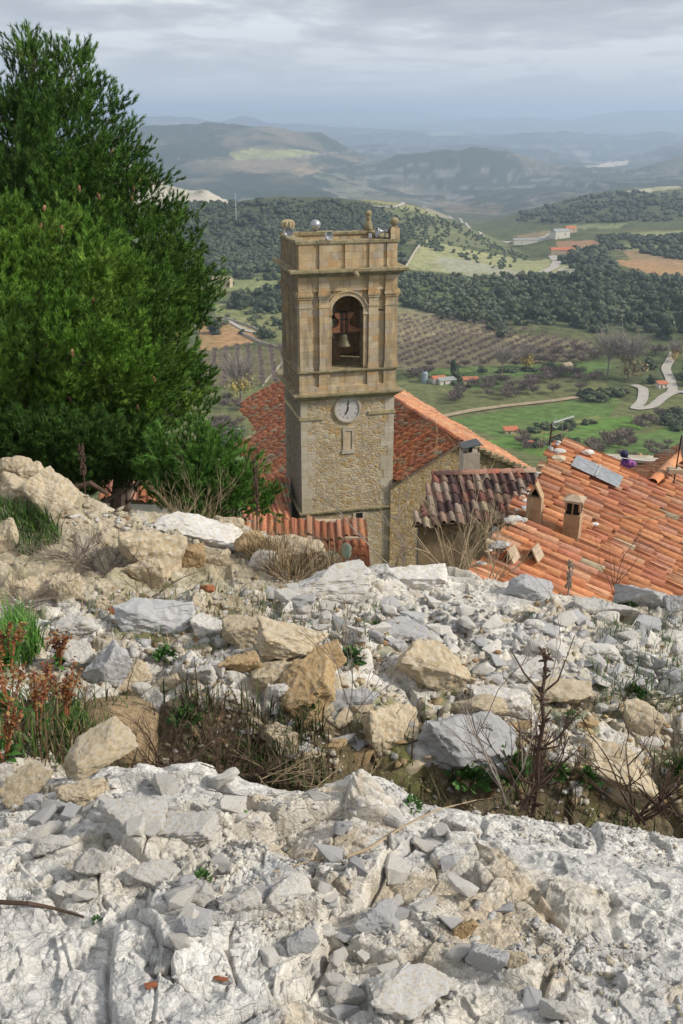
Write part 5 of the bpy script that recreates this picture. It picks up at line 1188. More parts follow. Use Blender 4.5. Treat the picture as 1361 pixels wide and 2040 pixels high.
SPEC = [
 (872, 1338, 180, 115, 'cream', 'largest cream and ochre boulder on the rubble bank behind the ditch', -8, (6, 8), 901),
 (612, 1385, 150, 95, 'ochre', 'brown ochre slab leaning to the right on the ditch edge', 20, (15, -32), 902),
 (640, 1325, 95, 70, 'ochre', 'small ochre cap stone above the leaning brown slab', 10, (0, -20), 903),
 (690, 1400, 120, 90, 'grey', 'smooth grey wedge stone right of the brown slab', -15, (20, -25), 904),
 (475, 1335, 88, 66, 'ochre', 'rusty orange block in the row above the grassy ditch', 12, (0, -12), 905),
 (545, 1345, 95, 62, 'cream', 'tan pitted block between the rusty one and the brown slab', 5, (5, -22), 906),
 (925, 1500, 215, 125, 'grey', 'large pale grey boulder behind the near rock edge in the centre', -12, (12, 14), 907),
 (780, 1455, 130, 120, 'cream', 'crumbling tan conglomerate lump under the cream boulder', 30, (0, 5), 908),
 (566, 1487, 85, 72, 'cream', 'lone tan stone standing inside the ditch', -30, (10, 25), 909),
 (1122, 1398, 135, 58, 'cream', 'flat rectangular tan block right of the dead stalk', -4, (0, 2), 910),
 (1303, 1450, 118, 88, 'cream', 'rounded tan boulder near the right edge above the ditch', 10, (0, 6), 911),
 (1235, 1560, 190, 110, 'cream', 'dark stained boulder at the right end of the ditch', -10, (5, 10), 912),
 (1010, 1405, 150, 80, 'limestone', 'broad white rock slab left of the flat tan block', 5, (0, 4), 913),
 (565, 1385, 60, 50, 'limestone', 'white cobble squeezed between the ochre blocks', 0, (0, 0), 914),
 (960, 1420, 120, 55, 'cream', 'pitted flat stone right of the cream boulder', 12, (0, 2), 915),
 (145, 1312, 80, 72, 'limestone', 'angular grey white block beside the reddish dock plants', 10, (0, 6), 916),
 (155, 1256, 88, 52, 'limestone', 'low white boulder above the angular grey block', -6, (0, 0), 917),
 (300, 1238, 170, 70, 'grey', 'long smooth whitish boulder in the left middle', 4, (0, 0), 918),
 (385, 1240, 60, 40, 'limestone', 'small white boulder between the long one and the pointed one', 8, (0, 0), 919),
 (428, 1250, 95, 55, 'limestone', 'pointed white boulder lit on top in the left middle', -20, (0, -10), 920),
 (490, 1265, 100, 70, 'cream', 'rounded cream boulder right of the pointed white one', 10, (0, 0), 921),
 (585, 1290, 150, 75, 'cream', 'broad white and cream boulder above the ochre blocks', 5, (0, 6), 922),
 (215, 1335, 95, 75, 'grey', 'slanted grey slab leaning on its neighbour at the left of the ditch', 30, (0, -38), 923),
 (265, 1350, 80, 62, 'cream', 'slanted tan block right of the leaning grey slab', 28, (0, -30), 924),
 (395, 1350, 70, 56, 'limestone', 'white block left of the rusty one above the ditch', 0, (0, -8), 925),
 (52, 1575, 112, 72, 'cream', 'cream brick shaped stone at the left edge of the near slope', 30, (0, -16), 926),
 (68, 1602, 48, 46, 'grey', 'small grey chip in front of the cream brick shaped stone', 10, (0, -15), 927),
 (190, 1520, 165, 72, 'cream', 'long tapering tan stone lying across the left end of the near slab', 24, (0, -22), 928),
 (160, 1585, 108, 60, 'cream', 'tan stone with a dark hollow below the long tapering one', 14, (0, -6), 929),
 (2, 1545, 50, 60, 'limestone', 'white stone cut by the left frame edge', 0, (0, 0), 930),
 (60, 1180, 90, 66, 'cream', 'pitted stone low at the left under the brushwood', 0, (0, 0), 931),
 (128, 1176, 66, 74, 'cream', 'upright tan stone among the dead brushwood', 12, (8, 6), 932),
 (22, 932, 78, 66, 'cream', 'rough tan stone at the upper left end of the ruined wall', 0, (0, 0), 933),
 (64, 944, 62, 50, 'cream', 'small cream stone next to the first wall stone', 10, (0, 0), 934),
 (30, 985, 130, 70, 'cream', 'broad mossy wall stone at the left frame edge', 0, (0, 12), 935),
 (100, 1000, 120, 100, 'cream', 'large angular pale boulder on the ruined wall', -18, (0, 24), 936),
 (8, 1070, 70, 100, 'cream', 'tall pale boulder cut by the left edge below the wall', 0, (0, 0), 937),
 (312, 1105, 160, 120, 'cream', 'big rounded pitted boulder ending the ruined wall', 8, (0, 0), 938),
 (285, 1140, 90, 70, 'cream', 'rounded boulder at the foot of the ruined wall', 0, (0, 0), 939),
 (395, 1065, 170, 50, 'limestone', 'flat pale slab capping the ruined wall', -4, (0, 6), 940),
 (455, 1050, 60, 44, 'cream', 'orange cornered block on the right end of the cap slab', 0, (0, 0), 941),
 (382, 1110, 56, 66, 'ochre', 'ochre block set in the wall face beside the big boulder', 0, (0, 0), 942),
 (435, 1118, 62, 46, 'cream', 'rectangular tan block in the wall face', 0, (0, 0), 943),
 (497, 1085, 66, 60, 'ochre', 'yellow orange block at the right shoulder of the wall', 10, (0, 0), 944),
 (525, 1118, 66, 56, 'limestone', 'pale cobble below the yellow orange block', 0, (0, 0), 945),
 (585, 1115, 130, 84, 'cream', 'large rounded pale boulder where the wall meets the tiled shed', 0, (0, 5), 946),
 (650, 1172, 180, 56, 'limestone', 'long low white rock ridge below the prickly pear', 3, (0, 0), 947),
 (1283, 1200, 108, 66, 'grey', 'rounded grey boulder just below the orange roof at the right', 0, (0, 0), 948),
 (1060, 1182, 110, 48, 'grey', 'grey humped rock on the crest below the orange roof', 0, (0, 5), 949),
 (1352, 1205, 50, 40, 'grey', 'grey rock cut by the right edge under the roof', 0, (0, 0), 950),
 (830, 1160, 130, 45, 'limestone', 'white hump on the crest below the dead branches', 0, (0, 0), 951),
 (1060, 1340, 110, 50, 'limestone', 'white slab above the flat tan block', 0, (0, 0), 952),
 (1190, 1300, 100, 45, 'limestone', 'white slab in the middle of the right stony slope', 8, (0, 0), 953),
 (1210, 1220, 120, 40, 'limestone', 'broad pale slab right of centre near the crest', -5, (0, 0), 954),
 (800, 1265, 110, 40, 'grey', 'flat bluish slab just above the cream boulder', 0, (0, 3), 955),
 (1200, 1415, 30, 26, 'limestone', 'bright little white stone right of the tan block', 0, (0, 0), 956),
 (1105, 1515, 40, 30, 'limestone', 'white pebble near the green weed by the ditch', 0, (0, 0), 957),
 (1148, 1575, 32, 40, 'limestone', 'upright bluish white pebble by the green weed', 0, (0, 0), 958),
 (925, 1848, 50, 62, 'ochre', 'small honey brown stone standing on the near slab', 8, (0, 12), 959),
 (972, 1908, 86, 104, 'grey', 'upright grey shard below the honey brown stone', -20, (10, 20), 960),
 (750, 1838, 120, 72, 'grey', 'faceted pale grey block left of the honey brown stone', 5, (0, 8), 961),
 (1028, 1915, 60, 50, 'cream', 'rough pebble with orange patch right of the grey shard', 0, (0, 0), 962),
 (480, 1800, 110, 92, 'limestone', 'split white block in the middle of the near slab', -6, (6, -4), 963),
 (575, 1795, 130, 86, 'limestone', 'tilted white block right of the split one', 12, (10, 14), 964),
 (395, 1790, 100, 58, 'limestone', 'slanting white wedge left of the split block', -20, (0, -22), 965),
 (385, 1850, 90, 62, 'grey', 'three sided grey shard left below the split block', 10, (10, 6), 966),
 (300, 1750, 130, 70, 'limestone', 'wide white block on the left of the near slab', -8, (6, 6), 967),
 (180, 1730, 90, 84, 'limestone', 'tall white block face at the left of the near slab', 10, (0, 16), 968),
 (240, 1650, 200, 72, 'limestone', 'broad white ledge block below the hollow stone', 4, (0, 8), 969),
 (370, 1660, 150, 60, 'limestone', 'flat topped white ledge right of the broad one', -8, (0, -6), 970),
 (100, 1690, 90, 50, 'limestone', 'white stepped block near the left edge', 0, (0, 0), 971),
 (600, 1880, 80, 78, 'grey', 'bluish leaning shard below the tilted white block', 20, (10, -26), 972),
 (300, 1965, 30, 14, 'terra', 'dark red sliver among the chips at the bottom left', 20, (0, 0), 973),
 (440, 1952, 34, 24, 'terra', 'rusty brown shard among the white chips', 0, (0, 0), 974),
 (420, 1632, 70, 60, 'limestone', 'upright white chip block under the small green weed', 10, (0, 10), 975),
 (500, 1640, 60, 44, 'limestone', 'white cube like chip right of the weed', 0, (0, 0), 976),
 (230, 1218, 34, 22, 'terra', 'rounded red brick fragment in the left middle', 0, (0, 0), 977),
 (412, 1174, 32, 18, 'terra', 'pinkish brick fragment at the wall foot', 0, (0, 0), 978),
 (830, 2010, 220, 80, 'limestone', 'large smooth white slab at the bottom centre', 0, (0, -4), 979),
 (1130, 2020, 120, 60, 'limestone', 'white lump at the bottom right of centre', 0, (0, 0), 980),
 (690, 1990, 90, 60, 'limestone', 'jagged white block at the bottom centre left', 20, (0, 10), 981),
]
for (px, py, w_, h_, mt, lab, rz, tl_, sd) in SPEC:
    k_ = .86 if py > 1600 and sd not in (959,) else 1.0
    put_rock(px, py, w_ * k_, h_ * k_, mt, lab, rz, tl_, uniq=sd, sink=.4 if py > 1620 else .3)
# scattered stones: the larger ones are individuals, the rest rubble
cand = []
def region(n, poly, smin, smax, mats, grp, lab, pw=2.2):
    xs = [p[0] for p in poly]; ys = [p[1] for p in poly]; k = 0
    while k < n:
        x = random.uniform(min(xs), max(xs)); y = random.uniform(min(ys), max(ys))
        if not pip(x, y, poly): continue
        s = smin + (smax - smin) * random.random() ** pw; cand.append((x, y, s, random.choice(mats), grp, lab)); k += 1
region(330, [(960, 1215), (1361, 1235), (1361, 1400), (1200, 1430), (960, 1360)], 9, 46, ['limestone', 'limestone', 'grey'], 'white stones on the right stony slope', 'angular white limestone piece on the right stony slope')
region(250, [(560, 1180), (960, 1190), (1000, 1300), (700, 1290), (560, 1250)], 8, 44, ['limestone', 'limestone', 'grey'], 'white stones around the middle of the bank', 'white limestone piece on the middle bank below the roofs')
region(230, [(150, 1190), (560, 1180), (600, 1330), (300, 1390), (150, 1360), (60, 1290)], 8, 40, ['cream', 'limestone', 'cream', 'grey'], 'pale stones on the left rubble bank', 'pale stone on the left rubble bank')
region(280, [(720, 1390), (1100, 1380), (1361, 1400), (1361, 1600), (1150, 1600), (1060, 1540), (700, 1470)], 8, 40, ['cream', 'cream', 'limestone', 'ochre'], 'tan stones on the right rubble bank', 'tan rubble stone on the bank above the ditch at the right')
region(190, [(60, 1620), (400, 1530), (700, 1570), (900, 1640), (1000, 1750), (800, 1900), (560, 1960), (280, 1950), (350, 1850), (100, 1850)], 8, 56, ['limestone', 'limestone', 'limestone', 'grey'], 'broken white blocks on the near slab', 'broken white block on the near slab')
region(100, [(560, 1840), (1050, 1780), (1150, 1900), (1080, 2040), (560, 2040), (400, 1980)], 9, 50, ['limestone', 'grey', 'limestone'], 'broken pieces low on the near slab', 'broken white piece at the bottom of the near slab')
region(90, [(430, 1400), (840, 1440), (1000, 1510), (980, 1550), (840, 1530), (700, 1505), (560, 1515), (430, 1480)], 14, 60, ['cream', 'ochre', 'cream', 'grey'], 'stones in the far side of the ditch', 'earthy stone set in the far side of the ditch')
region(60, [(1050, 1900), (1361, 1850), (1361, 2040), (1150, 2040)], 7, 26, ['limestone', 'cream'], 'pebbles in the right hollow of the slab', 'small pebble in the right hollow of the near slab')
region(120, [(0, 1480), (150, 1470), (230, 1560), (200, 1620), (0, 1640)], 7, 30, ['cream', 'limestone'], 'pebbles at the left end of the slab', 'pale pebble at the left end of the near slab')
region(150, [(110, 960), (500, 1050), (640, 1120), (560, 1150), (330, 1060), (150, 1050)], 7, 34, ['cream', 'limestone', 'cream'], 'stones bedded in the ruined wall', 'rough stone bedded in the ruined wall')
cand.sort(key=lambda c: -c[2])
KEEP = 205
for (x, y, s, mt, grp, lab) in cand[:KEEP]:
    put_rock(x, y, s * 1.25, s * .8, mt, lab, random.uniform(0, 360), (random.uniform(-14, 14), random.uniform(-14, 14)), group=grp, sink=.42)
def merge_scatter(pv, pos, scl, rots, cols):
    """pv list of (V,F); returns V,F,C"""
    Vs = []; Fs = []; Cs = []; o = 0
    for i, (p, s, r, c) in enumerate(zip(pos, scl, rots, cols)):
        V, Fc = pv[i % len(pv)]; Vv = (V * s) @ r.T + p; Vs.append(Vv); Fs.append(Fc + o); Cs.append(np.repeat(np.array(c)[None], len(V), 0)); o += len(V)
    return np.concatenate(Vs), np.concatenate(Fs), np.concatenate(Cs)
def rot_np(a, b, c): return np.array(Matrix.Rotation(a, 3, 'Z') @ Matrix.Rotation(b, 3, 'X') @ Matrix.Rotation(c, 3, 'Y'))
hulls = [hull_np(i, 9 + i % 5, .45 + .1 * (i % 3)) for i in range(16)]
pos = []; scl = []; rots = []; cl_ = []
PALR = {'limestone': (.62, .60, .57), 'cream': (.54, .48, .37), 'grey': (.48, .48, .48), 'ochre': (.46, .35, .2)}
for (x, y, s, mt, grp, lab) in cand[KEEP:]:
    p = hit(x, y); d = p.y * CP - p.z * SP; s1 = s / F * d / 2; pos.append(np.array(p)); scl.append(np.array((1.2, 1, .9)) * s1); rots.append(rot_np(random.uniform(0, 6), random.uniform(-.4, .4), random.uniform(-.4, .4)))
    cl_.append(np.array(PALR[mt]) * random.uniform(.75, 1.1))
# fine gravel
rr = np.random.RandomState(4)
def gravel(n, y0, y1, s0, s1, thr, pal):
    Y = np.exp(rr.uniform(math.log(y0), math.log(y1), n * 3)); a = rr.uniform(-.42, .42, n * 3); X = a * Y
    dn = fbm(X * 3.3 + 31, Y * 3.3, 3, 199); k = dn > thr; X = X[k][:n]; Y = Y[k][:n]; Z = fg_z(X, Y)
    for x, y, z in zip(X, Y, Z):
        s = s0 + (s1 - s0) * rr.rand() ** 2.5; s *= (y / 2) ** .4; pos.append(np.array((x, y, z + s * .15))); scl.append(np.array((1.1, 1, .8)) * s); rots.append(rot_np(rr.uniform(0, 6), rr.uniform(-.5, .5), rr.uniform(-.5, .5)))
        cl_.append(np.array(pal[rr.randint(len(pal))]) * rr.uniform(.75, 1.12))
WG = [(.62, .60, .57), (.60, .58, .54), (.50, .50, .50), (.60, .58, .55), (.56, .50, .41)]; TG = [(.46, .39, .27), (.40, .31, .19), (.50, .46, .37), (.52, .50, .46), (.34, .22, .12)]
gravel(4600, 1.25, 2.65, .0025, .011, .54, WG); gravel(2600, 3.7, 7.6, .006, .022, .40, WG + TG); gravel(1500, 3.5, 5.2, .006, .022, .40, TG)
V, Fc, C = merge_scatter(hulls, pos, scl, rots, cl_)
tag(link('rubble', npmesh('rubble', V, Fc, C), M['ground']), kind='stuff', label='fine limestone chips and gravel between the rocks', cat='gravel')
# sand heap
sh_p = hit(215, 1450); 
n = 26; V = []; 
for i in range(n + 1):
    for j in range(n + 1):
        u = i / n * 2 - 1; v = j / n * 2 - 1; r = math.sqrt(u * u + v * v); x = sh_p.x + u * .22; y = sh_p.y + .05 + v * .22
        V.append((x, y, 0, max(0, 1 - r) ** .8))
V = np.array(V); zb_ = fg_z(V[:, 0], V[:, 1]); zs_ = sh_p.z - .01 + .07 * V[:, 3] ** .9 + .012 * fbm(V[:, 0] * 40, V[:, 1] * 40, 3, 5); V = np.stack([V[:, 0], V[:, 1], np.where(V[:, 3] > .0, zs_, sh_p.z - .3)], -1)
ii = np.arange((n + 1) ** 2).reshape(n + 1, n + 1); Q_ = np.stack([ii[:-1, :-1], ii[1:, :-1], ii[1:, 1:], ii[:-1, 1:]], -1).reshape(-1, 4)
tag(link('sand_heap', npmesh('sand_heap', V, Q_, None, True), M['sand']), 'rounded heap of ochre sand behind the dock plants', 'sand heap')

# ================================================================ PLANTS ON THE SLOPE
def blades(n, sampler, h0, h1, wd, cols, name, lab, lean=.35, kind='stuff', cat='grass', mat='leafattr'):
    V = []; Fc = []; C = []; k = 0
    for _ in range(n):
        p = sampler(); h = random.uniform(h0, h1); a = random.uniform(0, 6.28); l = random.uniform(.1, lean) * h; w_ = wd * random.uniform(.6, 1.3)
        d = Vector((math.cos(a), math.sin(a), 0)); s = Vector((-d.y, d.x, 0)) * w_; c = np.array(random.choice(cols)) * random.uniform(.7, 1.2)
        q = [p - s, p + s, p + d * l * .35 + Vector((0, 0, h * .55)) + s * .8, p + d * l * .35 + Vector((0, 0, h * .55)) - s * .8, p + d * l * 1.2 + Vector((0, 0, h)) + s * .1, p + d * l * 1.2 + Vector((0, 0, h)) - s * .1]
        V += [tuple(x) for x in q]; Fc += [(k, k + 1, k + 2, k + 3), (k + 3, k + 2, k + 4, k + 5)]; C += [c] * 6; k += 6
    o = link(name, npmesh(name, V, Fc, np.array(C)), M[mat]); tag(o, lab, cat, kind=kind); return o
def samp(poly):
    xs = [p[0] for p in poly]; ys = [p[1] for p in poly]
    def f():
        while True:
            x = random.uniform(min(xs), max(xs)); y = random.uniform(min(ys), max(ys))
            if pip(x, y, poly): return hit(x, y) - Vector((0, 0, .01))
    return f
GC = [(.06, .13, .025), (.09, .17, .03), (.05, .10, .03)]; DC = [(.30, .22, .12), (.22, .16, .09), (.17, .12, .07), (.38, .30, .18)]
def samp_ditch():
    a = random.uniform(-.36, .40); Y = random.uniform(3.0, 3.95); x = a * Y
    return Vector((x, Y, gz(x, Y)))
def samp_ditchL():
    while True:
        p = samp_ditch()
        if -.72 < p.x < -.08 or random.random() < .2: return p
blades(3200, samp_ditchL, .05, .19, .0035, [(.035, .06, .018), (.05, .08, .02), (.06, .11, .025), (.10, .075, .045), (.15, .115, .07), (.07, .05, .03)], 'ditch_grass', 'dark green and dry grass filling the shaded ditch', .8)
blades(700, samp([(0, 1000), (90, 1020), (130, 1080), (60, 1110), (0, 1090)]), .05, .16, .004, GC, 'grass_clump', 'green grass behind the left boulders', .8)
blades(500, samp([(0, 1240), (60, 1230), (90, 1290), (60, 1330), (0, 1340)]), .06, .18, .004, [(.08, .20, .03), (.10, .22, .04)], 'grass_clump', 'bright green grass at the left edge', .8)
blades(900, samp([(120, 1200), (420, 1170), (700, 1200), (900, 1230), (700, 1290), (330, 1300)]), .03, .10, .003, GC + DC, 'grass_tufts', 'thin grass tufts between the stones of the bank', .9)
blades(600, samp([(1180, 1200), (1361, 1210), (1361, 1420), (1180, 1420)]), .03, .12, .003, GC + [(.10, .15, .07)], 'grass_tufts', 'grass tufts on the right stony slope', .9)
blades(900, samp([(480, 1110), (640, 1110), (690, 1150), (560, 1160)]), .10, .32, .003, DC, 'dry_grass', 'dry straw grass where the wall meets the tiled shed', .8)
def weed(px, py, s, lab, n=60, col=((.06, .15, .03), (.10, .20, .05)), grp=None):
    """little leafy rosette"""
    p = hit(px, py); V = []; Fc = []; C = []; k = 0
    for _ in range(n):
        a = random.uniform(0, 6.28); e_ = random.uniform(.1, 1.4); L = s * random.uniform(.5, 1); d = Vector((math.cos(a) * math.cos(e_), math.sin(a) * math.cos(e_), math.sin(e_))); c0 = d * L * .5
        u = d.cross(Vector((random.uniform(-1, 1), random.uniform(-1, 1), random.uniform(.2, 1)))).normalized() * s * .13; c = np.array(random.choice(col)) * random.uniform(.8, 1.25)
        V += [tuple(c0), tuple(c0 + d * L * .25 + u), tuple(c0 + d * L * .5), tuple(c0 + d * L * .25 - u)]; Fc.append((k, k + 1, k + 2, k + 3)); C += [c] * 4; k += 4
    o = link('weed', npmesh('weed', V, Fc, np.array(C)), M['leafattr']); o.location = p; tag(o, lab, 'plant', grp)
WEEDS = [(465, 1618, .045, 'dark green weed rooted between white blocks of the near slab'), (822, 1608, .045, 'grey green cushion weed near the far lip of the slab'), (402, 1752, .03, 'tiny green sprig above the split white block'), (192, 1835, .018, 'tiny bright sprout by the dark twig at the left'),
 (1170, 1558, .09, 'round light green weed on the bank by the white pebbles'), (1250, 1212, .09, 'green tuft left of the rounded grey boulder'), (700, 1318, .10, 'green weed left of the large cream boulder'), (690, 1190, .12, 'olive cushion plant on the white ridge'), (750, 1250, .05, 'small green sprig on the middle bank'),
 (330, 1312, .08, 'long leaved green weed on the left rubble bank'), (370, 1440, .10, 'bright green feathery weed in the ditch'), (1010, 1540, .16, 'leafy green weed at the foot of the dead stalk'), (935, 1560, .14, 'broad leaved green weed in front of the grey boulder'), (1110, 1545, .08, 'green weed right of the dead stalk'),
 (1140, 1430, .05, 'green sprig under the flat tan block'), (1265, 1385, .08, 'dark green tuft between white stones at the right'), (1360, 1540, .10, 'grass green weed at the right frame edge'), (1000, 1470, .06, 'weed above the grey boulder'), (75, 1440, .08, 'round leaved green plant under the dock stems'), (230, 1470, .09, 'blue green weed in front of the sand heap'),
 (610, 1405, .10, 'dark blue green weed under the leaning brown slab'), (1060, 1230, .05, 'small green tuft on the right crest'), (1200, 1330, .05, 'green tuft among the white stones')]
for (a_, b_, s_, l_) in WEEDS: weed(a_, b_, s_, l_, 130 if s_ > .07 else 60, ((.05, .12, .03), (.08, .17, .045)))
def twigs(px, py, H, W_, n, lab, mat='greybark', name='dry_shrub', depth=4, up=.8, r=.004, z=None, seed=0, spread=.5, P=None, cat='shrub'):
    rs = random.Random(seed + px); p0 = P if P is not None else hit(px, py); b = MB()
    def grow(p, d, L, rad, lv):
        pts = [p]; q = p; dd = d.copy(); 
        for i in range(3): dd = (dd + Vector((rs.uniform(-.25, .25), rs.uniform(-.25, .25), rs.uniform(-.12, .15)))).normalized(); q = q + dd * L / 3; pts.append(q)
        b.tube(pts, rad, rad * .6, 3 if rad < .004 else 4)
        if lv > 0:
            for k in range(rs.choice([2, 2, 3])):
                t = rs.choice([1, 2, 3, 3]); nd = (dd + Vector((rs.uniform(-1, 1), rs.uniform(-1, 1), rs.uniform(-.4, .7))) * spread * 1.3).normalized(); grow(pts[t], nd, L * rs.uniform(.5, .8), rad * .62, lv - 1)
    for i in range(n):
        a = rs.uniform(0, 6.28); d = Vector((math.cos(a) * W_, math.sin(a) * W_, H * up)).normalized()
        grow(Vector((rs.uniform(-.1, .1) * W_, rs.uniform(-.1, .1) * W_, -.02)), d, H * rs.uniform(.35, .6), r * rs.uniform(.7, 1.2), depth - 1)
    o = b.build(name, M[mat], None); o.location = p0; tag(o, lab, cat); return o
# tall dead stalk in the ditch
st0 = hit(1062, 1600, 2.75); st0 = at(1062, 1612, 2.95)
b = MB(); m = (st0.y * CP - st0.z * SP) / F
pts = [Vector(((x - 1062) * m, 0, (1612 - y) * m * 1.06)) for x, y in ((1062, 1640), (1066, 1560), (1062, 1480), (1068, 1420), (1060, 1360), (1063, 1310), (1057, 1268))]
b.tube(pts, .0095, .005, 7); rs = random.Random(2)
for k in range(70):
    t = rs.random(); i = min(5, int(t * 6)); q = pts[i].lerp(pts[i + 1], t * 6 - i); b.tube([q, q + Vector((rs.uniform(-.03, .03), rs.uniform(-.03, .03), rs.uniform(-.015, .03)))], .006, .003, 4)
for k in range(9):
    q = pts[rs.randrange(1, 5)]; dx_ = rs.choice([-1, 1]) * rs.uniform(.05, .2); b.tube([q, q + Vector((dx_ * .5, rs.uniform(-.05, .05), .05)), q + Vector((dx_, rs.uniform(-.1, .1), rs.uniform(.05, .22)))], .005, .002, 4)
o = b.build('dead_stalk', M['stalk'], None); o.location = st0; tag(o, 'thick dark dead stalk standing upright from the ditch right of centre', 'dead plant')
twigs(1040, 1600, .42, .35, 9, 'tangle of dark twigs around the foot of the thick stalk', 'stalk', 'dry_shrub', 4, P=at(1045, 1600, 2.92), r=.005)
twigs(1010, 1590, .75, .18, 3, 'tall thin pale stems left of the thick stalk', 'greybark', 'dry_shrub', 4, P=at(1000, 1590, 2.9), r=.005)
twigs(1280, 1600, .5, .25, 9, 'dark leafless shrub in the ditch at the right', 'stalk', 'dry_shrub', 4, P=at(1270, 1625, 2.95), r=.005)
twigs(1350, 1600, .4, .3, 7, 'dark leafless shrub cut by the right frame edge', 'stalk', 'dry_shrub', 4, P=at(1345, 1620, 2.95), r=.005)
twigs(700, 1400, .55, .35, 4, 'thin grey stems rising before the grey wedge stone', 'greybark', 'dry_shrub', 4, P=at(700, 1430, 3.7), r=.003)
twigs(470, 1500, .4, .6, 22, 'brown brambles filling the middle of the ditch', 'stalk', 'dry_shrub', 4, P=at(440, 1560, 3.45), r=.0035)
twigs(380, 1500, .35, .6, 18, 'brown brambles at the left of the ditch', 'stalk', 'dry_shrub', 4, P=at(330, 1530, 3.4), r=.0035)
twigs(640, 1560, .22, .5, 10, 'dry brambles under the lone ditch stone', 'straw', 'dry_shrub', 4, P=at(650, 1570, 3.5), r=.003)
twigs(560, 1480, .3, .5, 8, 'dry pale brambles left of the lone ditch stone', 'straw', 'dry_shrub', 3, P=at(530, 1540, 3.5), r=.003)
twigs(340, 1120, .42, .5, 20, 'brown brushwood growing against the big pitted boulder', 'greybark', 'dry_shrub', 4, P=hit(215, 1140), r=.0045)
twigs(180, 1090, .38, .55, 18, 'grey brown brushwood below the ruined wall', 'greybark', 'dry_shrub', 4, P=hit(150, 1110), r=.0045)
twigs(40, 1180, .35, .6, 22, 'dense grey green thyme bush at the left edge', 'greybark', 'dry_shrub', 4, P=hit(50, 1200), r=.0045)
twigs(560, 1130, .35, .4, 16, 'dry stems at the right end of the ruined wall', 'straw', 'dry_shrub', 3, P=hit(580, 1160), r=.004)
twigs(855, 1250, .12, .8, 14, 'flat mat of dark twigs on the white bank', 'stalk', 'dry_shrub', 4, P=hit(850, 1240), r=.004, up=.4)
twigs(540, 1190, .12, .9, 14, 'low mat of brown twigs left of the white ridge', 'greybark', 'dry_shrub', 4, P=hit(530, 1200), r=.0035, up=.4)
twigs(280, 1170, .3, .4, 6, 'thin bramble arching before the wall boulders', 'stalk', 'dry_shrub', 4, P=hit(300, 1185), r=.0035)
twigs(1330, 1240, .25, .5, 12, 'dry grey shrub below the rounded grey boulder', 'greybark', 'dry_shrub', 4, P=hit(1320, 1240), r=.004)
twigs(1260, 1420, .3, .3, 7, 'thin dark shrub between the white stones at the right', 'stalk', 'dry_shrub', 4, P=hit(1250, 1390), r=.0035)
twigs(880, 1160, 1.05, .65, 12, 'large leafless pale shrub in front of the annexe wall', 'straw', 'dry_shrub', 5, P=at(905, 1165, 8.2), r=.0065)
twigs(970, 1160, .75, .5, 9, 'second leafless pale shrub right of the annexe corner', 'straw', 'dry_shrub', 4, P=at(985, 1165, 8.2), r=.0055)
twigs(760, 1140, .9, .35, 4, 'thin leafless stems in front of the nave wall', 'greybark', 'dry_shrub', 4, P=at(790, 1150, 8.1), r=.007)
twigs(400, 1040, .6, .5, 26, 'leafless pale shrub in front of the young pine', 'straw', 'dry_shrub', 4, P=at(380, 1060, 8.3), r=.0035)
twigs(1230, 1190, .75, .15, 3, 'thin dark twigs rising before the orange roof', 'stalk', 'dry_shrub', 3, P=at(1225, 1195, 7.9), r=.005)
def seeded(px, py0, py1, Y, lab, mat='stalk'):
    """tall stalk crowded with little dark seed knobs"""
    P = at(px, py1, Y); m = (P.y * CP - P.z * SP) / F; H = (py1 - py0) * m; b = MB(); rs = random.Random(px)
    b.tube([Vector((0, 0, -.1)), Vector((.01, 0, H * .5)), Vector((-.01, 0, H))], .008, .004, 5)
    for k in range(100):
        z = H * (.25 + .75 * rs.random()); a = rs.uniform(0, 6.28); c = Vector((math.cos(a) * rs.uniform(.01, .028), math.sin(a) * .02, z)); b.tube([c - Vector((0, 0, .010)), c + Vector((.006, 0, .010))], .008, .004, 4)
    o = b.build('seed_stalk', M[mat], None); o.location = P; tag(o, lab, 'dead plant')
seeded(512, 905, 1055, 8.4, 'dark seeded stalk standing before the left church roof')
seeded(168, 880, 965, 8.2, 'brown seeded stalk rising from the ruined wall before the pine')
seeded(1130, 1110, 1190, 8.0, 'short brown seeded stalk before the orange roof', 'greybark')
# reed and twigs lying on the slab
def lying(pix, r, mat, lab, name='twig'):
    P = [hit(x, y) + Vector((0, 0, .012)) for x, y in pix]; o = MB().tube([p - P[0] for p in P], r, r * .5, 5).build(name, M[mat], None); o.location = P[0]; tag(o, lab, 'twig')
lying([(690, 1715), (740, 1695), (800, 1655), (870, 1620), (950, 1598), (1010, 1590)], .004, 'straw', 'long pale reed lying across the near slab')
lying([(0, 1805), (60, 1808), (110, 1818), (168, 1835)], .006, 'stalk', 'dark twig lying at the left edge of the near slab')
lying([(400, 1528), (450, 1545), (515, 1552)], .002, 'stalk', 'thin dark twig near the far lip of the slab')
lying([(545, 1745), (620, 1722), (700, 1712), (760, 1700)], .002, 'straw', 'thin straw stem across the middle of the slab')
lying([(410, 1580), (500, 1595), (560, 1590)], .0015, 'stalk', 'fine twig left of the grey green weed')
# fallen black branch behind the wall
P = [at(x, y, 8.6) for x, y in ((120, 960), (150, 972), (180, 962), (215, 985))]; o = MB().tube([p - P[0] for p in P], .035, .02, 7).build('fallen_branch', M['stalk'], None); o.location = P[0]; tag(o, 'curved black fallen branch behind the ruined wall', 'branch')
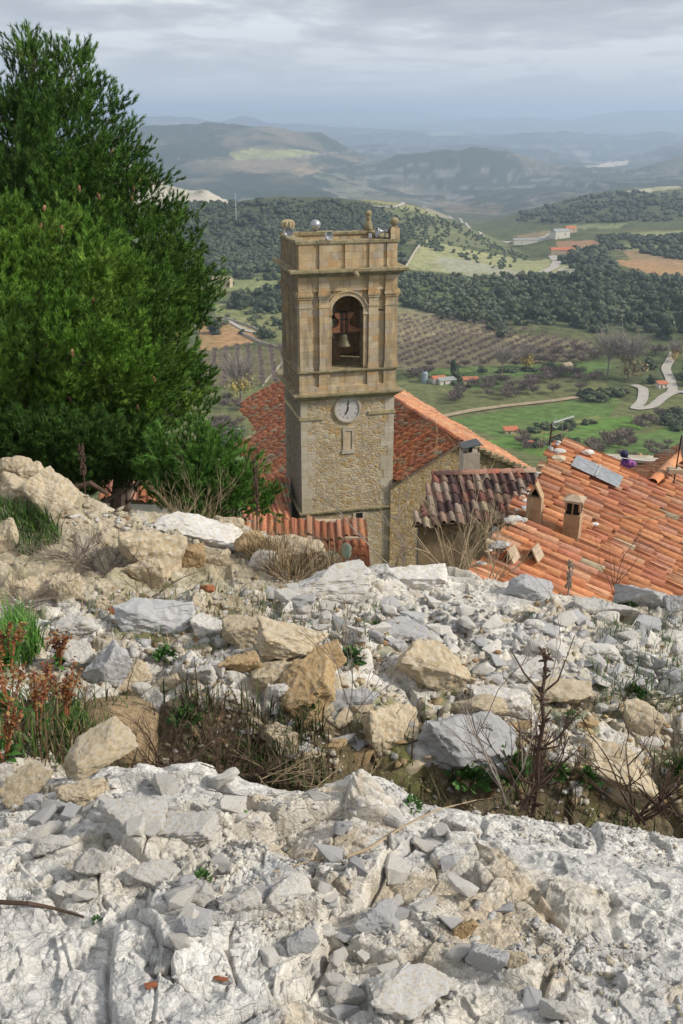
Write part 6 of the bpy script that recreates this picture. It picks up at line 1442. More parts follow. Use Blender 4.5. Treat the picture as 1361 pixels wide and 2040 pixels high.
# dock plants with red brown seed heads
def dock(px, py, H, lab, seed):
    H *= .78
    rs = random.Random(seed); p0 = hit(px, py); b = MB(); V = []; Fc = []; C = []; root = thing('dock_plant', p0, 0, lab, 'plant', 'dock plants at the left edge')
    for s in range(6):
        a = rs.uniform(0, 6.28); tip = Vector((math.cos(a) * H * .35, math.sin(a) * H * .2, H * rs.uniform(.7, 1.05))); pts = [Vector((0, 0, -.02)), tip * .5 + Vector((0, 0, .03)), tip]; b.tube(pts, .0045, .002, 5)
        for k in range(34):
            t = .4 + .6 * rs.random(); c = (pts[1].lerp(pts[2], (t - .5) * 2) if t > .5 else pts[0].lerp(pts[1], t * 2)) + Vector((rs.gauss(0, .012), rs.gauss(0, .012), rs.gauss(0, .008))); u = Vector((rs.gauss(0, 1), rs.gauss(0, 1), rs.gauss(0, 1))).normalized() * .009; w_ = Vector((0, 0, 1)).cross(u).normalized() * .008; o_ = len(V)
            V += [tuple(c - u), tuple(c + w_), tuple(c + u), tuple(c - w_)]; Fc.append((o_, o_ + 1, o_ + 2, o_ + 3)); cc = np.array(rs.choice([(.16, .05, .02), (.22, .09, .03), (.10, .04, .025), (.28, .17, .06)])); C += [cc] * 4
    b.build('stem', M['terra'], root); link('seed_head', npmesh('seed_heads', V, Fc, np.array(C)), M['leafattr'], root)
    V = []; Fc = []; C = []
    for k in range(26):
        a = rs.uniform(0, 6.28); L = H * rs.uniform(.2, .38); d = Vector((math.cos(a), math.sin(a), rs.uniform(.2, 1.2))).normalized(); s = Vector((-math.sin(a), math.cos(a), 0)) * L * .2; c0 = Vector((0, 0, H * rs.uniform(0, .3))); o_ = len(V)
        V += [tuple(c0), tuple(c0 + d * L * .5 + s), tuple(c0 + d * L + Vector((0, 0, -.2 * L))), tuple(c0 + d * L * .5 - s)]; Fc.append((o_, o_ + 1, o_ + 2, o_ + 3)); C += [np.array((.07, .17, .035)) * rs.uniform(.7, 1.3)] * 4
    link('leaves', npmesh('leaves', V, Fc, np.array(C)), M['leafattr'], root)
for i, (x, y, h, l) in enumerate([(25, 1440, .42, 'reddish dock plant nearest the left frame edge'), (75, 1470, .40, 'reddish dock plant with the darkest seed heads, second from the left edge'), (130, 1450, .36, 'reddish dock plant in front of the sand heap'), (20, 1330, .30, 'smaller reddish dock plant above the others at the left edge'), (118, 1330, .22, 'dark brown dock seed heads beside the angular grey block'), (10, 1520, .30, 'low dock plant with red stems at the left edge')]): dock(x, y, h, l, i)
blades(900, samp([(0, 1400), (160, 1420), (240, 1490), (150, 1530), (0, 1500)]), .04, .16, .004, GC + DC[:3], 'undergrowth', 'weeds and dry stems under the dock plants', .9, cat='weeds')
# prickly pear in front of the tiled outbuilding
pp = at(700, 1150, 8.2); pear = thing('prickly_pear', pp, 0, 'dusty green prickly pear in front of the small tiled outbuilding', 'cactus')
m = (pp.y * CP - pp.z * SP) / F; rs = random.Random(8)
for (x, y, r_, rot) in [(668, 1105, 20, 10), (690, 1100, 17, -20), (655, 1122, 18, 40), (690, 1130, 20, 70), (712, 1120, 16, -40), (676, 1140, 20, 0), (727, 1135, 15, 60), (705, 1145, 18, -70), (735, 1148, 15, 20)]:
    bm = bmesh.new(); bmesh.ops.create_uvsphere(bm, u_segments=12, v_segments=8, radius=1)
    me = bpy.data.meshes.new('pad'); 
    for v in bm.verts: v.co = Vector((v.co.x * r_ * m * (.85 if v.co.z > 0 else .65), v.co.y * r_ * m * .16, v.co.z * r_ * m))
    bm.to_mesh(me); bm.free(); o = link('pad', me, M['cactus'], pear, True); o.location = ((x - 700) * m, rs.uniform(-.1, .1), (1150 - y) * m * 1.05); o.rotation_euler = (R(rs.uniform(-25, 25)), R(rot), R(rs.uniform(-50, 50)))
# ================================================================ PINES
def edge_dist(px, py, poly):
    d = 1e9
    for (x0, y0), (x1, y1) in zip(poly, poly[1:] + poly[:1]):
        L = (x1 - x0) ** 2 + (y1 - y0) ** 2; t = max(0, min(1, ((px - x0) * (x1 - x0) + (py - y0) * (y1 - y0)) / L)); d = min(d, math.hypot(px - x0 - t * (x1 - x0), py - y0 - t * (y1 - y0)))
    return d
def pine(name, poly, Yc, trunk, lab, seed, nb, thick, tpb, col, rpx=(26, 48), ncone=0, lean=(0.12, 0, 0)):
    rs = np.random.RandomState(seed); root_p = at(trunk[0][0], trunk[0][1], Yc); root = thing(name, root_p, 0, lab, 'pine tree'); RP = np.array(root_p)
    xs = [p[0] for p in poly]; ys = [p[1] for p in poly]; bc = []; br = []; t0 = 0
    axis = [np.array(at(x, y, Yc)) for x, y in trunk]
    while len(bc) < nb and t0 < nb * 60:
        t0 += 1; x = rs.uniform(min(xs), max(xs)); y = rs.uniform(min(ys), max(ys))
        if not pip(x, y, poly): continue
        e_ = edge_dist(x, y, poly); r = rs.uniform(*rpx)
        if e_ < r * .55:
            r = max(12, e_ * 1.2)
            if e_ < 9: continue
        m = Yc * 1.03 / F; T = min(thick, e_ * m * 1.15); Yb = Yc + (rs.uniform(-1, 1) * T if rs.rand() < .45 else -T * rs.uniform(.55, 1.0))
        if bc and len(bc) % 3:  # spread out
            q = np.array(at(x, y, Yb)); dd = min(np.linalg.norm(q - b_) for b_ in bc)
            if dd < r * m * .95: continue
        bc.append(np.array(at(x, y, Yb))); br.append(r * m)
    bc = np.array(bc); br = np.array(br); n = len(bc)
    # tufts
    N = int(n * tpb * 1.3); bi = rs.randint(0, n, N); wgt = br / br.mean(); bi = rs.choice(n, N, p=(wgt ** 1.7) / (wgt ** 1.7).sum())
    NS = 7; N = (N // NS) * NS; bi = np.repeat(bi[:N // NS], NS); sp_t = np.tile(np.arange(NS), N // NS)
    d = np.repeat(rs.normal(size=(N // NS, 3)), NS, 0); d[:, 2] = d[:, 2] * .9 + .45; d[:, 1] -= .15; d /= np.linalg.norm(d, axis=1)[:, None]
    P = bc[bi] + d * (br[bi] * np.repeat(.45 + .6 * rs.rand(N // NS), NS))[:, None] * np.array((1.1, 1.1, .75))
    ax_mid = np.array([np.interp(P[:, 2], sorted(a[2] for a in axis), [a[k] for a in sorted(axis, key=lambda a: a[2])]) for k in (0, 1)]).T
    out = np.concatenate([P[:, :2] - ax_mid, np.zeros((N, 1))], 1); out /= (np.linalg.norm(out, axis=1)[:, None] + .2)
    A = d * .5 + out * .22 + np.array((0, 0, .85)) + np.array(lean) + np.repeat(rs.normal(size=(N // NS, 3)), NS, 0) * .22; A /= np.linalg.norm(A, axis=1)[:, None]
    P = P + A * (sp_t * .042 - .05)[:, None] + rs.normal(size=(N, 3)) * (.042 * (1 - sp_t / NS * .7))[:, None]; A = A + rs.normal(size=(N, 3)) * .22; A /= np.linalg.norm(A, axis=1)[:, None]
    bcol = np.array(col)[rs.randint(0, len(col), n)] * rs.uniform(.75, 1.2, (n, 1)); tcol = bcol[bi] * rs.uniform(.8, 1.2, (N, 1)) * np.repeat(rs.uniform(.75, 1.25, (N // NS, 1)), NS, 0)
    U = np.cross(A, np.array((.3, .5, .1))); U /= np.linalg.norm(U, axis=1)[:, None]; Wv = np.cross(A, U)
    K = 17; L = rs.uniform(.05, .10, N)
    k_ = np.arange(K); ph = k_ * 2.4 + rs.uniform(0, 6, (N, 1)); along = (k_ / K)[None] * L[:, None] * .9
    sp = .34 + .38 * rs.rand(N, K)
    base = P[:, None] + A[:, None] * along[..., None]
    nd = A[:, None] * np.cos(sp)[..., None] + (U[:, None] * np.cos(ph)[..., None] + Wv[:, None] * np.sin(ph)[..., None]) * np.sin(sp)[..., None]
    nl = rs.uniform(.042, .068, (N, K)); tip = base + nd * nl[..., None]
    side = np.cross(nd, rs.normal(size=(N, K, 3))); side /= (np.linalg.norm(side, axis=-1)[..., None] + 1e-6); side *= .0048
    V = np.stack([base - side, base + side, tip], 2).reshape(-1, 3) - RP; Fc = np.arange(len(V)).reshape(-1, 3); C = (tcol[:, None, None] * np.array((.7, .7, 1.35))[None, None, :, None] * np.ones((1, K, 1, 1))).reshape(-1, 3)
    link('needles', npmesh('needles', V, Fc, C), M['leafattr'], root)
    # trunk and limbs
    b = MB(); tp = [Vector(a - RP) for a in axis]; b.tube([tp[0] - Vector((0, 0, 1.5))] + tp, .16, .03, 9); b.build('trunk', M['bark'], root)
    srt = sorted(axis, key=lambda a: a[2]); zs = [a[2] for a in srt]; b = MB()
    for i in range(0, n, 2):
        q = bc[i]; zq = q[2] - .35 - .3 * rs.rand(); s0 = np.array([np.interp(zq, zs, [a[k] for a in srt]) for k in range(3)]); mid = (s0 * .45 + q * .55) + np.array((0, 0, -.08)) + rs.normal(size=3) * .05
        b.tube([Vector(s0 - RP), Vector(mid - RP), Vector(q - RP)], .024, .006, 4)
    b.build('branches', M['greybark'], root)
    if ncone:
        cm = None
        for i in range(ncone):
            j = rs.randint(n); q = bc[j] + np.array((rs.uniform(-.6, .6) * br[j], -br[j] * 1.0, rs.uniform(-.3, .7) * br[j]))
            if cm is None:
                o = MB().lathe([(.004, -.05), (.016, -.04), (.021, -.015), (.018, .015), (.011, .04), (.003, .052)], (0, 0, 0), 8).build('pine_cone', M['cone'], root, True); cm = o
            else:
                o = cm.copy(); COL.objects.link(o); o.parent = root
            o.location = Vector(q - RP); o.rotation_euler = (rs.uniform(-.4, .4) + math.pi, rs.uniform(-.4, .4), 0); k = rs.uniform(.8, 1.15); o.scale = (k, k, k)
    return root
PC = [(.055, .13, .018), (.07, .15, .02), (.045, .105, .016), (.09, .18, .028)]
pine('pine_tree', [(-140, 190), (-20, 140), (14, 190), (12, 130), (38, 110), (62, 52), (98, 95), (112, 150), (138, 88), (172, 100), (186, 180), (222, 215), (252, 250), (262, 300), (300, 340), (322, 395), (352, 430), (398, 440), (418, 500), (432, 575), (425, 620), (398, 660), (372, 700), (398, 745), (440, 790), (430, 815), (380, 850), (300, 885), (260, 930), (180, 950), (-140, 960)],
     12.4, [(-20, 1020), (30, 800), (50, 500), (60, 250), (66, 80)], 'tall dense dark green pine at the left reaching the top of the frame', 3, 520, 1.8, 52, PC, (20, 46), 45)
PF = [(.105, .215, .026), (.125, .235, .03), (.08, .17, .024), (.16, .27, .04)]
pine('pine_tree', [(-140, 405), (0, 405), (62, 445), (160, 448), (215, 478), (252, 540), (300, 565), (330, 620), (378, 660), (372, 710), (340, 760), (380, 800), (350, 845), (250, 890), (160, 940), (60, 950), (-140, 930)],
     10.6, [(90, 1000), (95, 850), (100, 700), (105, 560), (110, 470)], 'brighter green pine in front of the tall dark one', 5, 290, 1.6, 54, PF, (20, 46), 26, (.22, -.05, 0))
pine('pine_tree', [(318, 900), (380, 868), (440, 872), (470, 915), (498, 950), (532, 975), (538, 1005), (500, 1040), (440, 1062), (360, 1055), (310, 1010), (290, 950)],
     9.4, [(420, 1080), (420, 1000), (415, 900)], 'small young bright green pine left of the church roofs', 9, 55, .6, 42, [(.065, .16, .024), (.085, .19, .03)], (20, 38), 0)
pine('pine_tree', [(180, 880), (300, 860), (330, 900), (300, 960), (240, 985), (170, 960)],
     10.0, [(240, 1010), (240, 940), (245, 890)], 'low shaded pine sapling between the large pines and the ruined wall', 12, 22, .5, 36, PC, (20, 34), 0)
pine('pine_tree', [(-140, 830), (100, 850), (200, 860), (260, 900), (300, 960), (250, 985), (120, 985), (30, 950), (-140, 930)],
     9.6, [(60, 1040), (60, 950), (70, 880)], 'dark low pine boughs shading the slope just above the ruined wall', 15, 75, .8, 60, [(.04, .09, .015), (.05, .11, .018)], (26, 44), 0)
# thicket behind the wall, in the pines' shade
bl = []
def samp_th():
    x = random.uniform(-80, 620); Y = random.uniform(8.8, 12.5); a, r = ray(x, 980); X = float(a) * Y
    return Vector((X, Y, float(fgT(X / Y, Y)) - .02))
blades(5000, samp_th, .2, .75, .010, [(.04, .07, .02), (.05, .09, .025), (.10, .08, .05)], 'thicket', 'dark undergrowth on the slope beneath the pines', .9, cat='undergrowth')

# ================================================================ VALLEY TREES
def leafy(seed, n=260, r=1.0, flat=.8, ls=.17, lobes=6, col=((.06, .078, .038), (.08, .10, .045), (.045, .062, .032)), core=.72, z0=.55):
    rs = np.random.RandomState(seed); lc = rs.normal(size=(lobes, 3)) * np.array((.42, .42, .25)) * r; lr = rs.uniform(.45, .75, lobes) * r
    Vs = []; Fs = []; Cs = []; o = 0; bm = bmesh.new(); bmesh.ops.create_cube(bm, size=1); bmesh.ops.subdivide_edges(bm, edges=bm.edges[:], cuts=2, use_grid_fill=True); bm.verts.index_update()
    iv = np.array([v.co.normalized()[:] for v in bm.verts]); fi = np.array([[v.index for v in f.verts] for f in bm.faces]); bm.free()
    for c, rr_ in zip(lc, lr):
        V = iv * rr_ * core * rs.uniform(.85, 1.15, (len(iv), 1)) * np.array((1, 1, flat)) + c; Vs.append(V); Fs.append(fi + o); o += len(V); Cs.append(np.repeat(np.array(col[-1])[None], len(V), 0))
    k = rs.randint(0, lobes, n); d = rs.normal(size=(n, 3)); d /= np.linalg.norm(d, axis=1)[:, None]
    P = lc[k] + d * (lr[k] * rs.uniform(.7, 1.05, n))[:, None] * np.array((1, 1, flat)); t1 = np.cross(d + rs.normal(size=(n, 3)) * .6, rs.normal(size=(n, 3))); t1 /= np.linalg.norm(t1, axis=1)[:, None]; t2 = np.cross(d, t1)
    s = ls * rs.uniform(.6, 1.3, (n, 1)) * r; Q = np.stack([P - t1 * s, P + t2 * s * .8, P + t1 * s, P - t2 * s * .8], 1).reshape(-1, 3); Vs.append(Q); Fs.append(np.arange(n * 4).reshape(-1, 4) + o)
    cc = np.array(col)[rs.randint(0, len(col), n)] * rs.uniform(.7, 1.4, (n, 1)); Cs.append(np.repeat(cc, 4, 0))
    V = np.concatenate(Vs); V[:, 2] += z0 * r; return V, np.concatenate(Fs), np.concatenate(Cs)
def bare(seed, n=150, H=1.0, col=((.20, .15, .14), (.26, .20, .18), (.16, .12, .12)), wd=.012, spread=.5):
    rs = np.random.RandomState(seed); V = []; Fc = []; C = []
    def stick(a, b, w_):
        d = b - a; s = np.cross(d, rs.normal(size=3)); s = s / (np.linalg.norm(s) + 1e-6) * w_; o = len(V); V.extend([a - s, a + s, b + s * .4, b - s * .4]); Fc.append((o, o + 1, o + 2, o + 3)); C.extend([np.array(col[rs.randint(len(col))]) * rs.uniform(.8, 1.2)] * 4)
    root = np.zeros(3); top = np.array((0, 0, H * .28)); stick(root, top, .03 * H)
    for i in range(n):
        t = rs.rand(); a0 = rs.uniform(0, 6.28); e_ = rs.uniform(.5, 1.4); r1_ = H * spread * rs.uniform(.3, .8); mid = top + np.array((math.cos(a0) * math.cos(e_), math.sin(a0) * math.cos(e_), math.sin(e_))) * r1_
        if i < 14: stick(top, mid, .014 * H)
        stick(mid, mid + np.array((math.cos(a0) * .5 + rs.normal() * .3, math.sin(a0) * .5 + rs.normal() * .3, .6 + rs.normal() * .3)) * H * .28, wd * H)
    return np.array(V), np.array(Fc), np.array(C)
def mk(name, VFC, mat='leafattr'): me = npmesh(name, VFC[0], VFC[1], VFC[2]); me.materials.append(M[mat]); return me
def place(mesh, name, p, s, lab, cat, grp, sz=None):
    o = bpy.data.objects.new(name, mesh); COL.objects.link(o); o.location = p - Vector((0, 0, .06 * s)); o.scale = (s, s, s * (sz or 1)); o.rotation_euler = (0, 0, random.uniform(0, 6.28)); tag(o, lab, cat, grp); return o
oak = [mk('oak', leafy(i, 300)) for i in range(6)]
lighto = [mk('bush', leafy(20 + i, 240, col=((.10, .13, .06), (.13, .16, .08), (.08, .10, .05)))) for i in range(3)]
orch = [mk('orchard', bare(40 + i, 110, 1.0, wd=.016)) for i in range(4)]
purp = [mk('thicket', bare(50 + i, 230, 1.0, ((.17, .13, .115), (.21, .165, .14), (.13, .10, .085)), .02, .75)) for i in range(3)]
random.seed(21)
def scatter_px(n, poly, ymin=250, ymax=30000):
    xs = [p[0] for p in poly]; ys = [p[1] for p in poly]; out = []; t = 0
    while len(out) < n and t < n * 30:
        t += 1; x = random.uniform(min(xs), max(xs)); y = random.uniform(min(ys), max(ys))
        if not pip(x, y, poly): continue
        p = tr_hit(x, y, ymin)
        if p.y < ymax: out.append(p)
    return out
GO = 'holm oaks in the woods across the valley'; LO = 'dark green holm oak in the woods beyond the orchards'
n_ind = 0; rest = []
def oaks(n, poly, s0, s1, ind=True):
    for p in scatter_px(n, poly, 400, 1600):
        s = random.uniform(s0, s1)
        if ind: place(random.choice(oak), 'holm_oak', p, s, LO, 'tree', GO, random.uniform(.85, 1.2))
        else: rest.append((p, s))
oaks(75, [(1000, 590), (1080, 560), (1200, 580), (1240, 640), (1200, 665), (1060, 640), (980, 640)], 5, 8.5)
oaks(40, [(1230, 560), (1361, 560), (1420, 680), (1361, 690), (1240, 650)], 5, 8.5)
oaks(40, [(960, 555), (1250, 548), (1361, 575), (1361, 600), (1100, 585)], 4.0, 7)
oaks(22, [(440, 600), (500, 596), (565, 585), (565, 625), (440, 615)], 5, 8)
oaks(30, [(785, 585), (1000, 640), (1000, 660), (880, 630), (785, 610)], 3, 6)
oaks(34, [(785, 550), (1000, 560), (1060, 600), (800, 590)], 2, 4.5)
oaks(16, [(430, 540), (560, 535), (565, 560), (440, 555)], 3, 5)
for p in scatter_px(60, [(785, 550), (1361, 555), (1400, 670), (1000, 640), (785, 600)], 400, 1200): place(random.choice(lighto), 'green_bush', p, random.uniform(2.5, 5), 'lighter olive green bush among the dark holm oaks', 'bush', 'lighter bushes among the oaks')
for p in scatter_px(40, [(430, 560), (570, 555), (570, 690), (430, 640)], 400, 1200): place(random.choice(lighto), 'green_bush', p, random.uniform(1.5, 3.2), 'small olive bush in the pale pasture left of the tower', 'bush', 'bushes in the pasture')
# single trees the photo shows
for (x, y, s, l) in [(1003, 670, 5.6, 'round dark oak standing alone in the orchard right of the tower'), (522, 674, 5.5, 'dark oak beside the pale path left of the tower'), (553, 648, 4.0, 'round dark oak alone in the pasture by the tower'), (425, 665, 7, 'large dark oak at the pine edge in the valley'), (482, 666, 2.5, 'small dark bush at the bend of the path'), (910, 758, 4.2, 'dark round bush between the two small valley houses'), (1102, 745, 5.0, 'square dark green shrub block in the green field'), (880, 636, 3.2, 'small dark tree at the upper edge of the orchard'),
                     (1296, 765, 3.5, 'dark bush below the small red roofed hut'), (1294, 735, 4.5, 'dark green tree left of the climbing road'), (1240, 705, 5, 'dark bush beyond the bare poplars'), (1372, 750, 6, 'dark brushy tree right of the climbing road'), (1350, 838, 5, 'large dark green bush by the road fork')]:
    place(oak[int(x) % 6], 'oak_tree', tr_hit(x, y, 300), s, l, 'tree', None)
def treelet(px, py, H, lab, fol, name, seed, fr=.45):
    p = tr_hit(px, py, 300); t = thing(name, p, 0, lab, 'tree'); V, Fc, C = bare(seed, 420, H, ((.24, .20, .18), (.30, .26, .23)), .0045, .42); V[:, 2] *= 1.25; link('branches', npmesh('branches', V, Fc, C), M['leafattr'], t)
    b = MB().tube([(0, 0, -.5), (0, 0, H * .5), (H * .02, 0, H * .85)], H * .018, H * .004, 6); b.build('trunk', M['greybark'], t)
    if fol is not None:
        V, Fc, C = leafy(seed, 260, H * fr, 1.1, .10, 6, fol, .3); V[:, 2] += H * .15; link('crown', npmesh('crown', V, Fc, C), M['leafattr'], t)
    return t
YEL = ((.42, .30, .05), (.50, .36, .07), (.34, .26, .06)); BRN = ((.24, .17, .07), (.30, .20, .08), (.18, .14, .07))
treelet(1210, 752, 26, 'tall bare pale poplar, left of the pair by the green field', None, 'bare_poplar', 1)
treelet(1252, 755, 26, 'bare poplar with brown leaves low down, right of the pair', BRN, 'bare_poplar', 2, .30)
treelet(1000, 748, 17, 'bare grey tree beside the yellow one', None, 'bare_tree', 3)
treelet(1048, 733, 13, 'small yellow autumn tree in the green field', YEL, 'yellow_tree', 4, .38)
treelet(1344, 722, 13, 'yellow autumn poplar by the climbing road', YEL, 'yellow_tree', 5, .34)
treelet(480, 800, 24, 'bare tree with yellow leaves below left of the tower', ((.30, .26, .08), (.36, .28, .07)), 'bare_tree', 6, .28)
p = tr_hit(903, 748, 300); cy = thing('cypress', p, 0, 'slender dark green cypress above the small valley house', 'tree')
V, Fc, C = leafy(77, 420, 1.0, 1.0, .16, 7, ((.03, .05, .022), (.04, .06, .025)), .8); V = V * np.array((2.0, 2.0, 5.2)); V[:, 2] += 1.2; link('crown', npmesh('crown', V, Fc, C), M['leafattr'], cy); MB().tube([(0, 0, -.5), (0, 0, 3)], .25, .2, 6).build('trunk', M['bark'], cy)
# orchard rows
OL = 'small leafless fruit tree in the orchard rows behind the tower'; n_or = 0; orest = []
A0, A1 = tr_hit(790, 735, 300), tr_hit(1150, 735, 300)
rowd = Vector((.55, .83, 0)); colu = Vector((.93, -.36, 0)); org = tr_hit(800, 700, 300)
for i in range(-30, 45):
    for j in range(-30, 45):
        q = org + rowd * (i * 6.4) + colu * (j * 8.2); q = q + Vector((random.uniform(-.8, .8), random.uniform(-.8, .8), 0)); z = float(tr_z(np.array([q.x]), np.array([q.y]))[0]); x, y = proj(q.x, q.y, z)
        if pip(x, y, [(780, 632), (900, 640), (1060, 665), (1180, 690), (1190, 715), (900, 728), (790, 738), (780, 700)]): orest.append((Vector((q.x, q.y, z)), random.uniform(4.2, 5.8)))
org = tr_hit(520, 730, 300)
for i in range(-30, 30):
    for j in range(-14, 14):
        q = org + Vector((-.1, 1, 0)).normalized() * (i * 4.5) + Vector((1, .1, 0)) * (j * 6.5); z = float(tr_z(np.array([q.x]), np.array([q.y]))[0]); x, y = proj(q.x, q.y, z)
        if pip(x, y, [(395, 705), (480, 690), (568, 692), (568, 765), (395, 790)]): orest.append((Vector((q.x, q.y, z)), random.uniform(3.6, 4.8)))
orest.sort(key=lambda t: t[0].y); 
for p, s in orest[:290]: place(random.choice(orch), 'orchard_tree', p, s, OL if p.x > 0 else 'small leafless fruit tree in the orchard left of the tower', 'tree', 'orchard trees right of the tower' if p.x > 0 else 'orchard trees left of the tower')
def thin(lst, thr=.45, sc=70, seed=61):
    return [(p, s * (.55 + 1.0 * float(vnoise(np.array([p.x / 45]), np.array([p.y / 90]), 7)[0]))) for p, s in lst if float(fbm(np.array([p.x / sc]), np.array([p.y / (sc * 1.6)]), 3, seed)[0]) > thr or random.random() < .25]
def merged(name, lst, protos_, lab, cat):
    Vs = []; Fs = []; Cs = []; o = 0
    for p, s in lst:
        me_ = random.choice(protos_); V, Fc, C = me_; a = random.uniform(0, 6.28); ca, sa = math.cos(a), math.sin(a); Rm = np.array(((ca, -sa, 0), (sa, ca, 0), (0, 0, 1)))
        Vs.append((V * s) @ Rm.T + np.array(p)); Fs.append(Fc + o); Cs.append(C * random.uniform(.75, 1.25)); o += len(V)
    tag(link(name, npmesh(name, np.concatenate(Vs), np.concatenate(Fs), np.concatenate(Cs)), M['leafattr']), lab, cat, kind='stuff')
if len(orest) > 290: merged('orchard', orest[290:], [bare(60, 60, 1.0, wd=.022)], 'leafless orchard trees farther back', 'orchard')
# purple brown thickets
TH_L = 'leafless purple brown thicket bush beside the green fields'
for (n_, poly, s0, s1) in [(46, [(880, 778), (1000, 760), (1160, 735), (1230, 770), (1150, 785), (900, 808)], 4.5, 7.5), (26, [(800, 735), (1000, 722), (1200, 712), (1200, 722), (950, 734)], 4.5, 6.5), (20, [(1150, 905), (1260, 850), (1310, 820), (1320, 850), (1250, 880), (1180, 915)], 4, 7), (16, [(1215, 880), (1330, 890), (1330, 915), (1230, 915)], 3, 5), (26, [(430, 800), (560, 790), (480, 850), (470, 880), (420, 880)], 4, 6.5), (18, [(785, 735), (860, 740), (860, 765), (800, 745)], 3, 5), (10, [(1030, 870), (1100, 880), (1080, 905), (1040, 900)], 3, 5), (18, [(1000, 700), (1240, 690), (1361, 700), (1361, 720), (1100, 722)], 5, 8)]:
    for p in scatter_px(n_, poly, 250, 700): place(random.choice(purp), 'thicket_bush', p, random.uniform(s0, s1), TH_L, 'bush', 'leafless thickets around the fields', .8)
HL = 'dark green hedge bush between the fields'
for (n_, poly, s0, s1) in [(16, [(1040, 862), (1130, 845), (1200, 838), (1200, 846), (1060, 868)], 2.0, 3.2), (14, [(1160, 790), (1240, 785), (1240, 800), (1180, 800)], 3, 5), (10, [(1040, 890), (1140, 870), (1160, 880), (1060, 900)], 2, 3), (18, [(1352, 700), (1450, 690), (1450, 790), (1368, 800)], 4, 7), (12, [(1320, 840), (1400, 812), (1400, 850), (1320, 860)], 3, 5), (16, [(440, 850), (480, 860), (470, 900), (430, 900)], 3, 5), (10, [(960, 740), (1150, 730), (1150, 740), (960, 748)], 2, 3.5), (8, [(900, 762), (960, 768), (950, 775), (900, 772)], 1.5, 2.5)]:
    for p in scatter_px(n_, poly, 250, 700): place(random.choice(oak + lighto), 'hedge_bush', p, random.uniform(s0, s1), HL, 'bush', 'hedge bushes around the fields', .7)
# forest carpets on the hills: nobody could count them
def fcol(dark): return leafy(90 + dark, 26, 1.0, .8, .35, 3, ((.062, .080, .042), (.08, .10, .05), (.05, .066, .036)) if dark else ((.10, .12, .065), (.12, .14, .08), (.08, .10, .055)), .9)
dk = [fcol(1), leafy(97, 22, 1, .75, .35, 2, ((.062, .08, .042), (.075, .095, .048), (.052, .068, .038)), .9)]; lt = [fcol(0)]
lst = [(p, random.uniform(3.2, 6.2)) for p in scatter_px(2800, [(350, 408), (450, 404), (640, 395), (760, 415), (800, 470), (790, 545), (430, 545), (350, 545)], 800, 1400)]
lst = thin(lst, .47)
merged('hill_forest', lst, dk, 'dark scrub forest covering the nearer hill', 'forest')
lst = [(p, random.uniform(3, 6)) for p in scatter_px(1100, [(-300, 440), (340, 420), (340, 640), (-300, 700)], 400, 1400)]
merged('left_scrub', thin(lst, .46), dk, 'scrub on the hillside hidden behind the pines', 'scrub')
lst = [(p, random.uniform(2, 4)) for p in scatter_px(700, [(430, 470), (560, 460), (790, 490), (790, 548), (430, 548)], 800, 1400)] + [(p, random.uniform(1.5, 3)) for p in scatter_px(500, [(700, 400), (850, 420), (1000, 490), (1060, 515), (1000, 540), (800, 480)], 800, 1400)]
lst = thin(lst, .48)
merged('hill_scrub', lst, lt, 'lighter scrub at the foot of the hill', 'scrub')
lst = [(p, random.uniform(4, 8)) for p in scatter_px(420, [(1130, 400), (1250, 385), (1361, 385), (1361, 440), (1130, 445), (1020, 445), (1040, 425)], 1300, 2600)] + [(p, random.uniform(4, 8)) for p in scatter_px(420, [(1190, 470), (1361, 475), (1361, 520), (1250, 498), (1150, 505), (1120, 520), (1140, 545), (1230, 548), (1200, 520)], 600, 2200)]
lst = thin(lst, .46)
merged('far_woods', lst, dk, 'woods on the far right hillside', 'forest')
lst = [(p, random.uniform(2.5, 4.5)) for p in scatter_px(700, [(785, 550), (1361, 552), (1361, 600), (1240, 640), (1060, 650), (900, 640), (785, 600)], 500, 1100)]
merged('wood_understorey', lst, lt, 'bushes filling the ground between the holm oaks', 'bushes')

# ---------------------------------------------------------------- valley houses, walls and poles
def cottage(px, py, w_, d_, h_, rz, lab, wall='limewash', roof='redroof', rh=1.2, flat=False, ymin=300):
    p = tr_hit(px, py, ymin); t = thing('cottage', p, R(rz), lab, 'house')
    MB().box(-w_ / 2, w_ / 2, -d_ / 2, d_ / 2, -2, h_).build('wall', M[wall], t)
    o = .3
    if flat: MB().prism([Vector((-w_ / 2 - o, -d_ / 2 - o, h_ + .01)), Vector((w_ / 2 + o, -d_ / 2 - o, h_ + .01)), Vector((w_ / 2 + o, d_ / 2 + o, h_ + rh)), Vector((-w_ / 2 - o, d_ / 2 + o, h_ + rh))], Vector((0, 0, .2))).build('roof', M[roof], t)
    else: MB().prism([Vector((-w_ / 2 - o, -d_ / 2 - o, h_ + .01)), Vector((-w_ / 2 - o, d_ / 2 + o, h_ + .01)), Vector((-w_ / 2 - o, 0, h_ + rh))], Vector((w_ + 2 * o, 0, 0))).build('roof', M[roof], t)
    MB().box(-w_ * .3, -w_ * .3 + .9, -d_ / 2 - .02, -d_ / 2 + .05, 0, min(2, h_ * .8)).build('door', M['darkwood'], t)
    MB().box(w_ * .15, w_ * .15 + .9, -d_ / 2 - .02, -d_ / 2 + .05, h_ * .4, h_ * .8).build('window', M['dark'], t)
    return t
cottage(873, 762, 7, 5, 2.6, 20, 'small white house with a red roof right of the tower in the valley')
cottage(890, 764, 9, 4, 2.0, 20, 'long low white house with a grey roof beside the red roofed one', 'limewash', 'shedroof', .8, True)
cottage(938, 764, 8, 4.5, 2.4, 5, 'low tan house with a flat reddish roof right of the dark bush', 'tan_render', 'redroof', .5, True)
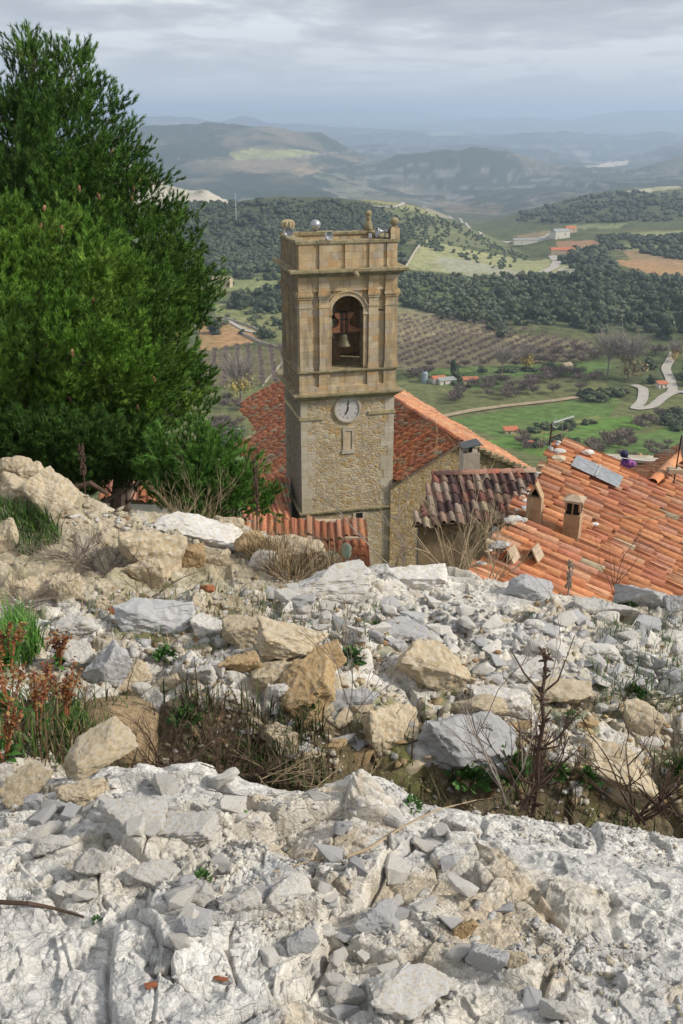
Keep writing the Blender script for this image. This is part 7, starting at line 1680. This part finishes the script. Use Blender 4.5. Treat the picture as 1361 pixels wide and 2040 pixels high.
cottage(1318, 772, 5, 3.5, 2.2, 15, 'small white hut with a red roof between the two roads', 'limewash', 'redroof', .8, True)
cottage(443, 572, 15, 9, 6, -8, 'roofless pale stone farmhouse ruin at the edge of the pines', 'tan_render', 'tan_render', 2.5, ymin=500)
cottage(1115, 474, 20, 13, 8, 20, 'white farmhouse with a pale roof by the distant road', 'limewash', 'shedroof', 3, ymin=700)
cottage(1135, 464, 14, 10, 6, 20, 'reddish barn behind the white farmhouse', 'tan_render', 'redroof', 2.5, ymin=700)
cottage(1060, 484, 46, 7, 4, 4, 'long low white shed left of the distant farmhouse', 'limewash', 'shedroof', 1.2, True, ymin=700)
cottage(1120, 507, 26, 9, 5, 3, 'long orange roofed farm building above the road curve', 'tan_render', 'redroof', 2.5, ymin=700)
cottage(1145, 514, 16, 8, 4, 10, 'smaller orange roofed barn right of the long farm building', 'tan_render', 'redroof', 2, ymin=700)
cottage(1062, 888, 5, 4, 1.5, 30, 'tiny terracotta roofed shed just left of the television mast', 'tan_render', 'redroof', 1, ymin=260)
cottage(1018, 862, 6, 4, 1.5, 10, 'tiny terracotta roofed shed by the church eave', 'tan_render', 'redroof', .6, True, ymin=260)
cottage(1128, 740, 5, 4, 3.5, 30, 'ruined tan stone hut beside the square dark shrub', 'tan_render', 'tan_render', 1.5)
p = tr_hit(846, 762, 300); t = thing('water_tank', p, 0, 'pale blue grey cylindrical water tank left of the small valley houses', 'water tank'); MB().lathe([(1.6, 0), (1.6, 5), (1.2, 5.6), (.3, 6)], (0, 0, 0), 14).build('tank', simple('tank_blue', (.28, .34, .40), .6), t); MB().lathe([(.5, 5.9), (.6, 6.6), (.1, 7)], (0, 0, 0), 8).build('hatch', M['dark'], t)
def pole(px, py, H, lab, mat='shedroof', r=.14, arm=False, ymin=300):
    p = tr_hit(px, py, ymin); t = thing('utility_pole', p, 0, lab, 'pole'); MB().tube([(0, 0, -1), (0, 0, H)], r, r * .7, 6).build('pole', M[mat], t)
    MB().box(-1, 1, -.08, .08, H - .6, H - .4).build('crossarm', M[mat], t)
pole(854, 790, 9, 'pale utility pole in the field left of the valley houses'); pole(948, 752, 9, 'grey utility pole behind the tan valley house'); pole(1330, 725, 9, 'utility pole beside the climbing road')
pole(471, 445, 32, 'tall white pylon on the wooded hill left of the tower', 'white', .35, ymin=800); pole(1349, 795, 6, 'short lamp post at the road fork', 'shedroof', .08)
def drystone(pix, h, lab, ymin=400, wd=.8):
    P = []
    for (a0, b0), (a1, b1) in zip(pix[:-1], pix[1:]):
        for k in range(8): P.append(tr_hit(a0 + (a1 - a0) * k / 8, b0 + (b1 - b0) * k / 8, ymin))
    P.append(tr_hit(*pix[-1], ymin)); b = MB()
    for _ in range(2): P = [P[0]] + [(P[i - 1] + P[i] * 2 + P[i + 1]) / 4 for i in range(1, len(P) - 1)] + [P[-1]]
    vs = []; fs = []
    for i, q in enumerate(P):
        q = Vector((q.x, q.y, float(tr_z(np.array([q.x]), np.array([q.y]))[0]))); d = (P[min(i + 1, len(P) - 1)] - P[max(i - 1, 0)]); n_ = Vector((-d.y, d.x, 0)).normalized() * wd / 2; hh = h * random.uniform(.8, 1.15)
        vs += [q - n_ - Vector((0, 0, 1)), q - n_ * .7 + Vector((0, 0, hh)), q + n_ * .7 + Vector((0, 0, hh)), q + n_ - Vector((0, 0, 1))]
    for i in range(len(P) - 1):
        for k in range(3): fs.append((4 * i + k, 4 * i + k + 1, 4 * i + 4 + k + 1, 4 * i + 4 + k))
    fs += [(0, 1, 2, 3), tuple(4 * (len(P) - 1) + k for k in (3, 2, 1, 0))]; b.add(vs, fs); tag(b.build('dry_stone_wall', M['drywall'], None), lab, 'wall')
drystone([(398, 632), (450, 636), (500, 652), (520, 662)], 1.6, 'dry stone wall along the path left of the tower')
drystone([(480, 665), (520, 685), (568, 698)], 1.6, 'dry stone wall above the left orchard')
drystone([(566, 720), (545, 745), (522, 770)], 1.2, 'straight pale wall slanting beside the tower', 300)
drystone([(807, 536), (825, 505), (845, 478)], 2.0, 'pale wall along the edge of the terraced hill field', 800, 1.5)
drystone([(470, 712), (475, 745), (478, 765)], 1.0, 'thin wall running through the left orchard', 300)
# rocky white hillside behind the pine
V = []; n1, n2 = 90, 24
hx = [(250, 300), (290, 338), (310, 352), (340, 370), (380, 380), (410, 378), (440, 395), (470, 408)]
base_pts = []
for i in range(n1 + 1):
    px = -150 + (470 + 150) * i / n1; top = np.interp(px, [-150, 20, 150, 250, 285, 300, 330, 380, 410, 435, 470], [428, 385, 340, 326, 332, 345, 368, 380, 377, 392, 412])
    for j in range(n2 + 1):
        f = j / n2; Y = 1500 + 260 * (1 - f) - 200 * 0 if False else 1750 - 330 * f; py = top + (430 - top) * f ** .9
        a, r = ray(px, py); x, y, z = float(a) * Y, Y, float(r) * Y
        nz = float(fbm(np.array([x / 25]), np.array([(y + z * 2) / 25]), 5, 41, .6)[0]) - .5; V.append((x, y + nz * 40 * (f > 0), z + nz * 12 * (f > 0) * (f < .95)))
ii = np.arange((n1 + 1) * (n2 + 1)).reshape(n1 + 1, n2 + 1); Q_ = np.stack([ii[:-1, :-1], ii[1:, :-1], ii[1:, 1:], ii[:-1, 1:]], -1).reshape(-1, 4)
V = np.array(V); q = fbm(V[:, 0] / 30, V[:, 2] / 12, 5, 43, .6); C = lerp(np.zeros((len(V), 3)) + np.array((.46, .42, .34)), (.14, .15, .08), sst(q, .46, .6)); 
tag(link('hillside', npmesh('hillside', V, Q_, C, True), M['terrain']), kind='structure', label='pale rocky hillside behind the pine')

# ================================================================ HAZE
HAZE = 1.3e-4
zt_ = max(float(ZT.max()), 60) + 6; zb2 = float(ZT.min()) - 2
me = MB().box(-52000, 52000, -400, 35000, zb2 - 1, zt_)
hm = bpy.data.materials.new('haze_air'); hm.use_nodes = True; g = G(hm.node_tree)
for n_ in list(g.n):
    if n_.type == 'BSDF_PRINCIPLED': g.n.remove(n_)
pv = g.node('ShaderNodeVolumePrincipled'); pv.inputs['Color'].default_value = (.62, .77, 1.0, 1); pv.inputs['Density'].default_value = HAZE; pv.inputs['Anisotropy'].default_value = .2
outn = [n_ for n_ in g.n if n_.type == 'OUTPUT_MATERIAL'][0]; g.l.new(pv.outputs[0], outn.inputs['Volume'])
hz_o = me.build('haze', hm, None); tag(hz_o, 'thin blue haze over the valley', kind='stuff')
